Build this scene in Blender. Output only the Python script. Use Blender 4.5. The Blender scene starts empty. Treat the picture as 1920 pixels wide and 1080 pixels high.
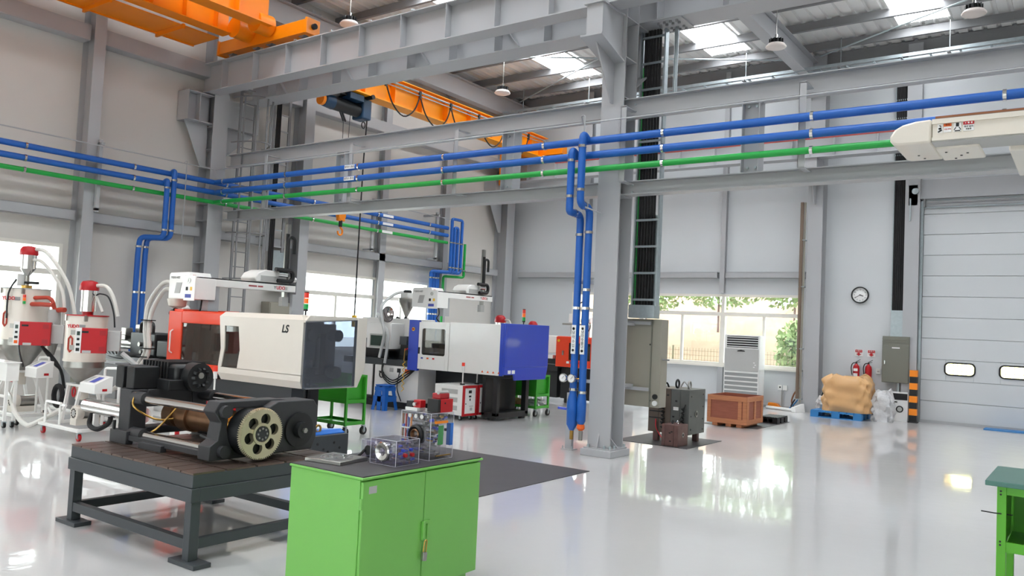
import bpy, bmesh, math, random
from math import sin, cos, pi, radians
from mathutils import Vector, Matrix

rng = random.Random(7)
SC = bpy.context.scene
COL = SC.collection

# ------------------------------------------------------------------ camera, light, exposure
cam_data = bpy.data.cameras.new('camera')
cam_data.sensor_width = 36.0
cam_data.lens = 36.0 * 1518.6 / 1920.0
cam_data.clip_end = 300
cam = bpy.data.objects.new('camera', cam_data)
COL.objects.link(cam)
_r = Vector((0.81250023, 0.58111276, 0.04638247))
_u = Vector((-0.0095316, -0.06631046, 0.99775351))
_w = Vector((-0.58288295, 0.81111706, 0.04833833))
M4 = Matrix(((_r.x, _u.x, -_w.x, 0), (_r.y, _u.y, -_w.y, 0), (_r.z, _u.z, -_w.z, 1.65), (0, 0, 0, 1)))
cam.matrix_world = M4
SC.camera = cam

world = bpy.data.worlds.new('daylight')
SC.world = world
world.use_nodes = True
_bg = world.node_tree.nodes['Background']
_bg.inputs[0].default_value = (0.93, 0.97, 1.0, 1)
_bg.inputs[1].default_value = 5.0
SKYLIGHT = 10.0

SC.view_settings.view_transform = 'Standard'
SC.view_settings.look = 'None'
SC.view_settings.exposure = 0.7
SC.view_settings.gamma = 1.0
SC.view_settings.use_curve_mapping = False
cy = SC.cycles
cy.use_denoising = True
cy.max_bounces = 9
cy.diffuse_bounces = 7
cy.glossy_bounces = 4
cy.transmission_bounces = 6
cy.transparent_max_bounces = 12
cy.sample_clamp_indirect = 6.0
cy.caustics_reflective = False
cy.caustics_refractive = False

def portal(x, y, z, sx, sy, rot):
    l = bpy.data.lights.new('daylight_portal', 'AREA')
    l.shape = 'RECTANGLE'; l.size = sx; l.size_y = sy
    l.cycles.is_portal = True
    o = bpy.data.objects.new('daylight_portal', l)
    o.location = (x, y, z); o.rotation_euler = rot
    COL.objects.link(o)

# ------------------------------------------------------------------ materials
def s2l(c):
    c = c / 255.0
    return c / 12.92 if c <= 0.04045 else ((c + 0.055) / 1.055) ** 2.4

def rgb(r, g, b):
    return (s2l(r), s2l(g), s2l(b), 1.0)

def mat(name, c, rough=0.5, metal=0.0, var=0.06, scale=6.0, bump=0.0, spec=0.5, coat=0.0, emit=0.0, bscale=None):
    m = bpy.data.materials.new(name)
    m.use_nodes = True
    nt = m.node_tree
    b = nt.nodes['Principled BSDF']
    col = rgb(*c)
    b.inputs['Roughness'].default_value = rough
    b.inputs['Metallic'].default_value = metal
    b.inputs['Specular IOR Level'].default_value = spec
    b.inputs['Coat Weight'].default_value = coat
    b.inputs['Coat Roughness'].default_value = 0.06
    if emit > 0:
        b.inputs['Emission Color'].default_value = col
        b.inputs['Emission Strength'].default_value = emit
    if var > 0 or bump > 0:
        tc = nt.nodes.new('ShaderNodeTexCoord')
        nz = nt.nodes.new('ShaderNodeTexNoise')
        nz.inputs['Scale'].default_value = scale
        nz.inputs['Detail'].default_value = 4.0
        nt.links.new(tc.outputs['Object'], nz.inputs['Vector'])
        if var > 0:
            mx = nt.nodes.new('ShaderNodeMix')
            mx.data_type = 'RGBA'
            mx.inputs['A'].default_value = tuple(max(0, x * (1 - var)) for x in col[:3]) + (1,)
            mx.inputs['B'].default_value = tuple(min(1, x * (1 + var)) for x in col[:3]) + (1,)
            nt.links.new(nz.outputs['Fac'], mx.inputs['Factor'])
            nt.links.new(mx.outputs['Result'], b.inputs['Base Color'])
        else:
            b.inputs['Base Color'].default_value = col
        if bump > 0:
            bp = nt.nodes.new('ShaderNodeBump')
            bp.inputs['Strength'].default_value = bump
            bp.inputs['Distance'].default_value = 0.02
            src = nz
            if bscale:
                src = nt.nodes.new('ShaderNodeTexNoise')
                src.inputs['Scale'].default_value = bscale
                nt.links.new(tc.outputs['Object'], src.inputs['Vector'])
            nt.links.new(src.outputs['Fac'], bp.inputs['Height'])
            nt.links.new(bp.outputs['Normal'], b.inputs['Normal'])
    else:
        b.inputs['Base Color'].default_value = col
    return m

def glass(name, tint, alpha, rough=0.02, refl=1.0):
    """thin sheet: mostly see-through, tinted, with a fresnel reflection"""
    m = bpy.data.materials.new(name)
    m.use_nodes = True
    nt = m.node_tree
    nt.nodes.clear()
    out = nt.nodes.new('ShaderNodeOutputMaterial')
    tr = nt.nodes.new('ShaderNodeBsdfTransparent')
    tr.inputs[0].default_value = rgb(*tint)
    df = nt.nodes.new('ShaderNodeBsdfDiffuse')
    df.inputs[0].default_value = rgb(*tint)
    gl = nt.nodes.new('ShaderNodeBsdfGlossy')
    gl.inputs['Roughness'].default_value = rough
    fr = nt.nodes.new('ShaderNodeFresnel')
    ge = nt.nodes.new('ShaderNodeNewGeometry')
    io = nt.nodes.new('ShaderNodeMath'); io.operation = 'MULTIPLY_ADD'
    io.inputs[1].default_value = 1 / 1.45 - 1.45; io.inputs[2].default_value = 1.45
    nt.links.new(ge.outputs['Backfacing'], io.inputs[0]); nt.links.new(io.outputs[0], fr.inputs['IOR'])
    mul = nt.nodes.new('ShaderNodeMath'); mul.operation = 'MULTIPLY'
    mul.inputs[1].default_value = refl
    m1 = nt.nodes.new('ShaderNodeMixShader')
    m1.inputs[0].default_value = alpha
    m2 = nt.nodes.new('ShaderNodeMixShader')
    L = nt.links.new
    L(tr.outputs[0], m1.inputs[1]); L(df.outputs[0], m1.inputs[2])
    L(fr.outputs[0], mul.inputs[0]); L(mul.outputs[0], m2.inputs[0])
    L(m1.outputs[0], m2.inputs[1]); L(gl.outputs[0], m2.inputs[2])
    L(m2.outputs[0], out.inputs[0])
    return m

def floor_mat():
    m = mat('epoxy_floor', (198, 197, 197), 0.3, var=0.02, scale=0.5, spec=0.5, coat=0.8)
    nt = m.node_tree
    b = nt.nodes['Principled BSDF']
    b.inputs['Coat Roughness'].default_value = 0.05
    b.inputs['Coat IOR'].default_value = 1.6
    tc = nt.nodes.new('ShaderNodeTexCoord')
    nz = nt.nodes.new('ShaderNodeTexNoise')
    nz.inputs['Scale'].default_value = 5.0
    nz.inputs['Detail'].default_value = 3.0
    bp = nt.nodes.new('ShaderNodeBump')
    bp.inputs['Strength'].default_value = 0.1
    bp.inputs['Distance'].default_value = 0.01
    L = nt.links.new
    L(tc.outputs['Object'], nz.inputs['Vector'])
    L(nz.outputs['Fac'], bp.inputs['Height'])
    L(bp.outputs['Normal'], b.inputs['Coat Normal'])
    # scuffs
    sc = nt.nodes.new('ShaderNodeTexNoise')
    sc.inputs['Scale'].default_value = 2.3; sc.inputs['Detail'].default_value = 8.0
    L(tc.outputs['Object'], sc.inputs['Vector'])
    rp = nt.nodes.new('ShaderNodeMapRange')
    rp.inputs['From Min'].default_value = 0.35; rp.inputs['From Max'].default_value = 0.7
    rp.inputs['To Min'].default_value = 0.3; rp.inputs['To Max'].default_value = 0.36
    L(sc.outputs['Fac'], rp.inputs['Value'])
    L(rp.outputs['Result'], b.inputs['Roughness'])
    return m

def wood_mat(name, c):
    m = mat(name, c, 0.6, var=0.0)
    nt = m.node_tree
    b = nt.nodes['Principled BSDF']
    tc = nt.nodes.new('ShaderNodeTexCoord')
    mp = nt.nodes.new('ShaderNodeMapping')
    mp.inputs['Scale'].default_value = (2.0, 2.0, 18.0)
    nz = nt.nodes.new('ShaderNodeTexNoise')
    nz.inputs['Scale'].default_value = 3.0; nz.inputs['Detail'].default_value = 6.0
    mx = nt.nodes.new('ShaderNodeMix'); mx.data_type = 'RGBA'
    col = rgb(*c)
    mx.inputs['A'].default_value = tuple(x * 0.7 for x in col[:3]) + (1,)
    mx.inputs['B'].default_value = tuple(min(1, x * 1.2) for x in col[:3]) + (1,)
    L = nt.links.new
    L(tc.outputs['Object'], mp.inputs['Vector']); L(mp.outputs['Vector'], nz.inputs['Vector'])
    L(nz.outputs['Fac'], mx.inputs['Factor']); L(mx.outputs['Result'], b.inputs['Base Color'])
    return m

MT = dict(
    floor=floor_mat(),
    wall=mat('wall_panel', (208, 204, 199), 0.55, var=0.02, scale=1.2),
    wall_cool=mat('wall_panel_cool', (203, 206, 209), 0.5, var=0.02, scale=1.2),
    steel=mat('painted_grey_steel', (172, 173, 176), 0.42, var=0.03, scale=1.5),
    steel_dk=mat('roof_grey_steel', (132, 132, 134), 0.5, var=0.04),
    roof=mat('roof_sheet', (236, 236, 234), 0.45, var=0.05, scale=2.0),
    galv=mat('galvanised_steel', (176, 186, 190), 0.38, 0.75, var=0.15, scale=22.0),
    frame=mat('white_window_frame', (226, 222, 214), 0.4, var=0.02),
    blue_pipe=mat('blue_pipe_wrap', (26, 94, 180), 0.4, var=0.06, scale=9, bump=0.15, bscale=14),
    green_pipe=mat('green_pipe_paint', (24, 160, 66), 0.35, var=0.05),
    chrome=mat('chrome', (215, 214, 212), 0.16, 1.0, var=0.03),
    steel_bare=mat('bare_steel', (165, 163, 158), 0.3, 0.9, var=0.1, scale=14),
    white=mat('white_paint', (238, 237, 234), 0.32, var=0.02, coat=0.3),
    white_warm=mat('warm_white_paint', (226, 219, 208), 0.35, var=0.02, coat=0.2),
    white_pla=mat('white_plastic', (228, 228, 226), 0.4, var=0.02),
    grey_pla=mat('grey_plastic', (178, 178, 176), 0.45, var=0.03),
    black=mat('black_paint', (26, 27, 29), 0.42, var=0.15),
    black_pla=mat('black_plastic', (20, 20, 22), 0.5, var=0.1),
    rubber=mat('black_rubber', (30, 28, 30), 0.75, var=0.15, bump=0.1, scale=30),
    mat_rub=mat('black_floor_mat', (62, 60, 62), 0.5, var=0.2, scale=3.0, bump=0.08),
    char=mat('charcoal_paint', (62, 66, 70), 0.42, var=0.08, scale=4),
    char2=mat('dark_cast_iron', (54, 54, 57), 0.5, var=0.15, scale=8, bump=0.05),
    orange_m=mat('machine_orange', (234, 66, 28), 0.36, var=0.03, coat=0.05),
    crane_o=mat('crane_orange', (240, 136, 8), 0.35, var=0.04),
    crane_y=mat('crane_yellow', (250, 158, 10), 0.35, var=0.04),
    blue_m=mat('machine_blue', (34, 66, 186), 0.3, var=0.03, coat=0.3),
    red=mat('red_paint', (182, 14, 26), 0.4, var=0.04, coat=0.0),
    red_dk=mat('deep_red_paint', (160, 20, 30), 0.38, var=0.05),
    red_hose=mat('red_silicone_hose', (176, 62, 44), 0.5, var=0.1),
    yellow=mat('yellow_paint', (240, 190, 30), 0.4, var=0.04),
    hazard=mat('hazard_orange', (248, 140, 10), 0.4, var=0.05),
    green_cab=mat('light_green_paint', (116, 186, 84), 0.36, var=0.03, coat=0.2),
    green_tr=mat('trolley_green_paint', (58, 160, 44), 0.35, var=0.04, coat=0.2),
    green_bn=mat('bench_green_paint', (88, 170, 40), 0.38, var=0.04),
    green_top=mat('bench_green_top', (74, 118, 108), 0.4, var=0.04),
    blue_pla=mat('blue_plastic', (24, 100, 190), 0.38, var=0.05),
    blue_pal=mat('blue_pallet_plastic', (46, 124, 186), 0.5, var=0.08),
    blue_steel=mat('blue_painted_steel', (36, 110, 200), 0.4, var=0.06),
    brass=mat('brass', (190, 150, 80), 0.3, 0.9, var=0.08),
    bronze=mat('oily_bronze_steel', (138, 104, 78), 0.3, 0.8, var=0.3, scale=9),
    gold=mat('ball_screw_gold', (200, 160, 90), 0.22, 1.0, var=0.15, scale=20),
    gear=mat('machined_gear_steel', (206, 198, 168), 0.32, 0.85, var=0.08, scale=10),
    slab=mat('machined_brown_slab', (112, 94, 86), 0.3, 0.6, var=0.35, scale=5),
    mould=mat('mould_steel_brown', (96, 84, 76), 0.42, 0.45, var=0.25, scale=5),
    mould_g=mat('mould_steel_grey', (98, 100, 98), 0.45, 0.35, var=0.15, scale=6),
    rust=mat('rusty_steel', (112, 84, 80), 0.5, 0.35, var=0.3, scale=12),
    taupe=mat('taupe_cabinet', (150, 146, 134), 0.45, var=0.03),
    taupe_dk=mat('olive_grey_cabinet', (116, 116, 106), 0.45, var=0.03),
    wood=wood_mat('crate_pine', (196, 128, 88)),
    ply=wood_mat('crate_ply', (160, 92, 70)),
    bag=mat('tan_poly_bag', (214, 168, 116), 0.36, var=0.12, scale=5, bump=0.3, bscale=9),
    clear_bag=mat('cloudy_poly_bag', (206, 206, 208), 0.25, var=0.15, scale=14, bump=0.5, bscale=26),
    cloth=mat('white_sack', (214, 212, 210), 0.6, var=0.1, scale=12, bump=0.4, bscale=20),
    grille=mat('fine_grey_grille', (150, 152, 152), 0.55, var=0.1, scale=60),
    paper=mat('white_label', (236, 236, 236), 0.5, var=0.0),
    ink=mat('black_ink', (24, 24, 26), 0.6, var=0.0),
    salmon=mat('faded_red_bar', (214, 96, 92), 0.5, var=0.05),
    ink_red=mat('red_ink', (200, 30, 46), 0.5, var=0.0),
    ink_org=mat('orange_ink', (236, 100, 24), 0.5, var=0.0),
    ink_blue=mat('blue_ink', (70, 80, 170), 0.5, var=0.0),
    screen=mat('dark_lcd', (46, 66, 58), 0.15, var=0.1),
    hose=mat('clear_white_hose', (214, 212, 206), 0.35, var=0.05),
    hose_g=mat('grey_hose', (186, 188, 188), 0.4, var=0.05),
    lamp_white=mat('lamp_dome', (232, 222, 216), 0.5, var=0.02),
    tl_red=mat('signal_red', (210, 50, 34), 0.3, var=0.0, emit=0.15),
    tl_org=mat('signal_orange', (240, 110, 30), 0.3, var=0.0, emit=0.15),
    tl_grn=mat('signal_green', (20, 150, 70), 0.3, var=0.0, emit=0.1),
    mirror=mat('mirror_face', (196, 188, 188), 0.05, 0.9, var=0.0),
    copper=mat('copper_conductor', (150, 100, 72), 0.4, 0.6, var=0.1),
    brown=mat('brown_pipe_wrap', (116, 98, 84), 0.5, var=0.08),
    soil=mat('pale_soil_bank', (158, 130, 106), 0.8, var=0.25, scale=2.0),
    ground=mat('pale_concrete_yard', (200, 196, 186), 0.8, var=0.08),
    leaf=mat('leaf_green', (140, 160, 104), 0.6, var=0.3, scale=3.0),
    fence=mat('fence_wire_green', (120, 110, 84), 0.5, var=0.1),
    glass=glass('window_glass', (246, 250, 248), 0.03),
    smoke=glass('smoked_panel', (172, 178, 190), 0.12, refl=1.3),
    dark_glass=glass('dark_window_panel', (168, 160, 150), 0.06, refl=1.6),
    glass_y=glass('yellowed_view_pane', (252, 250, 208), 0.05),
    hoist_b=mat('dark_hoist_blue', (28, 62, 92), 0.35, var=0.1),
    acrylic=glass('clear_acrylic', (246, 246, 248), 0.03, refl=1.5),
    acrylic_v=glass('violet_tinted_acrylic', (236, 234, 244), 0.04, refl=1.5),
    edge=mat('acrylic_edge_highlight', (222, 222, 232), 0.15, var=0.0),  # pale colour standing in for the bright highlights on acrylic edges
)
_sk = bpy.data.materials.new('skylight_sheet')
_sk.use_nodes = True
_p = _sk.node_tree.nodes['Principled BSDF']
_p.inputs['Base Color'].default_value = (0.8, 0.82, 0.85, 1)
_p.inputs['Emission Color'].default_value = (0.93, 0.97, 1.0, 1)
_p.inputs['Emission Strength'].default_value = SKYLIGHT
MT['skylight'] = _sk

# ------------------------------------------------------------------ geometry collector (world coordinates)
class G:
    def __init__(s):
        s.v = []; s.f = []; s.m = []; s.mi = 0
    def _add(s, vs, fs):
        o = len(s.v)
        s.v += [tuple(p) for p in vs]
        for f in fs:
            s.f.append(tuple(i + o for i in f)); s.m.append(s.mi)
        return s
    def use(s, i):
        s.mi = i; return s
    def box(s, x0, x1, y0, y1, z0, z1):
        if x0 > x1: x0, x1 = x1, x0
        if y0 > y1: y0, y1 = y1, y0
        if z0 > z1: z0, z1 = z1, z0
        return s._add([(x0, y0, z0), (x1, y0, z0), (x1, y1, z0), (x0, y1, z0), (x0, y0, z1), (x1, y0, z1), (x1, y1, z1), (x0, y1, z1)],
                      [(0, 3, 2, 1), (4, 5, 6, 7), (0, 1, 5, 4), (1, 2, 6, 5), (2, 3, 7, 6), (3, 0, 4, 7)])
    def hexa(s, p):
        return s._add(p, [(0, 3, 2, 1), (4, 5, 6, 7), (0, 1, 5, 4), (1, 2, 6, 5), (2, 3, 7, 6), (3, 0, 4, 7)])
    def prism(s, poly, ax, a, b):
        n = len(poly)
        def P(q, t):
            return {'x': (t, q[0], q[1]), 'y': (q[0], t, q[1]), 'z': (q[0], q[1], t)}[ax]
        vs = [P(q, a) for q in poly] + [P(q, b) for q in poly]
        fs = [tuple(range(n))[::-1], tuple(range(n, 2 * n))]
        fs += [(i, (i + 1) % n, n + (i + 1) % n, n + i) for i in range(n)]
        return s._add(vs, fs)
    def bar(s, p0, p1, w, h=None, up=(0, 0, 1)):
        """rectangular bar between two points"""
        h = h or w
        p0 = Vector(p0); p1 = Vector(p1); d = (p1 - p0).normalized()
        u = Vector(up)
        if abs(d.dot(u)) > 0.95: u = Vector((1, 0, 0))
        a = d.cross(u).normalized() * (w / 2); b = a.cross(d).normalized() * (h / 2)
        return s.hexa([p0 - a - b, p0 + a - b, p0 + a + b, p0 - a + b, p1 - a - b, p1 + a - b, p1 + a + b, p1 - a + b])
    def cyl(s, p0, p1, r0, r1=None, n=16, caps=True):
        r1 = r0 if r1 is None else r1
        p0 = Vector(p0); p1 = Vector(p1); d = (p1 - p0).normalized()
        u = Vector((0, 0, 1)) if abs(d.z) < 0.9 else Vector((1, 0, 0))
        a = d.cross(u).normalized(); b = d.cross(a)
        vs = [p0 + (a * cos(2 * pi * i / n) + b * sin(2 * pi * i / n)) * r0 for i in range(n)]
        vs += [p1 + (a * cos(2 * pi * i / n) + b * sin(2 * pi * i / n)) * r1 for i in range(n)]
        fs = [(i, (i + 1) % n, n + (i + 1) % n, n + i) for i in range(n)]
        if caps: fs += [tuple(range(n))[::-1], tuple(range(n, 2 * n))]
        return s._add(vs, fs)
    def lathe(s, c, prof, n=24, ax='z'):
        """prof: list of (radius, height) along axis from c"""
        vs = []; fs = []
        for r, h in prof:
            for i in range(n):
                t = 2 * pi * i / n
                x, y = r * cos(t), r * sin(t)
                q = {'z': (x, y, h), 'y': (x, h, y), 'x': (h, x, y)}[ax]
                vs.append((c[0] + q[0], c[1] + q[1], c[2] + q[2]))
        k = len(prof)
        for j in range(k - 1):
            for i in range(n):
                fs.append((j * n + i, j * n + (i + 1) % n, (j + 1) * n + (i + 1) % n, (j + 1) * n + i))
        fs.append(tuple(range(n))[::-1]); fs.append(tuple(range((k - 1) * n, k * n)))
        return s._add(vs, fs)
    def tube(s, pts, r, n=8, smooth=0):
        pts = [Vector(p) for p in pts]
        if smooth: pts = catmull(pts, smooth)
        k = len(pts)
        d0 = (pts[1] - pts[0]).normalized()
        u = Vector((0, 0, 1)) if abs(d0.z) < 0.9 else Vector((1, 0, 0))
        a = d0.cross(u).normalized()
        vs = []
        for i, p in enumerate(pts):
            if i == 0: d = d0
            elif i == k - 1: d = (pts[-1] - pts[-2]).normalized()
            else: d = ((pts[i + 1] - p).normalized() + (p - pts[i - 1]).normalized()).normalized()
            a = (a - d * a.dot(d)).normalized()
            b = d.cross(a)
            sc = 1.0
            if 0 < i < k - 1:
                c = max(0.35, (pts[i + 1] - p).normalized().dot(d)); sc = min(1.6, 1 / c)
            for j in range(n):
                t = 2 * pi * j / n
                vs.append(p + (a * cos(t) + b * sin(t)) * r * (1 if sc < 1.15 else sc))
        fs = []
        for i in range(k - 1):
            for j in range(n):
                fs.append((i * n + j, i * n + (j + 1) % n, (i + 1) * n + (j + 1) % n, (i + 1) * n + j))
        fs.append(tuple(range(n))[::-1]); fs.append(tuple(range((k - 1) * n, k * n)))
        return s._add(vs, fs)
    def disc_ring(s, c, r0, r1, ax, t, n=24):
        return s.lathe(c, [(r0, 0), (r1, 0), (r1, t), (r0, t), (r0, 0.0001)], n, ax)
    def ibeam(s, ax, a, b, c1, c2, w, h, tf=0.016, tw=0.012, flat=False):
        """I section along ax; c1,c2 centre in the other axes; flanges normal to 2nd axis (or 1st when flat)"""
        def bx(d1a, d1b, d2a, d2b):
            if ax == 'x': s.box(a, b, c1 + d1a, c1 + d1b, c2 + d2a, c2 + d2b)
            elif ax == 'y': s.box(c1 + d1a, c1 + d1b, a, b, c2 + d2a, c2 + d2b)
            else: s.box(c1 + d1a, c1 + d1b, c2 + d2a, c2 + d2b, a, b)
        if not flat:
            bx(-w / 2, w / 2, h / 2 - tf, h / 2); bx(-w / 2, w / 2, -h / 2, -h / 2 + tf); bx(-tw / 2, tw / 2, -h / 2 + tf, h / 2 - tf)
        else:
            bx(h / 2 - tf, h / 2, -w / 2, w / 2); bx(-h / 2, -h / 2 + tf, -w / 2, w / 2); bx(-h / 2 + tf, h / 2 - tf, -tw / 2, tw / 2)
        return s
    def build(s, name, m, parent=None, bevel=0.0, **tags):
        me = bpy.data.meshes.new(name)
        org = Vector((0, 0, 0))
        if parent is not None:
            org = world_loc(parent)
        elif s.v:
            xs = [p[0] for p in s.v]; ys = [p[1] for p in s.v]; zs = [p[2] for p in s.v]
            org = Vector(((min(xs) + max(xs)) / 2, (min(ys) + max(ys)) / 2, min(zs)))
        me.from_pydata([(p[0] - org.x, p[1] - org.y, p[2] - org.z) for p in s.v], [], s.f)
        ms = m if isinstance(m, (list, tuple)) else [m]
        for k in ms: me.materials.append(MT[k] if isinstance(k, str) else k)
        if len(ms) > 1: me.polygons.foreach_set('material_index', s.m)
        me.polygons.foreach_set('use_smooth', [True] * len(s.f))
        me.set_sharp_from_angle(angle=radians(32))
        bm = bmesh.new(); bm.from_mesh(me)
        bmesh.ops.recalc_face_normals(bm, faces=bm.faces)
        bm.to_mesh(me); bm.free()
        me.update()
        o = bpy.data.objects.new(name, me)
        COL.objects.link(o)
        if parent is not None: o.parent = parent
        else: o.location = org
        if bevel > 0:
            md = o.modifiers.new('bevel', 'BEVEL')
            md.width = bevel; md.segments = 2; md.limit_method = 'ANGLE'; md.angle_limit = radians(40)
        for k, v in tags.items():
            if v: o[k] = v
        return o

def world_loc(o):
    p = Vector(o.location)
    while o.parent is not None:
        o = o.parent; p = p + Vector(o.location)
    return p

def catmull(pts, sub):
    out = []
    n = len(pts)
    for i in range(n - 1):
        p0 = pts[max(0, i - 1)]; p1 = pts[i]; p2 = pts[i + 1]; p3 = pts[min(n - 1, i + 2)]
        for k in range(sub):
            t = k / sub
            out.append(0.5 * ((2 * p1) + (p2 - p0) * t + (2 * p0 - 5 * p1 + 4 * p2 - p3) * t * t + (3 * p1 - p0 - 3 * p2 + p3) * t ** 3))
    out.append(pts[-1])
    return out

def fillet(pts, r, k=5):
    """round the corners of a polyline"""
    pts = [Vector(p) for p in pts]
    out = [pts[0]]
    for i in range(1, len(pts) - 1):
        a = (pts[i - 1] - pts[i]); b = (pts[i + 1] - pts[i])
        rr = min(r, a.length * 0.49, b.length * 0.49)
        a.normalize(); b.normalize()
        pa = pts[i] + a * rr; pb = pts[i] + b * rr
        for j in range(k + 1):
            t = j / k
            out.append(pa * (1 - t) ** 2 + pts[i] * 2 * t * (1 - t) + pb * t * t)
    out.append(pts[-1])
    return out

def thing(name, label, cat, loc, group=None, kind=None):
    o = bpy.data.objects.new(name, None)
    o.empty_display_size = 0.1
    o.location = loc
    COL.objects.link(o)
    o['label'] = label; o['category'] = cat
    if group: o['group'] = group
    if kind: o['kind'] = kind
    return o

def tag(o, label, cat, group=None, kind=None):
    o['label'] = label; o['category'] = cat
    if group: o['group'] = group
    if kind: o['kind'] = kind
    return o

def struct(o):
    o['kind'] = 'structure'; return o

def kids(o):
    return [c for c in bpy.data.objects if c.parent == o]

def dup(root, loc, label=None, group=None):
    r = root.copy(); COL.objects.link(r); r.location = loc
    if label: r['label'] = label
    if group: r['group'] = group
    for ch in kids(root):
        c = ch.copy(); COL.objects.link(c); c.parent = r
        for g in kids(ch):
            d = g.copy(); COL.objects.link(d); d.parent = c
    return r

TEXTS = []
def text(name, s, m, parent, loc, size, rot=(pi / 2, 0, 0), align='CENTER', shear=0.0, ext=0.001, bold=0.0, sx=1.0):
    cu = bpy.data.curves.new(name, 'FONT')
    cu.body = s; cu.size = size; cu.align_x = align; cu.align_y = 'CENTER'
    cu.extrude = ext; cu.shear = shear; cu.offset = bold
    cu.resolution_u = 3
    cu.materials.append(MT[m])
    o = bpy.data.objects.new(name, cu)
    COL.objects.link(o)
    if parent is not None:
        o.parent = parent
        o.location = Vector(loc) - world_loc(parent)
    else: o.location = loc
    o.rotation_euler = rot
    o.scale = (sx, 1, 1)
    TEXTS.append(o)
    return o

RX = (pi / 2, 0, 0)              # text on a face looking towards -Y
RE = (pi / 2, 0, pi / 2)         # text on a face looking towards +X
# ------------------------------------------------------------------ room shell
XL, YB = -14.4, 19.75
XR, YF = 7.0, -7.0

def zroof(y):
    return 8.52 + 0.02 * (YB - y)

g = G().box(XL - 0.2, XR + 0.2, YF - 0.2, YB + 0.2, -0.2, 0.0)
struct(g.build('floor', 'floor'))

def holed(g, ax, t0, t1, a0, a1, z0, z1, holes):
    """wall slab with rectangular openings (a0,a1,z0,z1)"""
    xs = sorted({a0, a1, *[h[0] for h in holes], *[h[1] for h in holes]})
    zs = sorted({z0, z1, *[h[2] for h in holes], *[h[3] for h in holes]})
    for i in range(len(xs) - 1):
        run = None
        for j in range(len(zs) - 1):
            cx, cz = (xs[i] + xs[i + 1]) / 2, (zs[j] + zs[j + 1]) / 2
            inside = any(h[0] < cx < h[1] and h[2] < cz < h[3] for h in holes)
            if not inside:
                if run is None: run = [zs[j], zs[j + 1]]
                else: run[1] = zs[j + 1]
            if inside or j == len(zs) - 2:
                if run:
                    if ax == 'x': g.box(t0, t1, xs[i], xs[i + 1], run[0], run[1])
                    else: g.box(xs[i], xs[i + 1], t0, t1, run[0], run[1])
                run = None

WIN_L = [(2.4, 6.75, 0.95, 2.72), (12.0, 16.2, 0.95, 2.72)]
WIN_B = [(-12.05, -5.63, 0.95, 2.73)]
DOOR = (-3.06, 2.1, 0.0, 4.68)
WIN_R = []
WIN_F_UNSEEN = [(-13.5, -8.0, 0.95, 2.73), (-7.0, -1.5, 0.95, 2.73), (-0.5, 5.0, 0.95, 2.73)]  # unseen windows behind the camera, added to light surfaces facing the viewer
g = G(); holed(g, 'x', XL - 0.15, XL, YF, YB, 0, 9.3, WIN_L)
wl = struct(g.build('wall_left', 'wall'))
g = G(); holed(g, 'y', YB, YB + 0.15, XL - 0.15, XR + 0.15, 0, 9.3, WIN_B + [DOOR])
wb = struct(g.build('wall_back', 'wall_cool'))
g = G(); holed(g, 'x', XR, XR + 0.15, YF, YB, 0, 9.3, WIN_R)
struct(g.build('wall_right', 'wall'))
g = G(); holed(g, 'y', YF - 0.15, YF, XL - 0.15, XR + 0.15, 0, 9.3, WIN_F_UNSEEN)
struct(g.build('wall_front', 'wall'))

# ------------------------------------------------------------------ windows
def window(n, ax, plane, hole, mains, subs, trans=2.23):
    a0, a1, z0, z1 = hole
    g = G()
    def bx(g, p, q, zz0, zz1, d0=-0.03, d1=0.09):
        if ax == 'x': g.box(plane - d1 * OUT, plane - d0 * OUT, p, q, zz0, zz1)
        else: g.box(p, q, plane + d0 * OUT, plane + d1 * OUT, zz0, zz1)
    OUT = {('x', XL): 1, ('x', XR): -1, ('y', YB): 1, ('y', YF): -1}[(ax, plane)]
    f = 0.06
    bx(g, a0, a1, z1 - f, z1); bx(g, a0, a1, z0, z0 + f); bx(g, a0, a0 + f, z0 + f, z1 - f); bx(g, a1 - f, a1, z0 + f, z1 - f)
    bx(g, a0 + f, a1 - f, trans - 0.045, trans + 0.045)
    w = struct(g.build('window_%d' % n, 'frame'))
    cols = [a0 + f] + list(mains) + [a1 - f]
    for mm in mains:
        h = G(); bx(h, mm - 0.06, mm + 0.06, z0 + f, trans - 0.045); bx(h, mm - 0.04, mm + 0.04, trans + 0.045, z1 - f)
        h.build('mullion', 'frame', w)
    for ss in subs:
        h = G(); bx(h, ss - 0.03, ss + 0.03, z0 + f, trans - 0.045, 0.0, 0.07)
        h.build('sash', 'frame', w)
    h = G(); bx(h, a0 - 0.05, a1 + 0.05, z0 - 0.05, z0, -0.1, 0.0)
    h.build('window_sill', 'frame', w)
    for i in range(len(cols) - 1):
        for (q0, q1) in ((z0 + f, trans - 0.045), (trans + 0.045, z1 - f)):
            h = G(); bx(h, cols[i], cols[i + 1], q0, q1, 0.04, 0.046)
            h.build('pane', 'glass', w)
    c = (a0 + a1) / 2; zc = (z0 + z1) / 2
    if ax == 'x': portal(plane - OUT * 0.12, c, zc, z1 - z0, a1 - a0, (0, -pi / 2 * OUT, 0))
    else: portal(c, plane + OUT * 0.12, zc, a1 - a0, z1 - z0, (-pi / 2 * OUT, 0, 0))
    return w

window(1, 'x', XL, WIN_L[0], [4.6], [3.5, 5.65])
window(2, 'x', XL, WIN_L[1], [14.25], [13.0, 15.2])
window(3, 'y', YB, WIN_B[0], [-9.85, -7.59], [-10.9, -8.69, -6.55])
for k, h in enumerate(WIN_R): window(4 + k, 'x', XR, h, [(h[0] + h[1]) / 2], [])
for k, h in enumerate(WIN_F_UNSEEN): window(4 + k, 'y', YF, h, [(h[0] + h[1]) / 2], [])

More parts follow.
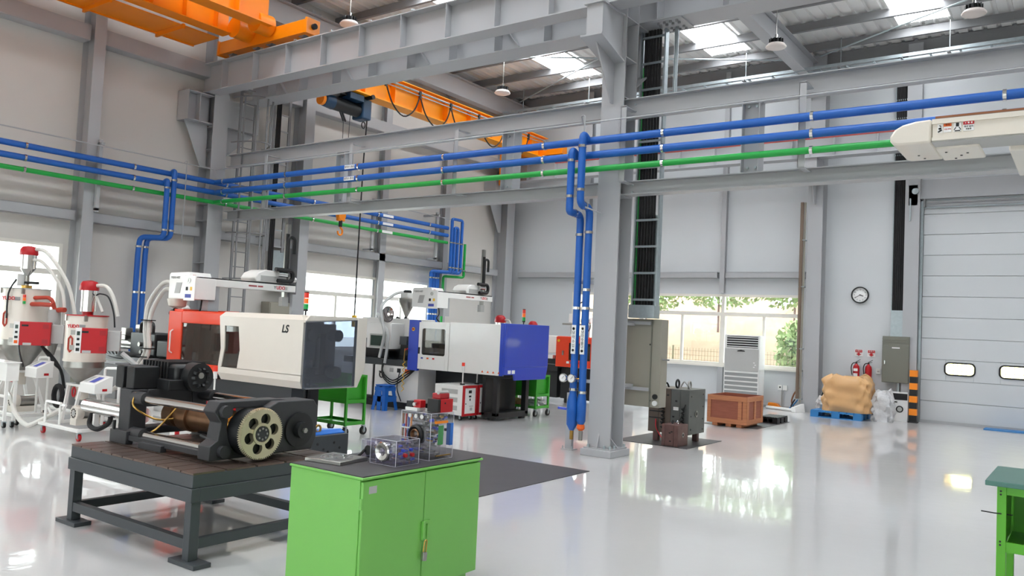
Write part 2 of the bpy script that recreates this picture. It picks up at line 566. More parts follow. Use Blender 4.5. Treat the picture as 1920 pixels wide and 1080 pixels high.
# ------------------------------------------------------------------ sectional door with oval view windows
dr = struct(thing('door_1', 'pale blue-grey sectional overhead door with two rows of rounded windows', 'door', ((DOOR[0] + DOOR[1]) / 2, YB, 0)))
del dr['category']
ph = 0.455
k = 0
z = 0.02
def rrect(cx, cz, w, h, r, n=5):
    out = []
    for (sx, sz, a0) in ((1, 1, 0), (-1, 1, 90), (-1, -1, 180), (1, -1, 270)):
        for i in range(n + 1):
            a = radians(a0 + 90 * i / n)
            out.append((cx + sx * (w / 2 - r) + r * cos(a), cz + sz * (h / 2 - r) + r * sin(a)))
    return out
while z < DOOR[3] - 0.05:
    z1 = min(z + ph - 0.008, DOOR[3])
    g = G()
    if k == 2:
        ws = [(-2.59 + 1.02 * i, -2.02 + 1.02 * i) for i in range(5)]
        holed(g, 'y', YB + 0.02, YB + 0.06, DOOR[0], DOOR[1], z, z1, [(a + 0.02, b - 0.02, 1.07, 1.31) for a, b in ws if b < DOOR[1]])
        p = g.build('door_panel', 'wall_cool', dr, bevel=0.006)
        for a, b in ws:
            if b > DOOR[1]: continue
            h = G(); cx = (a + b) / 2
            o_, i_ = rrect(cx, 1.19, b - a + 0.03, 0.29, 0.1), rrect(cx, 1.19, b - a - 0.03, 0.23, 0.08)
            n = len(o_)
            vs = [(x, YB + 0.005, zz) for x, zz in o_] + [(x, YB + 0.005, zz) for x, zz in i_] + [(x, YB + 0.03, zz) for x, zz in o_] + [(x, YB + 0.03, zz) for x, zz in i_]
            fs = []
            for i in range(n):
                j = (i + 1) % n
                fs += [(i, j, n + j, n + i), (2 * n + i, 3 * n + i, 3 * n + j, 2 * n + j), (i, 2 * n + i, 2 * n + j, j), (n + i, n + j, 3 * n + j, 3 * n + i)]
            h._add(vs, fs); h.build('window_gasket', 'rubber', p)
            h = G(); h.prism(i_, 'y', YB + 0.035, YB + 0.04); h.build('pane', 'glass_y', p)
    else:
        g.box(DOOR[0], DOOR[1], YB + 0.02, YB + 0.06, z, z1)
        g.box(DOOR[0], DOOR[1], YB + 0.05, YB + 0.062, z - 0.012, z1 + 0.012)
        g.build('door_panel', 'wall_cool', dr, bevel=0.006)
    z += ph; k += 1
g = G(); g.box(-3.12, -3.06, YB - 0.06, YB + 0.05, 0, 4.86); g.box(-3.06, 2.1, YB - 0.04, YB + 0.06, 4.70, 4.72); g.box(-3.06, 2.1, YB - 0.02, YB, 4.86, 4.88)
g.build('door_track', 'galv', dr)
g = G(); g.box(-3.14, 2.2, YB - 0.1, YB - 0.003, 4.9, 5.32)
g.build('door_lintel', 'steel', dr)
g = G(); g.box(-3.06, -3.02, YB - 0.09, YB - 0.003, 4.72, 4.9); g.cyl((-3.0, YB - 0.08, 4.79), (2.1, YB - 0.08, 4.79), 0.02, n=8)
g.build('door_shaft', 'steel_dk', dr)
g = G(); g.box(-3.34, -3.16, YB - 0.2, YB - 0.12, 4.75, 5.2); g.cyl((-3.2, YB - 0.28, 5.05), (-3.2, YB - 0.16, 5.05), 0.07, n=12); g.bar((-3.3, YB - 0.22, 4.4), (-3.3, YB - 0.22, 4.9), 0.03)
g.build('door_hoist', 'galv', dr)

# ------------------------------------------------------------------ roof: ribbed sheet, translucent sheets, purlins, rafters
SKX = [-11.2, -7.15, -2.95, 1.2]
SKY_ROWS = [(-5.4, -2.4), (0.6, 3.4), (5.6, 8.4), (10.7, 13.2), (15.1, 18.6)]
def ribbed(g, xa, xb, ya, yb):
    per = 0.27
    i0 = math.floor(xa / per); xs = []
    k = i0
    while k * per < xb:
        b = k * per
        for dx, dz in ((0.0, 0), (0.17, 0), (0.195, 0.05), (0.245, 0.05)):
            x = b + dx
            if xa < x < xb: xs.append((x, dz))
        k += 1
    xs = [(xa, 0)] + xs + [(xb, 0)]
    vs = []
    for x, dz in xs:
        vs.append((x, ya, zroof(ya) + dz)); vs.append((x, yb, zroof(yb) + dz))
    g._add(vs, [(2 * i, 2 * i + 2, 2 * i + 3, 2 * i + 1) for i in range(len(xs) - 1)])
g = G()
ys = [YF - 0.15] + [v for r in SKY_ROWS for v in r] + [YB + 0.15]
for i in range(len(ys) - 1):
    if i % 2 == 0: ribbed(g, XL - 0.15, XR + 0.15, ys[i], ys[i + 1])
    else:
        x = XL - 0.15
        for c in SKX:
            ribbed(g, x, c - 0.5, ys[i], ys[i + 1]); x = c + 0.5
        ribbed(g, x, XR + 0.15, ys[i], ys[i + 1])
ceil = struct(g.build('ceiling', 'roof'))
for (ya, yb) in SKY_ROWS:
    for c in SKX:
        g = G()
        vs = [(c - 0.5, ya, zroof(ya) - 0.005), (c + 0.5, ya, zroof(ya) - 0.005), (c + 0.5, yb, zroof(yb) - 0.005), (c - 0.5, yb, zroof(yb) - 0.005)]
        vs += [(x, y, z + 0.05) for x, y, z in vs]
        g.hexa(vs)
        g.build('skylight_sheet', 'skylight', ceil)
        g = G()
        for sx in (-0.52, 0.49): g.box(c + sx, c + sx + 0.03, ya, yb, zroof(yb) - 0.04, zroof(yb) + 0.005)
        g.build('skylight_edge', 'roof', ceil)
y = YB - 0.9
while y > YF:
    g = G(); zc = zroof(y) - 0.13
    g.box(XL, XR, y - 0.006, y + 0.006, zc - 0.1, zc + 0.1); g.box(XL, XR, y, y + 0.07, zc + 0.09, zc + 0.1); g.box(XL, XR, y - 0.07, y, zc - 0.1, zc - 0.09)
    g.build('purlin', 'steel_dk', ceil)
    y -= 1.27
for x in (-13.9, -5.45, 2.6):
    g = G(); z1 = 8.25
    for ya, yb in ((YF, 9.45), (9.9, YB - 0.05)):
        g.ibeam('y', ya, yb, x, z1 - 0.25, 0.24, 0.5)
    g.build('rafter', 'steel', ceil)
    for ys_ in (YB - 0.05,):
        g = G(); g.prism([(ys_, z1 - 0.5), (ys_, z1 - 1.1), (ys_ - 1.0, z1 - 0.5)], 'x', x - 0.008, x + 0.008)
        g.build('haunch', 'steel', ceil)
for (xa, xb) in ((-13.9, -5.45), (-5.45, 2.6)):
    for (ya, yb) in ((10.4, 14.4), (14.4, 18.9)):
        for f in (0, 1):
            g = G(); zz = 8.2
            p = (xa + 0.3, ya if f else yb, zz); q = (xb - 0.3, yb if f else ya, zz)
            g.cyl(p, q, 0.018, n=6); g.build('brace_rod', 'galv', ceil)
g = G(); g.box(XL, XR, YB - 0.08, YB - 0.001, 8.2, 8.5); g.build('eaves_trim', 'steel_dk', ceil)

# ------------------------------------------------------------------ steel on the left wall
def wall_column(x_face, x_wall, yc, w, top, label, nm='column', tf=0.016):
    g = G()
    g.box(x_face - tf, x_face, yc - w / 2, yc + w / 2, 0, top)
    g.box(x_wall, x_wall + tf, yc - w / 2, yc + w / 2, 0, top)
    g.box(x_wall + tf, x_face - tf, yc - 0.006, yc + 0.006, 0, top)
    o = struct(g.build(nm, 'steel')); o['label'] = label
    return o
wall_column(-14.0, XL, 6.95, 0.2, 8.4, 'grey steel column on the left wall beside the left window')
cc = wall_column(-14.0, XL, 9.4, 0.33, 8.4, 'grey steel corner column carrying the left end of the crane girder')
g = G()
for zz in (2.2, 2.62, 3.45, 3.78, 4.5, 4.85, 5.3): 
    g.box(XL + 0.016, -14.016, 9.24, 9.394, zz, zz + 0.012)
g.build('stiffener_plate', 'steel', cc)
g = G()   # near corbel, towards -Y
g.box(-14.38, -14.02, 8.7, 9.23, 5.88, 5.9); g.box(-14.38, -14.02, 8.7, 9.23, 5.33, 5.35); g.box(-14.21, -14.19, 8.7, 9.23, 5.35, 5.88); g.box(-14.36, -14.04, 8.95, 8.965, 5.35, 5.88); g.box(-14.38, -14.02, 8.69, 8.7, 5.33, 5.9)
g.build('corbel', 'steel', cc)
g = G(); g.prism([(8.72, 5.35), (9.23, 5.35), (9.23, 4.5), (9.12, 4.5)], 'x', -14.2, -14.18); g.build('gusset', 'steel', cc)
g = G(); g.box(-14.38, -14.02, 9.57, 10.3, 5.35, 5.9); g.prism([(10.3, 5.35), (9.57, 5.35), (9.57, 4.7)], 'x', -14.2, -14.18); g.build('corbel', 'steel', cc)
wall_column(-14.0, XL, 11.62, 0.25, 8.4, 'grey steel wall column behind the blue hoist')
wall_column(-14.2, XL, 14.25, 0.2, 8.4, 'thin grey wall post above the middle of the far left window')
wall_column(-14.2, XL, 16.62, 0.2, 8.4, 'thin grey wall post behind the cluster of blue risers')
ck = wall_column(-13.95, XL, 19.2, 0.36, 8.4, 'grey steel column in the far corner of the hall with a haunch')
g = G(); g.prism([(18.4, 5.3), (19.02, 5.3), (19.02, 4.4), (18.9, 4.4)], 'x', -14.2, -14.18); g.box(-14.38, -13.97, 18.4, 19.02, 5.3, 5.85); g.build('corbel', 'steel', ck)

def girt(y0, y1, z0, z1, label, d=0.2):
    g = G(); x = XL + d
    g.box(x - 0.006, x, y0, y1, z0, z1); g.box(XL + 0.001, x, y0, y1, z1 - 0.006, z1); g.box(XL + 0.001, x, y0, y1, z0, z0 + 0.006)
    o = struct(g.build('girt', 'steel')); o['label'] = label
for (a, b, t) in ((2.0, 6.83, 'above the left window'), (7.07, 9.22, 'behind the blue drop pipes'), (9.6, 11.48, 'behind the ladder'), (11.76, 16.5, 'above the far left window'), (16.74, 19.0, 'in the far corner')):
    girt(a, b, 3.13, 3.31, 'grey horizontal wall rail ' + t)
for (a, b, t) in ((1.0, 6.84, 'high on the left wall at the picture edge'), (7.06, 9.22, 'high on the left wall under the orange crane'), (9.6, 11.48, 'high on the wall behind the ladder'), (11.76, 19.0, 'high on the wall behind the blue hoist')):
    g = G(); g.ibeam('y', a, b, XL + 0.16, 6.4, 0.26, 0.24, 0.012, 0.01, flat=True); g.box(XL + 0.01, XL + 0.27, a, b, 6.26, 6.28)
    o = struct(g.build('beam', 'steel')); o['label'] = 'grey strut beam ' + t
# back wall rails and posts
for (a, b, t) in ((-13.9, -11.75, 'left of the windows'), (-11.5, -7.72, 'above the windows behind the main column'), (-7.5, -5.55, 'above the air conditioner window')):
    g = G(); g.box(a, b, YB - 0.16, YB - 0.154, 3.13, 3.28); g.box(a, b, YB - 0.16, YB - 0.001, 3.274, 3.28); g.box(a, b, YB - 0.16, YB - 0.001, 3.13, 3.136)
    o = struct(g.build('girt', 'steel')); o['label'] = 'grey horizontal rail on the back wall ' + t
def back_post(xc, w, d, label, z0=0.0, top=8.4):
    g = G(); g.box(xc - w / 2, xc + w / 2, YB - d, YB - d + 0.014, z0, top); g.box(xc - 0.006, xc + 0.006, YB - d + 0.014, YB - 0.014, z0, top); g.box(xc - w / 2, xc + w / 2, YB - 0.014, YB - 0.001, z0, top)
    o = struct(g.build('column', 'steel')); o['label'] = label
    return o
back_post(-11.62, 0.22, 0.2, 'slim grey post on the back wall behind the blue drop pipes', 2.76)
back_post(-7.6, 0.12, 0.14, 'slim grey post on the back wall above the air conditioner', 2.76)
back_post(-9.85, 0.1, 0.1, 'grey post under the back windows behind the steel mould', 0, 0.9)
back_post(-7.59, 0.14, 0.1, 'grey post under the back windows behind the air conditioner', 0, 0.9)
o = back_post(-5.3, 0.34, 0.36, 'grey steel column on the back wall beside the tan bag')
g = G(); g.prism([(YB - 0.95, 5.9), (YB - 0.37, 5.9), (YB - 0.37, 4.85), (YB - 0.5, 4.85)], 'x', -5.31, -5.29); g.box(-5.46, -5.14, YB - 0.95, YB - 0.37, 5.3, 5.84); g.build('corbel', 'steel', o)
back_post(-3.26, 0.3, 0.2, 'grey steel column on the back wall beside the overhead door')
g = G(); g.box(-14.0, XR, YB - 0.02, YB - 0.001, 0, 0.06); struct(g.build('baseboard_back', 'steel'))

# ------------------------------------------------------------------ main column with corbels and base
mc = struct(thing('column', 'main grey steel column standing on a concrete plinth in mid hall', 'column', (-5.3, 9.68, 0)))
g = G(); tf = 0.016
x0, x1, y0, y1 = -5.47, -5.13, 9.5, 9.86
g.box(x0, x1, y0, y0 + tf, 0.11, 8.6); g.box(x0, x1, y1 - tf, y1, 0.11, 8.6); g.box(-5.306, -5.294, y0 + tf, y1 - tf, 0.11, 8.6)
g.build('shaft', 'steel', mc)
g = G()
for zz in (3.48, 3.68, 4.56, 4.8, 5.35, 5.9, 6.3): 
    g.box(-5.294, x1 - 0.004, y0 + tf, y1 - tf, zz, zz + 0.014); g.box(x0 + 0.004, -5.306, y0 + tf, y1 - tf, zz, zz + 0.014)
g.build('stiffener_plate', 'steel', mc)
g = G(); g.box(-5.53, -5.07, 9.42, 9.95, 0, 0.09); g.build('plinth', 'steel', mc, bevel=0.006)
g = G(); g.box(-5.5, -5.1, 9.45, 9.92, 0.09, 0.11); g.build('base_plate', 'steel', mc)
g = G()
g.prism([(9.44, 0.11), (9.5, 0.11), (9.5, 0.3)], 'x', -5.31, -5.29); g.prism([(-5.1, 0.11), (-5.29, 0.11), (-5.29, 0.3)], 'y', 9.67, 9.69)
g.build('gusset', 'steel', mc)
for (a, b) in ((-5.12, 9.48), (-5.12, 9.6), (-5.12, 9.88), (-5.44, 9.47), (-5.2, 9.47)):
    g = G(); g.cyl((a, b, 0.11), (a, b, 0.15), 0.016, n=6); g.build('anchor_bolt', 'galv', mc)
# near corbel (boxed bracket with a sloping underside and a tapering gusset)
g = G()
g.prism([(8.95, 5.92), (9.5, 5.92), (9.5, 5.3), (8.95, 5.48)], 'x', -5.42, -5.405); g.prism([(8.95, 5.92), (9.5, 5.92), (9.5, 5.3), (8.95, 5.48)], 'x', -5.195, -5.18)
g.box(-5.42, -5.18, 8.94, 8.955, 5.48, 5.92); g.box(-5.45, -5.15, 8.9, 9.5, 5.905, 5.925)
g.hexa([(-5.46, 8.86, 5.46), (-5.14, 8.86, 5.46), (-5.14, 9.5, 5.27), (-5.46, 9.5, 5.27), (-5.46, 8.86, 5.485), (-5.14, 8.86, 5.485), (-5.14, 9.5, 5.295), (-5.46, 9.5, 5.295)])
g.build('corbel', 'steel', mc)
g = G(); g.prism([(8.98, 5.45), (9.5, 5.28), (9.5, 4.72), (9.44, 4.72)], 'x', -5.31, -5.29); g.build('gusset', 'steel', mc)
g = G()
g.box(-5.45, -5.15, 9.86, 10.5, 5.905, 5.925); g.prism([(9.86, 5.9), (10.45, 5.9), (10.45, 5.45), (9.86, 5.0)], 'x', -5.31, -5.29); g.box(-5.45, -5.15, 10.44, 10.455, 5.45, 5.9)
g.hexa([(-5.45, 9.86, 5.0), (-5.15, 9.86, 5.0), (-5.15, 10.45, 5.43), (-5.45, 10.45, 5.43), (-5.45, 9.86, 5.02), (-5.15, 9.86, 5.02), (-5.15, 10.45, 5.45), (-5.45, 10.45, 5.45)])
g.build('corbel', 'steel', mc)

# ------------------------------------------------------------------ crane runway girders
def girder(label, yc, w, z0, z1, x0, x1, step=0.93, bolts=False, face=-1):
    r = struct(thing('girder', label, 'girder', ((x0 + x1) / 2, yc, z0)))
    g = G(); g.ibeam('x', x0, x1, yc, (z0 + z1) / 2, w, z1 - z0, 0.018, 0.014); g.build('beam', 'steel', r)
    x = x0 + 0.75
    while x < x1 - 0.2:
        if abs(x + 5.3) > 0.3:
            g = G(); g.box(x - 0.006, x + 0.006, yc - w / 2 + 0.01, yc - 0.007, z0 + 0.018, z1 - 0.018); g.box(x - 0.006, x + 0.006, yc + 0.007, yc + w / 2 - 0.01, z0 + 0.018, z1 - 0.018)
            g.build('web_stiffener', 'steel', r)
        x += step
    g = G(); g.box(x0 + 0.3, x1, yc - 0.025, yc + 0.025, z1, z1 + 0.03); g.box(x0 + 0.3, x1, yc - 0.012, yc + 0.012, z1 + 0.03, z1 + 0.06); g.build('crane_rail', 'steel_dk', r)
    x = x0 + 1.0
    while x < x1:
        g = G(); g.box(x - 0.02, x + 0.02, yc - w / 2 - 0.012, yc - w / 2 + 0.03, z1 - 0.005, z1 + 0.025); g.build('rail_clip', 'galv', r)
        x += 0.93
    if bolts:
        for bx_ in (-5.3,):
            for s in (-1, 1):
                for i in range(4):
                    for dy in (-0.16, -0.08, 0.08, 0.16):
                        g = G(); xx = bx_ + s * (0.42 + 0.09 * i); g.cyl((xx, yc + dy, z0 - 0.05), (xx, yc + dy, z0 + 0.02), 0.02, n=6); g.build('bolt', 'steel_dk', r)
            for s in (-1, 1):
                g = G(); g.box(bx_ + s * 0.36, bx_ + s * 0.78, yc - 0.21, yc + 0.21, z0 - 0.022, z0); g.build('splice_plate', 'steel', r)
    return r
girder('deep grey crane girder nearest the viewer along the column row', 9.19, 0.3, 5.93, 6.5, -14.3, XR)
girder('deep grey crane girder on the far side of the column row', 10.1, 0.44, 5.93, 6.5, -14.0, XR, bolts=True)
girder('deep grey crane girder along the back wall', 18.9, 0.3, 5.83, 6.45, -13.9, XR)
# knee braces between near and far girder
x = -13.2
while x < -6:
    g = G(); g.bar((x, 10.05, 6.42), (x + 0.32, 10.05, 6.02), 0.07, 0.012); g.bar((x + 0.1, 9.36, 6.2), (x + 0.1, 9.86, 6.2), 0.06)
    o = struct(g.build('brace', 'steel')); o['label'] = 'short grey bracing between the two parallel crane girders'; o['group'] = 'girder bracing'
    x += 1.86

# ------------------------------------------------------------------ tie beams, hanging posts
def tie(label, z0, z1, xa, xb):
    g = G(); g.ibeam('x', xa, xb, 9.68, (z0 + z1) / 2, 0.2, z1 - z0, 0.012, 0.01)
    o = struct(g.build('tie_beam', 'steel')); o['label'] = label
    return o
tb = [tie('grey upper tie beam left of the main column', 4.56, 4.8, -14.0, -5.31), tie('grey upper tie beam right of the main column', 4.55, 4.79, -5.29, XR),
      tie('grey lower tie beam left of the main column', 3.5, 3.68, -14.0, -5.31), tie('grey lower tie beam right of the main column', 3.49, 3.67, -5.29, XR)]
for t, side in zip(tb, (1, -1, 1, -1)):
    zc = 4.68 if t in tb[:2] else 3.58
    for zz in (zc - 0.05, zc + 0.05):
        g = G(); xx = -5.3 - side * 0.26; g.cyl((xx, 9.66, zz), (xx, 9.695, zz), 0.016, n=6); g.build('bolt', 'galv', t)
for x, t in ((-10.7, 'behind the pipe labels'), (-7.08, 'under the far crane'), (-3.42, 'right of the main column')):
    g = G(); g.ibeam('z', 3.68, 4.56, x, 9.68, 0.2, 0.22, 0.01, 0.008, flat=True)
    o = struct(g.build('hanging_post', 'steel')); o['label'] = 'short grey post between the tie beams ' + t
    for dx in (-0.05, 0.05):
        for zz in (3.74, 4.5):
            g = G(); g.cyl((x + dx, 9.655, zz), (x + dx, 9.675, zz), 0.018, n=6); g.build('bolt', 'galv', o)
# red conductor bar under the far girder line
g = G(); g.box(-6.9, XR - 0.05, 10.6, 10.63, 4.255, 4.28)
tag(g.build('conductor_bar', 'salmon'), 'thin red conductor bar running just below the blue pipes', 'rail')
# ------------------------------------------------------------------ pipe runs
def clamp(parent, c, ax, r, w=0.035):
    g = G()
    d = {'x': (w / 2, 0, 0), 'y': (0, w / 2, 0), 'z': (0, 0, w / 2)}[ax]
    g.cyl((c[0] - d[0], c[1] - d[1], c[2] - d[2]), (c[0] + d[0], c[1] + d[1], c[2] + d[2]), r, n=14)
    return g.build('pipe_clamp', 'chrome', parent)

def pipe(label, pts, r, m, clamps=(), nm='pipe', rad=0.12, n=14):
    t = thing(nm, label, 'pipe', pts[0])
    G().tube(fillet(pts, rad) if len(pts) > 2 else pts, r, n).build('pipe_run', m, t)
    for c, ax in clamps: clamp(t, c, ax, r + 0.008)
    return t

PY, PX = 9.25, -13.85
ROW = [(4.18, 0.05, 'blue_pipe', 'upper blue pipe'), (3.985, 0.05, 'blue_pipe', 'lower blue pipe'), (3.795, 0.04, 'green_pipe', 'green pipe')]
cx_row = [-13.55, -11.7, -9.86, -8.02, -6.2, -4.41, -2.59, -0.73]
for z, r, m, nm in ROW:
    p = pipe('long %s along the column row across the whole hall' % nm, [(PX, PY, z), (XR - 0.06, PY, z)], r, m, [((x, PY, z), 'x') for x in cx_row])
    if m == 'blue_pipe':
        g = G(); g.box(-10.16, -9.93, PY - r - 0.004, PY - r + 0.01, z - 0.032, z + 0.032); lb = g.build('pipe_label', 'paper', p)
        text('lettering', '냉각수 공급' if z > 4.1 else '냉각수 환수', 'ink', lb, (-10.045, PY - r - 0.005, z), 0.045)
    pipe('%s along the left wall running into the hall corner' % nm, [(PX, PY + 0.3, z), (PX, 16.25, z)], r, m, [((PX, y, z), 'y') for y in (11.7, 13.66, 15.5)])
    pipe('%s along the left wall leaving the picture on the left' % nm, [(PX, 2.0, z), (PX, PY + 0.3, z)], r, m, [((PX, y, z), 'y') for y in (4.0, 5.82, 7.62, 9.5)])
for z in (4.18, 3.985, 3.795):
    pl = [o for o in bpy.data.objects if o.name.startswith('pipe') and o.type == 'EMPTY' and abs(o.location.z - z) < 0.01 and o.location.y > 9.5]
for y in (13.75,):
    for z, r, m, nm in ROW:
        g = G(); g.box(PX + r - 0.005, PX + r + 0.004, 13.8, 14.15, z - 0.03, z + 0.03)
        tag(g.build('pipe_label', 'paper'), 'white marking label on the %s by the far left window' % nm, 'label', 'pipe markings on the left wall')
# conduit above the pipes
cd = thing('conduit', 'thin pale conduit pipe above the blue pipes', 'conduit', (PX, PY, 4.43))
G().tube([(PX, 2.0, 4.43), (PX, 9.2, 4.43)], 0.012, 6).build('conduit_run', 'steel', cd)
G().tube([(PX, 9.25, 4.43), (XR - 0.06, 9.25, 4.43)], 0.012, 6).build('conduit_run', 'steel', cd)
G().tube(fillet([(-5.6, PY, 4.43), (-5.55, PY - 0.12, 4.5), (-5.5, PY - 0.12, 4.5), (-5.5, PY - 0.12, 3.3), (-5.36, 9.46, 3.22)], 0.03), 0.01, 6).build('conduit_drop', 'steel', cd)
G().tube([(PX, 11.8, 4.43), (PX, 16.4, 4.43), (PX, 16.4, 4.3)], 0.01, 6).build('conduit_run', 'steel', cd)
G().tube(fillet([(PX + 0.06, 8.55, 4.43), (PX + 0.06, 8.6, 4.48), (PX + 0.06, 8.6, 3.1), (PX + 0.02, 8.62, 2.95)], 0.03), 0.008, 6).build('conduit_drop', 'steel', cd)
# hangers
for x, t in ((-12.4, 'near the ladder'), (-10.15, 'near the pipe labels'), (-7.86, 'under the yellow crane'), (-5.02, 'just right of the main column'), (-2.72, 'left of the white robot')):
    g = G(); g.box(x - 0.04, x + 0.04, PY + 0.06, PY + 0.066, 3.62, 4.62); g.box(x - 0.04, x - 0.034, PY + 0.06, PY + 0.12, 3.62, 4.62)
    g.box(x - 0.04, x + 0.04, PY + 0.06, 9.6, 3.615, 3.625); g.box(x - 0.04, x + 0.04, PY + 0.06, 9.6, 4.6, 4.61)
    o = struct(g.build('pipe_hanger', 'steel')); o['label'] = 'grey angle bracket holding the pipes ' + t
for y in (7.05, 13.6, 15.9):
    g = G(); g.box(XL + 0.01, PX, y - 0.03, y + 0.03, 4.45, 4.5); g.box(PX - 0.12, PX - 0.06, y - 0.03, y + 0.03, 3.3, 4.55); g.box(XL + 0.2, PX - 0.06, y - 0.03, y + 0.03, 3.32, 3.36)
    o = struct(g.build('pipe_hanger', 'steel')); o['label'] = 'grey bracket carrying pipes on the left wall'; o['group'] = 'left wall pipe brackets'
# drops at the main column
dz = thing('drop_pipe', 'blue drop pipe of the main column pair, the one nearer the column', 'pipe', (-5.56, 9.25, 0.5))
G().tube(fillet([(-5.5, PY, 4.18), (-5.5, 9.1, 4.26), (-5.5, 9.1, 3.55), (-5.5, 9.1, 3.3), (-5.56, 9.46, 3.32), (-5.56, 9.46, 3.0), (-5.56, 9.46, 0.62)], 0.13), 0.05, 14).build('pipe_run', 'blue_pipe', dz)
for c, ax in (((-5.5, 9.1, 4.08), 'z'), ((-5.5, 9.1, 3.5), 'z'), ((-5.52, 9.24, 3.31), 'y'), ((-5.56, 9.46, 2.98), 'z'), ((-5.56, 9.46, 2.2), 'z'), ((-5.56, 9.46, 1.95), 'z'), ((-5.56, 9.46, 0.82), 'z')): clamp(dz, c, ax, 0.058)
G().lathe((-5.56, 9.46, 0.38), [(0.03, 0.0), (0.06, 0.06), (0.064, 0.3), (0.05, 0.42)], 14).build('valve_wrap', 'blue_pipe', dz)
G().lathe((-5.56, 9.46, 0.34), [(0.03, -0.03), (0.055, 0.0), (0.05, 0.05), (0.02, 0.06)], 12).build('valve', 'ink_org', dz)
G().cyl((-5.56, 9.46, 0.18), (-5.56, 9.46, 0.33), 0.028, n=10).build('pipe_end', 'steel_bare', dz)
dy = thing('drop_pipe', 'blue drop pipe of the main column pair, the one farther from it', 'pipe', (-5.7, 9.25, 0.3))
G().tube(fillet([(-5.66, PY, 3.985), (-5.66, 9.1, 4.06), (-5.66, 9.1, 3.3), (-5.66, 9.1, 3.22), (-5.7, 9.46, 3.22), (-5.7, 9.46, 3.0), (-5.7, 9.46, 0.5)], 0.13), 0.05, 14).build('pipe_run', 'blue_pipe', dy)
for c, ax in (((-5.66, 9.1, 3.9), 'z'), ((-5.66, 9.1, 3.42), 'z'), ((-5.68, 9.26, 3.22), 'y'), ((-5.7, 9.46, 2.95), 'z'), ((-5.7, 9.46, 1.95), 'z'), ((-5.7, 9.46, 0.85), 'z')): clamp(dy, c, ax, 0.058)
G().lathe((-5.7, 9.46, 0.3), [(0.03, 0.0), (0.075, 0.08), (0.078, 0.38), (0.05, 0.5)], 14).build('valve_wrap', 'blue_pipe', dy)
G().tube([(-5.78, 9.44, 0.58), (-5.86, 9.42, 0.585), (-5.9, 9.42, 0.585)], 0.018, 8).build('valve_handle', 'blue_m', dy)
G().cyl((-5.7, 9.46, 0.18), (-5.7, 9.46, 0.32), 0.025, n=10).build('pipe_end', 'brass', dy)
for t, x, s in ((dz, -5.56, '●냉각수출구○'), (dy, -5.7, '○냉각수입●')):
    g = G(); g.box(x - 0.034, x + 0.034, 9.405, 9.412, 1.33, 1.72); lb = g.build('pipe_label', 'paper', t)
    for i, ch in enumerate(s):
        zz = 1.7 - (i + 0.5) * 0.35 / len(s)
        if ch in '●○':
            if ch == '●': G().cyl((x, 9.402, zz), (x, 9.405, zz), 0.018, n=14).build('dot', 'ink', lb)
            else: G().disc_ring((x, 9.405, zz), 0.012, 0.019, 'y', -0.003, 14).build('dot', 'ink', lb)
        else: text('lettering', ch, 'ink', lb, (x, 9.404, zz), 0.05)
for x, t in ((-5.815, 'left'), (-5.68, 'right')):
    g = thing('pressure_gauge', 'round pressure gauge %s of the main column' % ('left of the blue drop pipes' if t == 'left' else 'in front of the blue drop pipes'), 'gauge', (x, 9.36, 1.0), 'pressure gauges')
    G().lathe((x, 9.4, 1.0), [(0.055, 0.0), (0.06, -0.02), (0.058, -0.045), (0.048, -0.045)], 18, 'y').build('gauge_case', 'chrome', g)
    G().cyl((x, 9.356, 1.0), (x, 9.354, 1.0), 0.048, n=18).build('dial', 'paper', g)
    G().bar((x - 0.005, 9.352, 0.99), (x + 0.025, 9.352, 1.03), 0.006, 0.002).build('needle', 'ink', g)
    G().tube(fillet([(x, 9.4, 1.0), (x, 9.43, 1.0), (-5.7 if t == 'left' else -5.56, 9.43, 1.0)], 0.03), 0.009, 6).build('stem', 'brass', g)
g = G(); g.box(-5.93, -5.83, 9.68, 9.74, 0.008, 0.78); g.box(-5.97, -5.79, 9.64, 9.78, 0, 0.01); 
sp = struct(g.build('pipe_support', 'steel')); sp['label'] = 'short grey support post standing beside the blue drop pipes'
for dx in (-5.955, -5.805):
    g = G(); g.cyl((dx, 9.66, 0.0), (dx, 9.66, 0.05), 0.008, n=6); g.build('anchor_bolt', 'galv', sp)
for zz in (2.28, 0.95):
    g = G(); g.box(-5.8, -5.47, 9.5, 9.53, zz, zz + 0.045); o = struct(g.build('pipe_bracket', 'steel')); o['label'] = 'grey strut behind the blue drop pipes'; o['group'] = 'drop pipe struts'

# drops on the left wall
for (y1, z1, yj, t) in ((8.33, 4.18, 8.08, 'the farther one with the higher tap'), (8.2, 3.985, 7.94, 'the nearer one with the lower tap')):
    o = thing('drop_pipe', 'blue drop pipe on the left wall, ' + t, 'pipe', (-13.85, y1, 1.0))
    G().tube(fillet([(PX, y1, z1), (PX + 0.12, y1, z1 + 0.06), (PX + 0.12, y1, 3.6), (PX + 0.12, y1, 2.98), (-14.1, yj + 0.02, 2.98), (-14.1, yj, 2.7), (-14.1, yj, 0.9)], 0.11), 0.048, 14).build('pipe_run', 'blue_pipe', o)
    for c in ((PX + 0.12, y1, 4.05 - (4.18 - z1) * 0.8), (PX + 0.12, y1, 3.12), (-14.1, yj, 2.8), (-14.1, yj, 1.97)): clamp(o, c, 'z', 0.056)
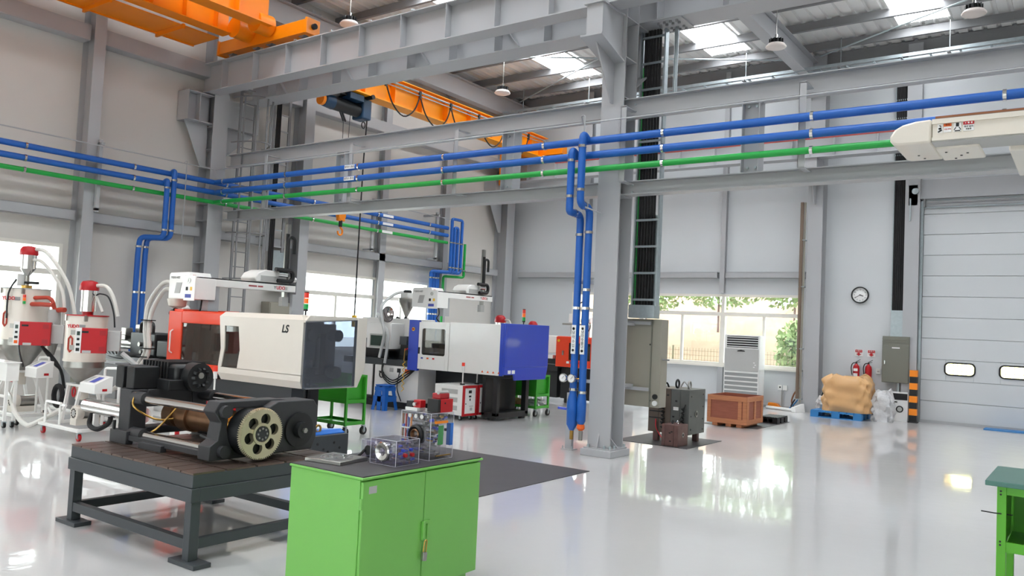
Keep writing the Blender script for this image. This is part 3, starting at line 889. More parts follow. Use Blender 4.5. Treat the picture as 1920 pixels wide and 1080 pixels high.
# riser cluster at the far end of the left wall
yy = [16.3, 16.42, 16.56, 16.72]
for i, y in enumerate(yy):
    o = thing('riser_pipe', 'blue riser at the far left wall, %s of the cluster of four' % ['nearest', 'second', 'third', 'farthest'][i], 'pipe', (-13.7, y, 1.5))
    top = [4.38, 4.2, 4.12, 4.38][i]
    low = [15.9, 16.0, 16.1, 16.18][i]
    G().tube(fillet([(-13.75, y, top), (-13.75, y, 3.02), (-14.05, low, 3.02), (-14.05, low, 2.7), (-14.05, low, 0.0)], 0.07), 0.045, 10).build('pipe_run', 'blue_pipe', o)
    for c in ((-13.75, y, 3.14), (-13.75, y, 3.8), (-14.05, low, 2.85), (-14.05, low, 1.9)): clamp(o, c, 'z', 0.051)
for a, b, zz, t in ((16.3, 16.72, 4.38, 'outer'), (16.42, 16.56, 4.16, 'inner')):
    o = G().tube(fillet([(-13.75, a, zz - 0.06), (-13.75, a, zz + 0.05), (-13.75, b, zz + 0.05), (-13.75, b, zz - 0.06)], 0.06), 0.04, 10).build('pipe_bend', 'blue_pipe')
    tag(o, '%s blue U bend on top of the riser cluster' % t, 'pipe')
pipe('green riser beside the blue risers at the far end of the left wall', [(-13.75, 16.88, 3.82), (-13.75, 16.88, 2.92), (-14.05, 16.4, 2.92), (-14.05, 16.4, 0.0)], 0.036, 'green_pipe', [((-13.75, 16.88, 3.1), 'z'), ((-14.05, 16.4, 1.95), 'z')], 'riser_pipe', 0.06, 10)

# ------------------------------------------------------------------ caged ladder and cable ladder on the left wall
ld = thing('caged_ladder', 'grey caged wall ladder behind the corner column', 'ladder', (-13.9, 9.95, 1.6))
for y in (9.78, 10.12):
    G().box(-13.93, -13.9, y - 0.025, y + 0.025, 1.55, 6.45).build('rail', 'steel_dk', ld)
z = 1.7
while z < 6.4:
    G().cyl((-13.915, 9.78, z), (-13.915, 10.12, z), 0.011, n=6).build('rung', 'steel_dk', ld); z += 0.3
def arc(z, r=0.36):
    return [(-13.9 + r * 1.7 * sin(t), 9.95 - r * cos(t), z) for t in [pi * i / 12 for i in range(13)]]
for z in (2.35, 3.25, 4.15, 5.05, 5.95):
    G().tube(arc(z), 0.014, 6).build('hoop', 'steel_dk', ld)
for i in (2, 4, 6, 8, 10):
    x, y, _ = arc(0)[i]
    G().box(x - 0.006, x + 0.006, y - 0.018, y + 0.018, 2.35, 5.95).build('cage_bar', 'steel_dk', ld)
cl = thing('cable_ladder', 'grey cable ladder on the left wall with black cables', 'cable ladder', (-14.0, 10.85, 2.9))
for y in (10.66, 11.06): G().box(-14.02, -13.99, y - 0.03, y + 0.03, 3.0, 8.3).build('rail', 'steel_dk', cl)
z = 3.1
while z < 8.2:
    G().box(-14.02, -14.0, 10.66, 11.06, z, z + 0.03).build('rung', 'steel', cl); z += 0.35
for y in (10.72, 10.76, 10.8): G().cyl((-13.98, y, 2.6), (-13.98, y, 8.3), 0.022, n=6).build('cable', 'rubber', cl)
g = G(); g.box(-14.36, -14.2, 11.0, 11.38, 2.2, 3.06); tag(g.build('cable_duct', 'galv'), 'shiny galvanised cable duct on the left wall behind the white robot arm', 'duct')
g = G(); g.box(-14.38, -14.1, 10.9, 11.46, 1.2, 1.95); g.box(-14.1, -14.09, 10.92, 11.44, 1.22, 1.93); tag(g.build('wall_cabinet', 'taupe', bevel=0.008), 'beige wall cabinet under the galvanised duct behind the orange machine', 'cabinet')

# ------------------------------------------------------------------ vertical cable tray and switch panel at the main column
ct = thing('cable_ladder', 'vertical cable tray full of black cables behind the main column', 'cable ladder', (-5.05, 10.2, 1.9))
for x in (-5.23, -4.87): G().box(x - 0.012, x + 0.012, 10.15, 10.25, 2.02, 7.9).build('rail', 'galv', ct)
z = 2.1
while z < 7.8:
    G().box(-5.23, -4.87, 10.16, 10.18, z, z + 0.03).build('rung', 'galv', ct); z += 0.37
for i in range(6): G().cyl((-5.19 + 0.045 * i, 10.21, 1.9), (-5.19 + 0.045 * i, 10.21, 8.0), 0.021, n=8).build('cable', 'rubber', ct)
G().box(-5.22, -4.88, 10.24, 10.25, 2.02, 3.3).build('back_plate', 'galv', ct)
G().cyl((-5.205, 10.19, 1.95), (-5.205, 10.19, 5.4), 0.008, n=6).build('earth_wire', 'green_pipe', ct)
G().box(-5.26, -4.87, 10.12, 10.3, 1.86, 2.04).build('entry_box', 'galv', ct)
g = G(); g.cyl((-4.72, 10.2, 4.8), (-4.72, 10.2, 6.1), 0.03, n=10); o = struct(g.build('conduit', 'galv')); o['label'] = 'galvanised conduit rising beside the cable tray at the main column'
pn = thing('switchboard', 'beige switch panel seen from the back, hung behind the main column', 'panel', (-5.1, 10.3, 0.64))
G().box(-5.4, -4.8, 10.24, 10.46, 0.64, 1.85).build('cabinet_body', 'taupe', pn, bevel=0.008)
for zz in (1.77, 0.86): G().box(-5.4, -4.95, 10.2, 10.24, zz, zz + 0.045).build('mounting_rail', 'steel', pn)
G().box(-4.95, -4.935, 10.225, 10.24, 0.64, 1.84).build('seam', 'taupe_dk', pn)
for zz, m in ((0.79, 'black_pla'), (0.7, 'white_pla')): G().cyl((-4.86, 10.215, zz), (-4.86, 10.24, zz), 0.036, n=14).build('cable_gland', m, pn)
for x, zz in ((-4.96, 1.5), (-4.94, 0.73)): G().cyl((x, 10.23, zz), (x, 10.24, zz), 0.012, n=8).build('screw_hole', 'black_pla', pn)
G().tube([(-4.8, 10.3, 1.3), (-4.7, 10.3, 1.3)], 0.012, 6).build('handle', 'steel_dk', pn)
for zz in (0.9, 1.75): G().box(-5.3, -5.2, 9.86, 10.24, zz, zz + 0.04).build('support_arm', 'steel', pn)

# ------------------------------------------------------------------ near crane (orange, double girder)
cr = thing('bridge_crane', 'orange double girder bridge crane at the top left of the hall', 'crane', (-13.0, 8.0, 6.6))
Y0 = 0.0
g = G(); g.ibeam('y', Y0, 8.75, -13.0, 7.15, 0.3, 0.75, 0.02, 0.014); g.build('girder', 'crane_o', cr)
y = 1.0
while y < 8.7:
    G().box(-12.99, -12.86, y, y + 0.014, 6.8, 7.5).build('web_stiffener', 'crane_o', cr); y += 0.62
g = G(); g.ibeam('y', Y0, 8.9, -12.05, 7.2, 0.32, 0.8, 0.02, 0.014); g.build('girder', 'crane_o', cr)
y = 1.2
while y < 8.8:
    G().box(-12.04, -11.9, y, y + 0.014, 6.85, 7.55).build('web_stiffener', 'crane_o', cr); y += 0.7
y = Y0
while y < 8.6:
    G().box(-13.95, -13.16, y + 0.01, min(y + 1.3, 8.68), 6.72, 6.735).build('walkway_plate', 'crane_o', cr)
    G().bar((-13.99, y + 0.02, 6.695), (-13.1, y + 0.02, 6.695), 0.04, 0.09).build('walkway_rib', 'crane_o', cr); y += 1.32
G().box(-13.98, -13.94, Y0, 8.68, 6.7, 6.8).build('toe_board', 'crane_o', cr)
g = G(); g.box(-13.7, -11.2, 9.06, 9.32, 6.62, 6.86); g.box(-13.75, -13.7, 9.04, 9.34, 6.6, 6.88); g.box(-11.2, -11.15, 9.04, 9.34, 6.6, 6.88); g.build('end_truck', 'crane_o', cr, bevel=0.006)
G().cyl((-11.15, 9.19, 6.74), (-11.09, 9.19, 6.74), 0.05, n=12).build('buffer', 'rubber', cr)
for x in (-13.45, -12.7, -12.3, -11.4): G().cyl((x, 9.14, 6.69), (x, 9.24, 6.69), 0.11, n=18).build('wheel', 'steel_dk', cr)
for x in (-12.78, -12.18):
    G().cyl((x, 8.72, 6.88), (x, 9.04, 6.88), 0.19, n=24).build('end_bracket', 'crane_o', cr)
G().tube([(-11.55, 3.0, 7.72), (-11.55, 9.1, 7.72)], 0.03, 8).build('festoon_rail', 'galv', cr)
G().box(-12.6, -12.4, 6.9, 7.4, 7.3, 7.5).build('festoon_box', 'blue_m', cr)

# ------------------------------------------------------------------ far crane (yellow) with blue hoist
cf = thing('bridge_crane', 'yellow single girder bridge crane over the far bay', 'crane', (-12.8, 14.5, 6.4))
g = G(); g.box(-12.98, -12.62, 10.1, 19.0, 6.46, 6.49); g.box(-12.98, -12.62, 10.1, 19.0, 7.03, 7.05); g.box(-12.81, -12.79, 10.1, 19.0, 6.49, 7.03)
g.build('girder', 'crane_y', cf)
y = 11.0
while y < 18.8:
    G().box(-12.785, -12.64, y, y + 0.012, 6.5, 7.0).build('web_stiffener', 'crane_o', cf); y += 0.9
for yc in (10.1, 18.9):
    g = G(); g.box(-14.0 if yc < 12 else -14.05, -11.9, yc - 0.12, yc + 0.12, 6.58, 6.8) if yc < 12 else g.box(-14.05, -12.0, yc - 0.13, yc + 0.13, 6.52, 6.76)
    g.build('end_truck', 'crane_o', cf, bevel=0.006)
    for x in (-13.7, -12.2): G().cyl((x, yc - 0.04, 6.63 if yc < 12 else 6.58), (x, yc + 0.04, 6.63 if yc < 12 else 6.58), 0.09, n=16).build('wheel', 'steel_dk', cf)
G().box(-13.9, -13.5, 18.45, 18.75, 5.7, 6.6).build('drive_box', 'crane_o', cf)
g = G(); g.cyl((-12.6, 10.3, 6.93), (-12.6, 18.8, 6.93), 0.022, n=6); g.build('festoon_rail', 'galv', cf)
G().cyl((-12.58, 10.3, 6.84), (-12.58, 18.8, 6.84), 0.012, n=6).build('festoon_wire', 'galv', cf)
fy = [12.45, 13.55, 14.65, 15.75, 16.85, 17.95]
for i in range(len(fy) - 1):
    a, b = fy[i], fy[i + 1]
    G().tube([(-12.58, a, 6.84), (-12.56, a + 0.2, 6.45), (-12.55, (a + b) / 2, 6.24), (-12.56, b - 0.2, 6.45), (-12.58, b, 6.84)], 0.017, 6, smooth=4).build('festoon_cable', 'rubber', cf)
for y in fy: G().box(-12.6, -12.56, y - 0.03, y + 0.03, 6.78, 6.95).build('cable_trolley', 'black_pla', cf)
hs = thing('hoist', 'dark blue electric rope hoist under the yellow crane', 'hoist', (-12.95, 11.7, 6.0))
G().cyl((-12.95, 11.25, 6.16), (-12.95, 12.0, 6.16), 0.14, n=20).build('rope_drum', 'black', hs)
G().lathe((-12.95, 11.02, 6.16), [(0.08, 0.0), (0.13, 0.04), (0.15, 0.26), (0.1, 0.3)], 18, 'y').build('drum_motor', 'hoist_b', hs)
G().cyl((-12.95, 10.96, 6.16), (-12.95, 11.03, 6.16), 0.12, n=16).build('motor_fan_cover', 'hazard', hs)
G().box(-13.12, -12.78, 12.0, 12.26, 5.98, 6.42).build('gear_housing', 'hoist_b', hs, bevel=0.03)
G().box(-13.1, -12.7, 11.55, 11.95, 6.3, 6.44).build('control_box', 'hoist_b', hs, bevel=0.01)
g = G(); g.box(-13.1, -12.8, 11.1, 12.2, 6.36, 6.4); g.box(-13.1, -13.07, 11.3, 11.36, 6.1, 6.4); g.box(-13.1, -13.07, 12.0, 12.06, 6.1, 6.4); g.build('frame', 'black', hs)
for y in (11.2, 12.1): G().cyl((-13.02, y, 6.44), (-12.58, y, 6.44), 0.05, n=12).build('trolley_wheel', 'black', hs)
for y in (11.5, 11.56): G().bar((-12.95, y, 6.05), (-12.95, y + 0.12, 5.85), 0.03).build('rope_guide', 'black', hs)
for y in (11.61, 11.8):
    G().cyl((-12.95, y, 6.05), (-12.95, 11.7 + (y - 11.7) * 0.4, 3.92), 0.007, n=5).build('rope', 'black', hs)
hk = thing('crane_hook', 'orange hook block hanging from the blue hoist', 'hook', (-12.95, 11.7, 3.5))
G().box(-12.99, -12.91, 11.6, 11.8, 3.72, 3.95).build('block_housing', 'hazard', hk, bevel=0.02)
G().cyl((-13.0, 11.7, 3.84), (-12.9, 11.7, 3.84), 0.1, n=18).build('sheave', 'crane_o', hk)
G().cyl((-12.95, 11.7, 3.6), (-12.95, 11.7, 3.74), 0.04, n=12).build('swivel', 'black', hk)
G().tube([(-12.95, 11.7, 3.62)] + [(-12.95, 11.7 + 0.065 * sin(t), 3.5 + 0.075 * cos(t)) for t in [0.2 + 4.6 * i / 12 for i in range(13)]], 0.02, 8).build('hook', 'hazard', hk)
pc = thing('pendant_cable', 'long black pendant control cable hanging from the hoist', 'cable', (-12.85, 12.15, 1.6))
G().tube([(-12.85, 12.2, 6.0), (-12.85, 12.16, 5.0), (-12.85, 12.15, 3.0), (-12.85, 12.15, 1.75)], 0.016, 6).build('cable_run', 'rubber', pc)
G().tube([(-12.85, 12.1 + 0.05 * cos(t), 5.86 + 0.07 * sin(t)) for t in [2 * pi * i / 14 for i in range(15)]], 0.012, 6).build('cable_loop', 'rubber', pc)
G().box(-12.89, -12.81, 12.11, 12.19, 1.5, 1.75).build('pendant_control', 'yellow', pc, bevel=0.01)
pc2 = thing('pendant_cable', 'black pendant cable hanging behind the lower tie beam left of the blue drop pipes', 'cable', (-10.2, 18.9, 3.0))
G().tube([(-10.45, 18.9, 5.83), (-10.47, 18.9, 4.6)], 0.034, 6).build('cable_run', 'rubber', pc2)
G().tube([(-10.47, 18.9, 4.6), (-10.5, 18.9, 4.0), (-10.53, 18.9, 2.95)], 0.018, 6).build('cable_tail', 'rubber', pc2)

# ------------------------------------------------------------------ high-bay lamps, roof cable tray
def lamp(loc, label, first=None):
    if first: return dup(first, loc, label)
    t = thing('high_bay_lamp', label, 'lamp', loc, 'high bay lamps under the roof')
    x, y, z = loc
    G().lathe((x, y, z), [(0.02, -0.03), (0.12, -0.025), (0.19, 0.0), (0.2, 0.02), (0.16, 0.07), (0.1, 0.09)], 24).build('dome', 'lamp_white', t)
    G().cyl((x, y, z + 0.07), (x, y, z + 0.17), 0.1, n=16).build('driver_housing', 'black_pla', t)
    for i in range(12):
        a = 2 * pi * i / 12
        G().bar((x + 0.07 * cos(a), y + 0.07 * sin(a), z + 0.12), (x + 0.14 * cos(a), y + 0.14 * sin(a), z + 0.12), 0.01, 0.1).build('fin', 'black_pla', t)
    G().cyl((x, y, z + 0.17), (x, y, z + 0.26), 0.03, n=10).build('neck', 'chrome', t)
    G().tube([(x, y, z + 0.26), (x, y, z + 0.6), (x, y, z + 0.96)], 0.008, 5).build('chain', 'steel_bare', t)
    return t
l0 = lamp((-1.72, 15.7, 7.42), 'white high bay lamp under the roof, nearest the overhead door')
lamp((-5.15, 15.74, 7.42), 'white high bay lamp under the roof beside the big rafter', l0)
lamp((-11.95, 15.84, 7.42), 'white high bay lamp above the yellow crane', l0)
lamp((-12.3, 11.05, 7.6), 'white high bay lamp peeping over the near girder beside the orange crane', l0)
tr = thing('roof_cable_tray', 'galvanised cable tray hung on rods under the roof near the back wall', 'cable tray', (-4, 18.5, 7.7))
for y in (18.35, 18.65): G().box(-14.0, XR, y - 0.008, y + 0.008, 7.73, 7.80).build('side_rail', 'galv', tr)
x = -13.8
while x < XR:
    G().box(x - 0.02, x + 0.02, 18.35, 18.65, 7.725, 7.745).build('rung', 'galv', tr); x += 0.55
x = -13.2
while x < XR:
    for y in (18.5,): G().cyl((x, y, 7.7), (x, y, 8.42), 0.009, n=5).build('hanger_rod', 'galv', tr)
    G().box(x - 0.03, x + 0.03, 18.3, 18.7, 7.69, 7.72).build('hanger_bar', 'steel_dk', tr); x += 2.15
# ------------------------------------------------------------------ helpers for rotated boxes and wheels
def rbox(g, cx, cy, z0, z1, w, d, yaw):
    c, s = cos(yaw), sin(yaw)
    P = [(-w / 2, -d / 2), (w / 2, -d / 2), (w / 2, d / 2), (-w / 2, d / 2)]
    q = [(cx + x * c - y * s, cy + x * s + y * c) for x, y in P]
    return g.hexa([(x, y, z0) for x, y in q] + [(x, y, z1) for x, y in q])

def caster(parent, x, y, r=0.05, ax='x', m='rubber', nm='caster', plate='galv'):
    g = G(); w = 0.03
    if ax == 'x': g.cyl((x - w / 2, y, r), (x + w / 2, y, r), r, n=16)
    else: g.cyl((x, y - w / 2, r), (x, y + w / 2, r), r, n=16)
    c = g.build(nm, m, parent)
    g = G(); g.box(x - 0.024, x + 0.024, y - 0.024, y + 0.024, r * 2 + 0.004, r * 2 + 0.014)
    if ax == 'x': g.box(x - 0.024, x - 0.018, y - 0.016, y + 0.016, r * 0.8, r * 2 + 0.004); g.box(x + 0.018, x + 0.024, y - 0.016, y + 0.016, r * 0.8, r * 2 + 0.004)
    else: g.box(x - 0.016, x + 0.016, y - 0.024, y - 0.018, r * 0.8, r * 2 + 0.004); g.box(x - 0.016, x + 0.016, y + 0.018, y + 0.024, r * 0.8, r * 2 + 0.004)
    g.build('caster_fork', plate, c)
    g = G()
    if ax == 'x': g.cyl((x - w / 2 - 0.002, y, r), (x + w / 2 + 0.002, y, r), r * 0.5, n=12)
    else: g.cyl((x, y - w / 2 - 0.002, r), (x, y + w / 2 + 0.002, r), r * 0.5, n=12)
    g.build('wheel_hub', 'steel_bare', c)
    return c

# ------------------------------------------------------------------ floor mats
def mat_on_floor(x0, x1, y0, y1, label, m='mat_rub', z=0.006):
    g = G(); g.box(x0, x1, y0, y1, 0.0, z)
    return tag(g.build('floor_mat', m), label, 'floor mat')
mat_on_floor(-7.4, -4.79, 6.2, 8.4, 'large black rubber mat on the floor behind the light green cabinet')
mat_on_floor(-5.95, -4.76, 11.16, 12.5, 'black mat on the floor under the brown steel mould')
mat_on_floor(-6.0, -4.95, 14.75, 16.7, 'black mat on the floor under the wooden crate')
mat_on_floor(-1.8, 0.6, 19.28, 19.7, 'blue mat on the floor along the overhead door', 'blue_pal', 0.02)

# ------------------------------------------------------------------ dark steel surface table
TX0, TX1, TY0, TY1, TZ = -6.36, -4.76, 3.16, 4.4, 0.6
tb_ = thing('surface_table', 'dark grey steel table with a slotted brown plate top carrying the drive unit', 'table', ((TX0 + TX1) / 2, (TY0 + TY1) / 2, 0))
G().box(TX0, TX1, TY0, TY1, TZ - 0.1, TZ - 0.012).build('top_plate', 'char', tb_, bevel=0.004)
nx, ny = 11, 5
for i in range(nx):
    for j in range(ny):
        ax_, bx_ = TX0 + (TX1 - TX0) * i / nx, TX0 + (TX1 - TX0) * (i + 1) / nx
        ay_, by_ = TY0 + (TY1 - TY0) * j / ny, TY0 + (TY1 - TY0) * (j + 1) / ny
        g = G(); k = 0.005
        g.box(ax_ + (0.0 if i == 0 else k), bx_ - (0 if i == nx - 1 else k), ay_ + (0.0 if j == 0 else 0.011), by_ - (0 if j == ny - 1 else 0.011), TZ - 0.012, TZ)
        g.build('slot_block', 'slab', tb_)
g = G()
for (a, b, c, d) in ((TX0 - 0.012, TX1 + 0.012, TY0 - 0.012, TY0 + 0.05), (TX0 - 0.012, TX1 + 0.012, TY1 - 0.05, TY1 + 0.012), (TX0 - 0.012, TX0 + 0.05, TY0 + 0.05, TY1 - 0.05), (TX1 - 0.05, TX1 + 0.012, TY0 + 0.05, TY1 - 0.05)):
    g.box(a, b, c, d, TZ - 0.19, TZ - 0.1)
g.build('apron', 'char', tb_, bevel=0.003)
for lx in (TX0 + 0.0, TX1 - 0.07):
    for ly in (TY0 + 0.0, TY1 - 0.07):
        G().box(lx, lx + 0.07, ly, ly + 0.07, 0.03, TZ - 0.19).build('leg', 'char', tb_, bevel=0.003)
        f = G(); f.box(lx - 0.11, lx + 0.18, ly - 0.03, ly + 0.1, 0.0, 0.03); f.build('foot_plate', 'char', tb_, bevel=0.003)
for ly in (TY0 + 0.005, TY1 - 0.065): G().box(TX0 + 0.07, TX1 - 0.07, ly, ly + 0.05, 0.1, 0.165).build('stretcher', 'char', tb_)
for lx in (TX0 + 0.01, TX1 - 0.06): G().box(lx, lx + 0.05, TY0 + 0.07, TY1 - 0.07, 0.1, 0.165).build('stretcher', 'char', tb_)

# ------------------------------------------------------------------ drive unit on the table
du = thing('clamp_drive', 'dismantled dark clamping drive with tie bars, ball screw and big toothed gear on the table', 'machine', (-5.5, 3.8, TZ))
z0 = TZ
# left plate (frame with an opening), base rails, right plate
g = G()
g.box(-6.3, -6.14, 3.48, 3.62, z0 + 0.06, z0 + 0.42); g.box(-6.3, -6.14, 4.02, 4.16, z0 + 0.06, z0 + 0.42); g.box(-6.3, -6.14, 3.62, 4.02, z0 + 0.28, z0 + 0.42); g.box(-6.3, -6.14, 3.62, 4.02, z0 + 0.06, z0 + 0.12)
g.build('left_platen', 'char2', du, bevel=0.008)
for y in (3.44, 4.16): G().box(-6.34, -6.1, y, y + 0.06, z0, z0 + 0.1).build('foot', 'char2', du, bevel=0.004)
for y in (3.46, 4.14):
    g = G(); g.box(-6.14, -5.0, y, y + 0.1, z0 + 0.03, z0 + 0.07); g.box(-5.9, -5.6, y - 0.03, y + 0.02, z0, z0 + 0.05); g.build('base_rail', 'char2', du, bevel=0.004)
g = G()
g.prism([(3.42, 0.02), (3.75, 0.02), (3.72, 0.1), (3.58, 0.14), (3.55, 0.24), (3.56, 0.34), (3.6, 0.38), (3.95, 0.38), (4.05, 0.34), (4.08, 0.1), (4.2, 0.02), (4.22, 0.2), (4.2, 0.4), (4.0, 0.43), (3.66, 0.43), (3.48, 0.43), (3.44, 0.36), (3.5, 0.28), (3.48, 0.16), (3.42, 0.12)], 'x', -5.12, -4.98)
g.v = [(x, y, z + z0) for x, y, z in g.v]
g.build('right_platen', 'char2', du, bevel=0.006)
for y, zz in ((3.52, 0.36), (3.52, 0.08), (4.12, 0.36), (4.12, 0.08)):
    G().cyl((-6.16, y, z0 + zz), (-5.0, y, z0 + zz), 0.032, n=18).build('tie_bar', 'chrome', du)
    G().cyl((-4.99, y, z0 + zz), (-4.94, y, z0 + zz), 0.045, n=16).build('tie_bar_nut', 'char2', du)
    G().cyl((-6.15, y, z0 + zz), (-5.98, y, z0 + zz), 0.05, n=16).build('tie_bar_bushing', 'char2', du)
cyy, czz = 3.82, z0 + 0.22
for x0, x1, r, m in ((-6.1, -5.98, 0.1, 'bronze'), (-5.98, -5.9, 0.075, 'bronze'), (-5.9, -5.76, 0.115, 'bronze'), (-5.76, -5.4, 0.095, 'bronze'), (-5.4, -5.34, 0.105, 'bronze'), (-5.34, -5.12, 0.06, 'gold')):
    G().cyl((x0, cyy, czz), (x1, cyy, czz), r, n=24).build('ball_screw_nut' if m == 'bronze' else 'ball_screw', m, du)
x = -5.33
while x < -5.14:
    G().lathe((x, cyy, czz), [(0.058, 0), (0.072, 0.006), (0.072, 0.014), (0.058, 0.02)], 20, 'x').build('screw_thread', 'gold', du); x += 0.034
G().tube([(-5.6, cyy - 0.05, czz - 0.12), (-5.3, cyy - 0.1, czz - 0.14)], 0.02, 8).build('grease_line', 'char2', du)
# gear
GX, GY, GZ = -4.84, 3.73, z0 + 0.205
R0, R1, nt = 0.172, 0.185, 72
gear = bmesh.new()
def ring_shape():
    outer = []
    for i in range(nt):
        for f, r in ((0.0, R0), (0.28, R1), (0.55, R1), (0.83, R0)):
            a = 2 * pi * (i + f) / nt; outer.append((r * cos(a), r * sin(a)))
    return outer
cu = bpy.data.curves.new('gear_outline', 'CURVE'); cu.dimensions = '2D'; cu.fill_mode = 'BOTH'; cu.extrude = 0.016
def spl(pts):
    s = cu.splines.new('POLY'); s.points.add(len(pts) - 1); s.use_cyclic_u = True
    for p, q in zip(s.points, pts): p.co = (q[0], q[1], 0, 1)
spl(ring_shape())
for k in range(6):
    a = 2 * pi * k / 6 + 0.25
    spl([(0.106 * cos(a) + 0.041 * cos(t), 0.106 * sin(a) + 0.041 * sin(t)) for t in [2 * pi * i / 18 for i in range(18)]])
tmp = bpy.data.objects.new('gear_tmp', cu); COL.objects.link(tmp)
dg = bpy.context.evaluated_depsgraph_get()
me = bpy.data.meshes.new_from_object(tmp.evaluated_get(dg))
bpy.data.objects.remove(tmp); bpy.data.curves.remove(cu)
me.materials.clear(); me.materials.append(MT['gear'])
go = bpy.data.objects.new('gear', me); COL.objects.link(go); go.parent = du
go.location = Vector((GX, GY, GZ)) - world_loc(du); go.rotation_euler = (pi / 2, 0, pi / 2)
G().disc_ring((GX - 0.02, GY, GZ), 0.06, 0.078, 'x', 0.045).build('gear_hub_ring', 'gear', go if False else du)
G().cyl((GX - 0.02, GY, GZ), (GX + 0.022, GY, GZ), 0.056, n=20).build('gear_hub', 'char2', du)
for k in range(8):
    a = 2 * pi * k / 8; G().cyl((GX + 0.02, GY + 0.038 * cos(a), GZ + 0.038 * sin(a)), (GX + 0.03, GY + 0.038 * cos(a), GZ + 0.038 * sin(a)), 0.008, n=6).build('hub_bolt', 'steel_bare', du)
G().cyl((-5.0, GY, GZ), (-4.87, GY, GZ), 0.17, n=28).build('gear_drum', 'black', du)
# belt side: second box behind the gear
g = G(); g.prism([(3.86, 0.04), (4.26, 0.04), (4.3, 0.12), (4.3, 0.37), (4.26, 0.42), (3.92, 0.42), (3.84, 0.38)], 'x', -5.12, -4.9); g.v = [(x, y, z + z0) for x, y, z in g.v]
g.build('motor_bracket', 'char2', du, bevel=0.008)
G().disc_ring((-4.9, 4.12, z0 + 0.2), 0.0, 0.13, 'x', 0.02).build('pulley_cover', 'black', du)
G().cyl((-4.88, 4.12, z0 + 0.2), (-4.83, 4.12, z0 + 0.2), 0.06, n=18).build('pulley', 'black', du)
G().cyl((-4.83, 4.12, z0 + 0.2), (-4.81, 4.12, z0 + 0.2), 0.02, n=6).build('pulley_bolt', 'steel_bare', du)
# motor on top of left side
G().box(-6.28, -5.98, 3.7, 4.06, z0 + 0.42, z0 + 0.5).build('motor_base', 'black', du, bevel=0.004)
g = G(); g.box(-6.5, -6.02, 3.78, 4.1, z0 + 0.46, z0 + 0.62); g.build('motor_body', 'black', du, bevel=0.03)
for i in range(9):
    G().box(-6.5 + 0.045 * i, -6.485 + 0.045 * i, 3.77, 4.11, z0 + 0.45, z0 + 0.635).build('cooling_fin', 'black', du)
G().cyl((-6.05, 3.94, z0 + 0.52), (-5.92, 3.94, z0 + 0.52), 0.118, n=24).build('motor_end_bell', 'black', du)
for k in range(10):
    a = 2 * pi * k / 10
    G().bar((-5.97, 3.94 + 0.1 * cos(a), z0 + 0.52 + 0.1 * sin(a)), (-5.9, 3.94 + 0.06 * cos(a), z0 + 0.52 + 0.06 * sin(a)), 0.02).build('bell_rib', 'black', du)
G().cyl((-5.885, 3.92, z0 + 0.54), (-5.88, 3.92, z0 + 0.54), 0.025, n=10).build('nameplate', 'steel_bare', du)
for x in (-6.42, -6.26): G().box(x, x + 0.11, 3.5, 3.72, z0 + 0.42, z0 + 0.6).build('terminal_box', 'black', du, bevel=0.01)
G().tube([(-6.1, 3.5, z0 + 0.4), (-6.05, 3.46, z0 + 0.3), (-5.98, 3.6, z0 + 0.2), (-5.92, 3.72, z0 + 0.2)], 0.008, 6, smooth=5).build('lubrication_hose', 'brass', du)
G().tube([(-5.9, 3.74, z0 + 0.3), (-5.96, 3.6, z0 + 0.12), (-6.1, 3.52, z0 + 0.05)], 0.008, 6, smooth=5).build('lubrication_hose', 'brass', du)
G().cyl((-6.3, 3.45, z0 + 0.1), (-6.3, 3.45, z0 + 0.17), 0.014, n=8).build('levelling_bolt', 'black', du)

# ------------------------------------------------------------------ light green cabinet
CX0, CX1, CY0, CY1, CZ = -3.81, -3.215, 3.17, 4.22, 0.8
cb = thing('tool_cabinet', 'light green two door steel cabinet with black top mat and padlock', 'cabinet', ((CX0 + CX1) / 2, (CY0 + CY1) / 2, 0))
g = G(); g.box(CX0, CX1 - 0.02, CY0, CY1, 0.07, CZ - 0.02); g.build('cabinet_body', 'green_cab', cb, bevel=0.004)
g = G(); g.box(CX0 - 0.008, CX1 + 0.008, CY0 - 0.008, CY1 + 0.012, CZ - 0.02, CZ - 0.006); g.build('top_panel', 'green_cab', cb, bevel=0.004)
g = G(); g.box(CX0, CX1, CY0, CY1 - 0.004, CZ - 0.006, CZ); g.build('top_mat', 'mat_rub', cb)
g = G(); g.box(CX0 + 0.03, CX1 - 0.06, CY0 + 0.03, CY1 - 0.03, 0.0, 0.07); g.build('plinth', 'green_cab', cb)
mid = (CY0 + CY1) / 2 - 0.01
for (a, b, s) in ((CY0 + 0.006, mid - 0.003, 1), (mid + 0.003, CY1 - 0.004, -1)):
    d = G().box(CX1 - 0.02, CX1, a, b, 0.08, CZ - 0.03).build('door', 'green_cab', cb, bevel=0.004)
    if s == 1:
        for zz in (0.62, 0.2): G().cyl((CX1 - 0.006, CY0, zz), (CX1 - 0.006, CY0, zz + 0.06), 0.008, n=8).build('hinge', 'green_cab', d)
        lb = G().box(CX1, CX1 + 0.001, CY0 + 0.05, CY0 + 0.11, CZ - 0.1, CZ - 0.06).build('sticker', 'grey_pla', d)
        G().box(CX1 + 0.001, CX1 + 0.002, CY0 + 0.054, CY0 + 0.106, CZ - 0.07, CZ - 0.064).build('sticker_band', 'red', d) if False else None
    else:
        g = G(); g.box(CX1, CX1 + 0.02, mid - 0.02, mid - 0.005, 0.37, 0.48); g.box(CX1, CX1 + 0.008, mid - 0.02, mid + 0.04, 0.46, 0.48); g.box(CX1, CX1 + 0.008, mid + 0.03, mid + 0.05, 0.37, 0.48)
        g.build('handle', 'green_cab', d, bevel=0.003)
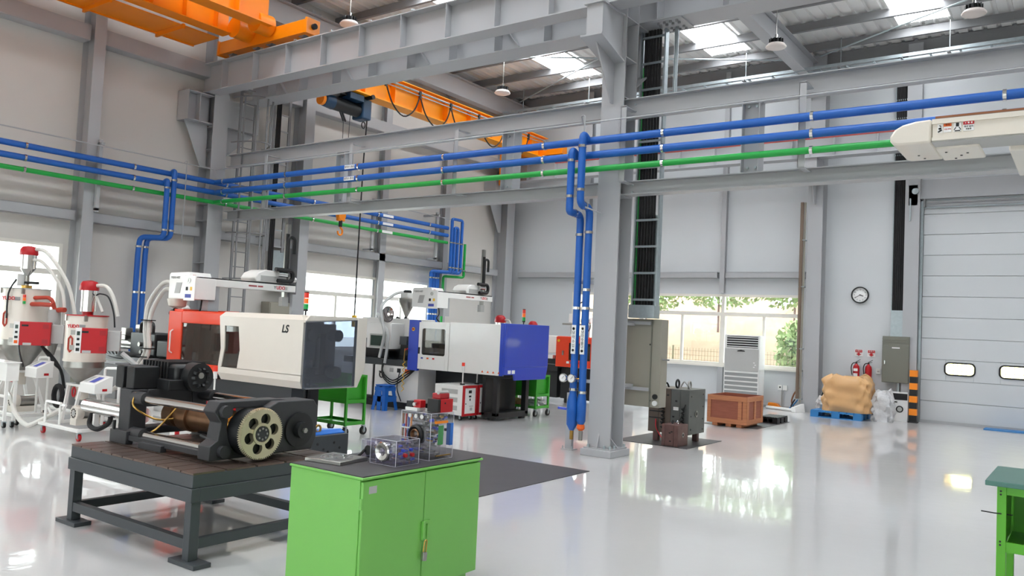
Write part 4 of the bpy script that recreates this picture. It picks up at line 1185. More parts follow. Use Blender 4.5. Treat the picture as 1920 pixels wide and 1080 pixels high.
pl = thing('padlock', 'small brass shackled padlock hanging on the green cabinet doors', 'padlock', (CX1 + 0.02, mid, 0.27))
G().tube(fillet([(CX1 + 0.024, mid - 0.016, 0.3), (CX1 + 0.024, mid - 0.006, 0.37), (CX1 + 0.024, mid + 0.014, 0.37), (CX1 + 0.024, mid + 0.006, 0.3)], 0.01), 0.004, 8).build('shackle', 'brass', pl)
g = G(); g.hexa([(CX1 + 0.014, mid - 0.026, 0.255), (CX1 + 0.034, mid - 0.026, 0.255), (CX1 + 0.034, mid + 0.008, 0.25), (CX1 + 0.014, mid + 0.008, 0.25), (CX1 + 0.014, mid - 0.022, 0.305), (CX1 + 0.034, mid - 0.022, 0.305), (CX1 + 0.034, mid + 0.012, 0.3), (CX1 + 0.014, mid + 0.012, 0.3)]); g.build('lock_body', 'steel_bare', pl, bevel=0.003)

# ------------------------------------------------------------------ things on the cabinet
pt = thing('mould_plate', 'flat grey metal plate with engraved rings on the green cabinet', 'metal plate', (-3.7, 3.42, CZ))
g = G(); rbox(g, -3.69, 3.41, CZ, CZ + 0.022, 0.27, 0.26, radians(8)); g.build('plate', 'steel_bare', pt, bevel=0.003)
for r0, r1 in ((0.07, 0.078), (0.04, 0.048), (0.095, 0.099)): G().disc_ring((-3.69, 3.41, CZ + 0.021), r0, r1, 'z', 0.003).build('engraved_ring', 'steel_dk', pt)
for k in range(5):
    a = 2 * pi * k / 5 + 0.3; G().cyl((-3.69 + 0.058 * cos(a), 3.41 + 0.058 * sin(a), CZ + 0.02), (-3.69 + 0.058 * cos(a), 3.41 + 0.058 * sin(a), CZ + 0.03), 0.013, n=10).build('insert', 'chrome', pt)

def acrylic_mould(label, x0, x1, y0, y1, h, tint, ring_side, seed, plates, nname='acrylic_mould', rods=10):
    """transparent demonstration mould: stacked clear plates with pins, screws and a metal locating ring"""
    r = random.Random(seed)
    t = thing(nname, label, 'mould model', ((x0 + x1) / 2, (y0 + y1) / 2, CZ))
    n = plates
    for i in range(n):
        a, b = x0 + (x1 - x0) * i / n, x0 + (x1 - x0) * (i + 1) / n
        G().box(a + 0.0008, b - 0.0008, y0, y1, CZ, CZ + h).build('clear_plate', tint, t)
    em = G()
    for ex in (x0, x1):
        for ey in (y0, y1): em.box(ex - 0.0012, ex + 0.0012, ey - 0.0012, ey + 0.0012, CZ, CZ + h)
    for ez in (CZ + 0.001, CZ + h):
        for ey in (y0, y1): em.box(x0, x1, ey - 0.001, ey + 0.001, ez - 0.001, ez + 0.001)
        for ex in (x0, x1): em.box(ex - 0.001, ex + 0.001, y0, y1, ez - 0.001, ez + 0.001)
    em.build('edge_highlight', 'edge', t)  # thin pale bars paint highlights along the block's outer edges
    L = ['steel_bare', 'chrome', 'black_pla', 'steel_bare', 'brass', 'blue_m', 'chrome', 'black_pla']
    for i in range(rods):
        yy, zz = r.uniform(y0 + 0.02, y1 - 0.02), CZ + r.uniform(0.02, h - 0.015)
        a = r.uniform(x0 + 0.005, x0 + (x1 - x0) * 0.4); b = a + r.uniform(0.25, 0.55) * (x1 - x0)
        G().cyl((a, yy, zz), (min(b, x1 - 0.004), yy, zz), r.uniform(0.003, 0.008), n=8).build('guide_pin', r.choice(L), t)
    for i in range(rods * 2):
        xx, yy, zz = r.uniform(x0 + 0.01, x1 - 0.01), r.uniform(y0 + 0.015, y1 - 0.015), CZ + r.uniform(0.02, h - 0.02)
        G().cyl((xx, yy - 0.012, zz), (xx, yy + 0.012, zz), r.uniform(0.006, 0.011), n=10).build('screw', r.choice(L), t)
    return t
am = acrylic_mould('violet tinted clear block model with a big silver locating ring on the cabinet', -3.52, -3.31, 3.52, 3.72, 0.15, 'acrylic_v', 'y', 3, 4, rods=16)
G().lathe((-3.42, 3.515, CZ + 0.078), [(0.01, 0.03), (0.012, 0.022), (0.026, 0.0), (0.05, -0.006), (0.058, 0.0), (0.058, 0.028), (0.01, 0.031)], 28, 'y').build('locating_ring', 'chrome', am)
G().box(-3.53, -3.3, 3.51, 3.73, CZ, CZ + 0.008).build('base_plate', 'acrylic', am)
for y in (3.6, 3.66): G().cyl((-3.32, y, CZ + 0.06), (-3.3, y, CZ + 0.06), 0.012, n=10).build('red_plug', 'red', am)
for y in (3.58, 3.65): G().cyl((-3.32, y, CZ + 0.09), (-3.302, y, CZ + 0.09), 0.01, n=10).build('port', 'blue_m', am)
sm = acrylic_mould('smallest dark violet clear block model behind the metal plate', -3.7, -3.57, 3.62, 3.75, 0.11, 'acrylic_v', 'y', 5, 3, rods=14)
G().lathe((-3.635, 3.612, CZ + 0.05), [(0.01, 0.0), (0.03, 0.0), (0.03, 0.02), (0.01, 0.02)], 20, 'y').build('locating_ring', 'black_pla', sm)
G().tube([(-3.66, 3.61, CZ + 0.05), (-3.67, 3.58, CZ + 0.02), (-3.69, 3.58, CZ + 0.006)], 0.008, 6).build('cable', 'black_pla', sm)
tm = acrylic_mould('tall clear layered mould model with coloured pins and red motor on top', -3.58, -3.33, 3.84, 4.06, 0.29, 'acrylic', 'y', 8, 5, rods=34)
for x, m in ((-3.575, 'copper'), (-3.55, 'red'), (-3.53, 'blue_m'), (-3.505, 'hazard')): G().box(x - 0.004, x + 0.004, 3.85, 3.858, CZ + 0.02, CZ + 0.27).build('coloured_rod', m, tm)
for zz in (0.18, 0.09): G().box(-3.58, -3.5, 3.845, 3.85, CZ + zz, CZ + zz + 0.008).build('link_bar', 'white_pla', tm)
G().lathe((-3.45, 3.832, CZ + 0.15), [(0.034, 0.038), (0.036, 0), (0.05, -0.012), (0.062, 0.0), (0.062, 0.04), (0.034, 0.04)], 26, 'y').build('locating_ring', 'black_pla', tm)
G().lathe((-3.45, 3.83, CZ + 0.15), [(0.01, 0.03), (0.03, -0.008), (0.036, -0.004), (0.036, 0.03), (0.01, 0.031)], 20, 'y').build('nozzle_seat', 'bronze', tm)
G().box(-3.335, -3.325, 3.88, 4.0, CZ + 0.225, CZ + 0.24).build('orange_bar', 'hazard', tm)
G().box(-3.345, -3.335, 3.93, 3.97, CZ + 0.09, CZ + 0.21).build('green_block', 'green_pipe', tm)
G().box(-3.36, -3.328, 4.03, 4.058, CZ + 0.08, CZ + 0.22).build('blue_block', 'blue_steel', tm)
G().box(-3.335, -3.327, 3.9, 4.04, CZ + 0.02, CZ + 0.026).build('gold_strip', 'brass', tm)
for k in range(3): G().cyl((-3.5 + 0.05 * k, 3.838, CZ + 0.265), (-3.5 + 0.05 * k, 3.83, CZ + 0.265), 0.014, n=12).build('port', 'chrome', tm)
# red gripper motor on top of the tall model
rm = thing('motor_unit', 'red and black motor box on top of the tall clear model', 'motor', (-3.4, 3.98, CZ + 0.292))
G().box(-3.42, -3.33, 3.9, 3.925, CZ + 0.292, CZ + 0.375).build('black_block', 'black_pla', rm, bevel=0.002)
G().box(-3.42, -3.325, 3.925, 4.04, CZ + 0.292, CZ + 0.375).build('red_housing', 'red', rm, bevel=0.003)
G().box(-3.41, -3.34, 3.93, 4.02, CZ + 0.375, CZ + 0.41).build('red_cap', 'red_dk', rm, bevel=0.005)
G().cyl((-3.36, 3.93, CZ + 0.415), (-3.36, 4.02, CZ + 0.415), 0.012, n=10).build('cable_gland', 'grey_pla', rm)
G().cyl((-3.324, 3.96, CZ + 0.35), (-3.322, 3.96, CZ + 0.35), 0.006, n=8).build('screw', 'black_pla', rm)
sv = thing('valve_block', 'small red and black valve on the left top of the tall clear model', 'valve', (-3.52, 3.9, CZ + 0.292))
G().box(-3.57, -3.47, 3.86, 3.94, CZ + 0.292, CZ + 0.312).build('mount', 'white_pla', sv)
G().box(-3.57, -3.52, 3.87, 3.92, CZ + 0.312, CZ + 0.35).build('black_block', 'black_pla', sv)
G().box(-3.52, -3.46, 3.88, 3.93, CZ + 0.312, CZ + 0.36).build('red_block', 'red', sv, bevel=0.003)
G().cyl((-3.49, 3.87, CZ + 0.335), (-3.49, 3.85, CZ + 0.335), 0.012, n=10).build('fitting', 'chrome', sv)

# ------------------------------------------------------------------ blue mould block on the floor
bm_ = thing('mould_block', 'blue mould base with a dark drilled plate and two lifting eyes on the floor', 'mould', (-6.6, 5.85, 0))
G().box(-6.5, -6.44, 5.6, 6.1, 0.06, 0.44).build('dark_plate', 'char', bm_, bevel=0.004)
g = G(); g.prism([(-6.9, 0.06), (-6.5, 0.06), (-6.5, 0.45), (-6.56, 0.48), (-6.84, 0.45), (-6.9, 0.4)], 'y', 5.6, 6.1); g.build('blue_plate', 'blue_steel', bm_, bevel=0.006)
for y in (5.68, 5.98): G().box(-6.78, -6.46, y, y + 0.06, 0.0, 0.06).build('foot', 'blue_steel', bm_)
for y, zz in ((5.68, 0.36), (5.76, 0.3), (5.9, 0.36), (5.98, 0.3), (5.66, 0.26), (5.82, 0.24), (5.82, 0.27)):
    G().cyl((-6.442, y, zz), (-6.436, y, zz), 0.014, n=10).build('bolt_hole', 'black_pla', bm_)
for y, m in ((5.7, 'steel_bare'), (5.77, 'brass')):
    G().tube([(-6.55, y + 0.035 * cos(t), 0.5 + 0.035 * sin(t)) for t in [2 * pi * i / 16 for i in range(17)]], 0.012, 8).build('lifting_eye', m, bm_)

# ------------------------------------------------------------------ green workbench at the right edge
wb_ = thing('workbench', 'green workbench with teal top at the right edge of the picture', 'workbench', (0.2, 6.1, 0))
G().box(-0.52, 1.2, 5.72, 6.5, 0.83, 0.86).build('bench_top', 'green_top', wb_, bevel=0.004)
for lx in (-0.46, 1.08):
    for ly in (5.76, 6.4): 
        l = G().box(lx, lx + 0.05, ly, ly + 0.05, 0.0, 0.83).build('leg', 'green_bn', wb_, bevel=0.003)
        if lx < 0 and ly < 6:
            for zz in (0.8, 0.78, 0.5, 0.48): G().cyl((lx + 0.02, ly - 0.004, zz), (lx + 0.02, ly, zz), 0.006, n=8).build('bolt', 'black_pla', l)
for (a, b) in ((0.78, 0.83), (0.44, 0.5)):
    G().box(-0.41, 1.08, 5.765, 5.79, a, b).build('rail', 'green_bn', wb_); G().box(-0.41, 1.08, 6.42, 6.44, a, b).build('rail', 'green_bn', wb_)
    G().box(-0.45, -0.43, 5.81, 6.4, a, b).build('rail', 'green_bn', wb_); G().box(1.1, 1.12, 5.81, 6.4, a, b).build('rail', 'green_bn', wb_)
G().box(-0.41, 1.08, 6.38, 6.4, 0.5, 0.8).build('back_panel', 'green_bn', wb_)
G().box(-0.43, -0.425, 5.81, 6.38, 0.5, 0.8).build('side_panel', 'green_bn', wb_)
G().box(-0.42, 1.08, 5.79, 6.4, 0.44, 0.455).build('shelf', 'green_bn', wb_)
G().box(-0.42, 1.08, 5.79, 6.4, 0.12, 0.15).build('lower_shelf', 'mat_rub', wb_)
g = G(); g.tube([(-0.54, 5.74, 0.67), (-0.47, 5.74, 0.668), (-0.38, 5.8, 0.66)], 0.004, 6); tag(g.build('wire', 'black_pla'), 'thin black wire sticking out of the green workbench side', 'wire')

# ------------------------------------------------------------------ white robot end at the upper right
rb = thing('robot_arm', 'white robot arm end with rounded nose and warning stickers at the upper right', 'robot', (-0.2, 5.6, 0.0))
prof = [(-0.8, 3.02), (-0.89, 3.015), (-0.96, 3.0), (-1.005, 2.975), (-1.03, 2.935), (-1.03, 2.905), (-1.015, 2.885), (-0.985, 2.876), (-0.8, 2.876)]
G().prism(prof, 'y', 5.36, 5.88).build('nose_cover', 'white_warm', rb, bevel=0.014)
G().box(-0.797, 1.4, 5.37, 5.62, 2.89, 3.0).build('beam_cover', 'white_warm', rb, bevel=0.004)
g = G(); g.box(-0.797, 1.4, 5.355, 5.37, 2.985, 3.015); g.box(-0.797, 1.4, 5.355, 5.37, 2.885, 2.905); g.build('cover_lip', 'white_warm', rb)
G().box(-0.797, -0.56, 5.5, 5.86, 2.862, 2.885).build('under_cover', 'white_warm', rb, bevel=0.008)
G().box(-0.797, 1.4, 5.372, 5.63, 2.876, 2.889).build('under_plate', 'grey_pla', rb)
G().box(-0.42, 1.0, 5.64, 6.5, 2.85, 3.0).build('cross_arm', 'white_warm', rb, bevel=0.01)
for x, y, zb in ((-0.92, 5.7, 2.874), (-0.9, 5.8, 2.874), (-0.75, 5.6, 2.86), (-0.68, 5.72, 2.86), (-0.72, 5.8, 2.86), (-0.64, 5.66, 2.86)): G().cyl((x, y, zb - 0.002), (x, y, zb + 0.004), 0.007, n=8).build('screw', 'black_pla', rb)
G().box(-0.79, 1.4, 5.42, 5.5, 3.0, 3.035).build('linear_guide', 'brown', rb); G().box(-0.79, 1.4, 5.43, 5.49, 3.035, 3.05).build('guide_strip', 'copper', rb)
G().box(0.7, 0.9, 5.4, 5.6, 0.0, 2.876).build('column', 'white_warm', rb)
yf = 5.367
def stick(x0, x1, z0, z1, m, nm='warning_sticker'): return G().box(x0, x1, yf - 0.002, yf + 0.002, z0, z1).build(nm, m, rb)
stick(-0.735, -0.694, 2.967, 2.983, 'ink_org'); stick(-0.735, -0.694, 2.932, 2.965, 'paper')
text('lettering', '주의', 'ink', rb, (-0.714, yf - 0.003, 2.975), 0.014); text('lettering', '끼임 주의', 'ink_red', rb, (-0.714, yf - 0.003, 2.949), 0.009)
stick(-0.768, -0.74, 2.93, 2.983, 'paper', 'pictogram_sticker'); stick(-0.682, -0.642, 2.93, 2.983, 'paper', 'pictogram_sticker')
g = G(); g.bar((-0.765, yf - 0.004, 2.935), (-0.744, yf - 0.004, 2.947), 0.003, 0.008); g.bar((-0.762, yf - 0.004, 2.955), (-0.747, yf - 0.004, 2.957), 0.003, 0.01); g.bar((-0.758, yf - 0.004, 2.975), (-0.748, yf - 0.004, 2.968), 0.003, 0.005); g.build('pictogram', 'ink', rb)
g = G(); g.box(-0.67, -0.654, yf - 0.004, yf - 0.003, 2.96, 2.982); g.bar((-0.68, yf - 0.0035, 2.94), (-0.67, yf - 0.0035, 2.956), 0.002, 0.004); g.bar((-0.644, yf - 0.0035, 2.94), (-0.654, yf - 0.0035, 2.956), 0.002, 0.004); g.box(-0.676, -0.648, yf - 0.004, yf - 0.003, 2.932, 2.938); g.build('pictogram', 'ink', rb)
stick(-0.632, -0.576, 2.968, 2.986, 'ink_red', 'danger_sticker'); stick(-0.632, -0.576, 2.93, 2.966, 'paper', 'danger_sticker')
for i in range(3): G().cyl((-0.62 + 0.016 * i, yf - 0.004, 2.977), (-0.62 + 0.016 * i, yf - 0.0021, 2.977), 0.005, n=3 if i == 0 else 10).build('danger_mark', 'paper', rb)
text('lettering', '접근 금지', 'ink', rb, (-0.604, yf - 0.003, 2.955), 0.012); text('lettering', '작동중', 'ink', rb, (-0.604, yf - 0.003, 2.94), 0.011)
# ------------------------------------------------------------------ along the back wall
ac = thing('air_conditioner', 'tall white floor standing air conditioner in front of the back window', 'air conditioner', (-6.8, 19.2, 0))
G().box(-7.24, -6.38, 19.0, 19.4, 0.04, 1.72).build('cabinet', 'white_pla', ac, bevel=0.012)
G().box(-7.18, -6.42, 18.995, 19.0, 1.42, 1.69).build('outlet_recess', 'black_pla', ac)
for i in range(5): G().box(-7.18, -6.42, 18.985, 19.0, 1.435 + 0.055 * i, 1.452 + 0.055 * i).build('outlet_slat', 'white_pla', ac)
G().box(-7.22, -6.4, 18.985, 19.0, 0.86, 1.39).build('front_panel', 'grey_pla', ac, bevel=0.006)
g = G(); g.prism([(-6.92, 1.325), (-6.72, 1.325), (-6.74, 1.35), (-6.82, 1.365), (-6.9, 1.35)], 'y', 18.978, 18.986); g.build('display', 'black_pla', ac)
for i in range(6):
    z = 0.2 + 0.108 * i
    G().box(-7.21, -6.41, 18.992, 19.0, z, z + 0.072).build('intake_grille', 'grille', ac)
    G().box(-7.22, -6.4, 18.984, 19.0, z + 0.076, z + 0.104).build('intake_bar', 'white_pla', ac)
for x, z in ((-6.5, 0.97), (-6.47, 1.02), (-6.5, 1.07)): G().box(x - 0.02, x + 0.02, 18.983, 18.985, z - 0.008, z + 0.008).build('badge', 'paper', ac)
G().box(-7.2, -6.42, 19.03, 19.37, 0, 0.04).build('plinth', 'grey_pla', ac)

# wooden crate
cr8 = thing('wooden_crate', 'reddish pine crate with framed plywood sides on the mat', 'crate', (-5.48, 15.0, 0.006))
x0, x1, y0, y1, z0, z1 = -5.86, -5.1, 14.6, 15.5, 0.06, 0.57
G().box(x0 + 0.015, x1 - 0.015, y0 + 0.015, y1 - 0.015, z0, z0 + 0.015).build('bottom_panel', 'ply', cr8)
for (a, b, c, d) in ((x0 + 0.012, x1 - 0.012, y0 + 0.012, y0 + 0.022), (x0 + 0.012, x1 - 0.012, y1 - 0.022, y1 - 0.012), (x0 + 0.012, x0 + 0.022, y0 + 0.022, y1 - 0.022), (x1 - 0.022, x1 - 0.012, y0 + 0.022, y1 - 0.022)):
    G().box(a, b, c, d, z0 + 0.015, z1).build('side_panel', 'ply', cr8)
def plank(*a): G().box(*a).build('plank', 'wood', cr8, bevel=0.002)
for yy0, yy1 in ((y0, y0 + 0.012), (y1 - 0.012, y1)):
    plank(x0, x1, yy0, yy1, z1 - 0.09, z1); plank(x0, x1, yy0, yy1, z0, z0 + 0.09)
    for a in (x0, x1 - 0.08, x1 - 0.17): plank(a, a + 0.07, yy0, yy1, z0 + 0.091, z1 - 0.091)
for xx0, xx1 in ((x0, x0 + 0.012), (x1 - 0.012, x1)):
    plank(xx0, xx1, y0 + 0.013, y1 - 0.013, z1 - 0.09, z1); plank(xx0, xx1, y0 + 0.013, y1 - 0.013, z0, z0 + 0.09)
    for a in (y0 + 0.013, y0 + 0.4, y1 - 0.11): plank(xx0, xx1, a, a + 0.1, z0 + 0.091, z1 - 0.091)
for a in (x0 + 0.1, x0 + 0.36, x1 - 0.2): G().box(a, a + 0.1, y0 + 0.02, y1 - 0.02, 0.006, z0).build('skid', 'wood', cr8)

# pallets
def pallet(name, label, x0, x1, y0, y1, z, h, m):
    t = thing(name, label, 'pallet', ((x0 + x1) / 2, (y0 + y1) / 2, z))
    n = 7
    for i in range(n):
        a = x0 + (x1 - x0) * i / n
        G().box(a + 0.006, a + (x1 - x0) / n - 0.006, y0, y1, z + h - 0.025, z + h).build('deck_slat', m, t)
    for i in range(3):
        for j in range(3):
            a = x0 + (x1 - x0 - 0.17) * i / 2; b = y0 + (y1 - y0 - 0.17) * j / 2
            G().box(a, a + 0.17, b, b + 0.17, z + 0.02, z + h - 0.04).build('block', m, t)
    for j in range(3):
        b = y0 + (y1 - y0 - 0.15) * j / 2
        G().box(x0, x1, b, b + 0.15, z, z + 0.02).build('bottom_runner', m, t)
        G().box(x0, x1, b, b + 0.15, z + h - 0.04, z + h - 0.025).build('stringer', m, t)
    return t
pallet('pallet', 'blue plastic pallet carrying the tan bag', -5.03, -3.97, 18.45, 19.3, 0, 0.15, 'blue_pal')
pallet('pallet', 'small black plastic pallet behind the wooden crate', -5.35, -4.98, 16.0, 16.66, 0.006, 0.12, 'black_pla')

def bag_mesh(cx, cy, z0, w, d, h, seed, n=26, m=16, sag=0.1, lean=(0, 0), crumple=0.02, slump=0.0, top=0.6):
    """crumpled sack: a stacked superellipse with folds"""
    r = random.Random(seed)
    ph = [r.uniform(0, 6.28) for _ in range(12)]
    g = G(); vs = []
    for j in range(m + 1):
        t = j / m
        zz = z0 + h * t
        wid = 1.0 + sag * sin(pi * min(1, t * 1.1)) - (max(0, t - top) / (1 - top)) ** 2 * 0.3
        for i in range(n):
            a = 2 * pi * i / n
            ca, sa = cos(a), sin(a)
            e = 0.42
            px = math.copysign(abs(ca) ** e, ca) * w / 2 * wid; py = math.copysign(abs(sa) ** e, sa) * d / 2 * wid
            f = crumple * (sin(5 * a + 9 * t + ph[0]) + 0.7 * sin(9 * a - 14 * t + ph[1]) + 0.5 * sin(3 * a + 23 * t + ph[2]) + 0.6 * sin(13 * a + 6 * t + ph[3]))
            k = 1 + f / max(0.1, (w + d) / 4)
            dz = 0
            if t > 0.6: dz = (t - 0.6) / 0.4 * (0.025 * sin(2 * a + ph[4]) + 0.03 * sin(7 * a + ph[5]) + 0.03 * sin(3 * a + ph[6])) * h - slump * (t - 0.6) * (1 + ca) * h
            vs.append((cx + px * k + lean[0] * t, cy + py * k + lean[1] * t, max(z0, zz + dz)))
    top = len(vs)
    fs = []
    for j in range(m):
        for i in range(n):
            fs.append((j * n + i, j * n + (i + 1) % n, (j + 1) * n + (i + 1) % n, (j + 1) * n + i))
    zc = z0 + h * (0.94 if not slump else 0.85)
    vs2 = [(cx + lean[0] + (vs[m * n + i][0] - cx - lean[0]) * 0.5, cy + lean[1] + (vs[m * n + i][1] - cy - lean[1]) * 0.5, zc + 0.03 * sin(4 * i)) for i in range(n)]
    vs += vs2 + [(cx + lean[0], cy + lean[1], zc)]
    for i in range(n):
        fs.append((m * n + i, m * n + (i + 1) % n, top + (i + 1) % n, top + i)); fs.append((top + i, top + (i + 1) % n, top + n))
    fs.append(tuple(range(n))[::-1])
    g._add(vs, fs); return g
o = bag_mesh(-4.34, 18.86, 0.15, 0.96, 0.66, 0.78, 4, 64, 40, 0.03, crumple=0.017, top=0.8).build('bulk_bag', 'bag'); tag(o, 'large crumpled tan plastic bag on the blue pallet', 'bag')
o = bag_mesh(-3.64, 18.92, 0.0, 0.36, 0.3, 0.66, 9, 30, 20, 0.12, crumple=0.02).build('plastic_bag', 'clear_bag'); tag(o, 'cloudy plastic sack of crumpled film standing beside the blue pallet', 'bag')
o = bag_mesh(-4.95, 19.22, 0.0, 0.24, 0.26, 0.42, 11, 26, 16, 0.08, crumple=0.02).build('white_sack', 'cloth'); tag(o, 'white sacks heaped between the back column and the tan bag', 'bag')
g = G(); g.hexa([(-5.02, 19.2, 0.4), (-4.86, 19.2, 0.32), (-4.86, 19.34, 0.32), (-5.02, 19.34, 0.4), (-4.86, 19.2, 0.86), (-4.78, 19.2, 0.86), (-4.78, 19.36, 0.86), (-4.86, 19.36, 0.86)])
tag(g.build('black_board', 'black_pla', bevel=0.015), 'black board leaning against the left side of the tan bag', 'board')
bx2 = thing('cardboard_box', 'white appliance carton with black top print behind the plastic sack', 'box', (-3.42, 19.5, 0))
G().box(-3.58, -3.24, 19.4, 19.49, 0, 0.63).build('carton', 'paper', bx2)
G().box(-3.575, -3.25, 19.395, 19.4, 0.46, 0.6).build('print_band', 'ink', bx2)
G().cyl((-3.4, 19.394, 0.26), (-3.4, 19.4, 0.26), 0.075, n=20).build('print_disc', 'ink', bx2)
G().cyl((-3.4, 19.392, 0.26), (-3.4, 19.394, 0.26), 0.05, n=20).build('print_disc', 'grey_pla', bx2)
G().box(-3.56, -3.45, 19.394, 19.4, 0.4, 0.425).build('print_line', 'ink', bx2)
bx3 = thing('cardboard_box', 'white flat carton standing behind the cloudy plastic sack', 'box', (-3.78, 19.5, 0))
G().box(-3.96, -3.62, 19.45, 19.6, 0, 0.62).build('carton', 'paper', bx3)
G().box(-3.955, -3.86, 19.445, 19.45, 0.5, 0.58).build('print_band', 'ink', bx3)

bo = thing('bollard', 'orange and black striped corner guard post beside the overhead door', 'bollard', (-3.12, 19.35, 0))
for i in range(8):
    z = 0.02 + 0.138 * i
    G().box(-3.2, -3.05, 19.3, 19.42, z, z + 0.138).build('stripe', 'black_pla' if i % 2 == 0 else 'hazard', bo)
G().box(-3.22, -3.03, 19.28, 19.44, 0, 0.02).build('base', 'black_pla', bo)

pb = thing('electric_panel', 'olive grey wall panel box below the steel duct', 'panel', (-3.5, 19.6, 0.82))
G().box(-3.8, -3.25, 19.5, 19.74, 0.82, 1.84).build('cabinet_body', 'taupe_dk', pb, bevel=0.006)
G().box(-3.79, -3.26, 19.49, 19.5, 0.83, 1.64).build('door', 'taupe_dk', pb, bevel=0.004)
for i in range(2): G().box(-3.8, -3.25, 19.492, 19.5, 1.7 + 0.06 * i, 1.74 + 0.06 * i).build('hood_rib', 'taupe_dk', pb)
G().box(-3.6, -3.44, 19.486, 19.49, 1.575, 1.6).build('nameplate', 'paper', pb)
G().box(-3.75, -3.73, 19.47, 19.49, 1.22, 1.3).build('latch', 'chrome', pb)
G().cyl((-3.48, 19.6, 0.0), (-3.48, 19.6, 0.82), 0.04, n=10).build('conduit', 'galv', pb)
G().box(-3.66, -3.4, 19.62, 19.74, 1.84, 2.42).build('steel_duct', 'galv', pb)
cbd = thing('cable_duct', 'black open cable duct rising beside the door column', 'duct', (-3.53, 19.68, 2.42))
G().box(-3.65, -3.42, 19.66, 19.74, 2.42, 8.2).build('duct', 'black_pla', cbd)
for x in (-3.67, -3.42): G().box(x, x + 0.02, 19.64, 19.74, 2.42, 8.2).build('rail', 'galv', cbd)
z = 5.9
while z < 8: G().box(-3.65, -3.42, 19.64, 19.66, z, z + 0.03).build('rung', 'galv', cbd); z += 0.42
for i in range(5): G().cyl((-3.62 + 0.042 * i, 19.65, 2.42), (-3.62 + 0.042 * i, 19.65, 8.1), 0.018, n=6).build('cable', 'rubber', cbd)

def extinguisher(x, label, lab):
    t = thing('fire_extinguisher', label, 'fire extinguisher', (x, 19.6, 0.78))
    G().lathe((x, 19.62, 0.78), [(0.05, 0), (0.07, 0.015), (0.072, 0.3), (0.06, 0.36), (0.03, 0.39), (0.022, 0.41)], 20).build('cylinder', 'red', t)
    G().cyl((x, 19.62, 1.19), (x, 19.62, 1.22), 0.02, n=10).build('valve', 'black_pla', t)
    g = G(); g.bar((x - 0.01, 19.61, 1.215), (x + 0.08, 19.6, 1.235), 0.02, 0.012); g.bar((x - 0.01, 19.61, 1.225), (x + 0.09, 19.6, 1.285), 0.02, 0.01); g.build('lever', 'black_pla', t)
    G().tube([(x - 0.01, 19.61, 1.21), (x - 0.07, 19.58, 1.19), (x - 0.095, 19.56, 1.1), (x - 0.08, 19.55, 0.98), (x - 0.07, 19.55, 0.93)], 0.011, 6, smooth=4).build('hose', 'rubber', t)
    if lab:
        for zz, h in ((1.02, 0.06), (0.9, 0.07)): G().box(x - 0.045, x + 0.045, 19.545, 19.549, zz, zz + h).build('label', 'paper', t)
    G().box(x - 0.03, x + 0.03, 19.69, 19.75, 1.08, 1.14).build('wall_hook', 'black_pla', t)
extinguisher(-4.36, 'red fire extinguisher with white labels, the left of two on the wall', True)
extinguisher(-4.1, 'plain red fire extinguisher, the right of two on the wall', False)
for x, w in ((-4.34, 'left'), (-4.07, 'right')):
    t = thing('extinguisher_sign', 'red down arrow sign above the %s fire extinguisher' % w, 'sign', (x, 19.745, 1.36))
    G().box(x - 0.085, x + 0.085, 19.738, 19.748, 1.36, 1.51).build('backing', 'paper', t)
    g = G(); g.box(x - 0.075, x + 0.075, 19.73, 19.738, 1.445, 1.505); g.build('red_bar', 'red', t)
    g = G(); g.prism([(x - 0.025, 1.44), (x - 0.025, 1.41), (x - 0.06, 1.41), (x, 1.365), (x + 0.06, 1.41), (x + 0.025, 1.41), (x + 0.025, 1.44)], 'y', 19.73, 19.738); g.build('arrow', 'red', t)
    text('lettering', '소화기', 'paper', t, (x, 19.729, 1.475), 0.045)
ck_ = thing('wall_clock', 'round white wall clock with black rim on the back wall', 'clock', (-4.34, 19.72, 2.56))
c = (-4.34, 19.74, 2.757)
G().disc_ring(c, 0.165, 0.19, 'y', -0.05, 40).build('rim', 'black_pla', ck_)
G().cyl((c[0], 19.72, c[2]), (c[0], 19.744, c[2]), 0.168, n=40).build('face', 'paper', ck_)
for h in range(1, 13):
    a = radians(90 - 30 * h)
    text('numeral', str(h), 'ink', ck_, (c[0] + 0.125 * cos(a), 19.718, c[2] + 0.125 * sin(a)), 0.046)
for ang, L, w in ((90 - 30 * 3.67, 0.075, 0.016), (90 - 6 * 40, 0.115, 0.01)):
    a = radians(ang)
    G().bar((c[0] - 0.02 * cos(a), 19.712, c[2] - 0.02 * sin(a)), (c[0] + L * cos(a), 19.712, c[2] + L * sin(a)), 0.004, w).build('hand', 'ink', ck_)
G().cyl((c[0], 19.708, c[2]), (c[0], 19.716, c[2]), 0.01, n=10).build('hub', 'ink', ck_)
ol = thing('wall_socket', 'small white socket box on the wall beside the olive panel', 'socket', (-3.92, 19.73, 1.0))
G().box(-3.96, -3.87, 19.72, 19.748, 0.98, 1.1).build('plate', 'white_pla', ol, bevel=0.004); G().box(-3.94, -3.89, 19.715, 19.72, 1.02, 1.06).build('outlet', 'grey_pla', ol)
ol = thing('wall_socket', 'white double socket with hanging cable under the back window', 'socket', (-6.03, 19.73, 0.4))
for x, m in ((-6.1, 'white_pla'), (-5.98, 'white_pla')): G().box(x - 0.05, x + 0.05, 19.72, 19.748, 0.44, 0.56).build('plate', m, ol, bevel=0.004)
G().cyl((-6.1, 19.715, 0.51), (-6.1, 19.72, 0.51), 0.02, n=10).build('outlet', 'black_pla', ol)
for x in (-6.06, -6.02): G().cyl((x, 19.73, 0.0), (x, 19.73, 0.44), 0.012, n=6).build('conduit', 'grey_pla', ol)
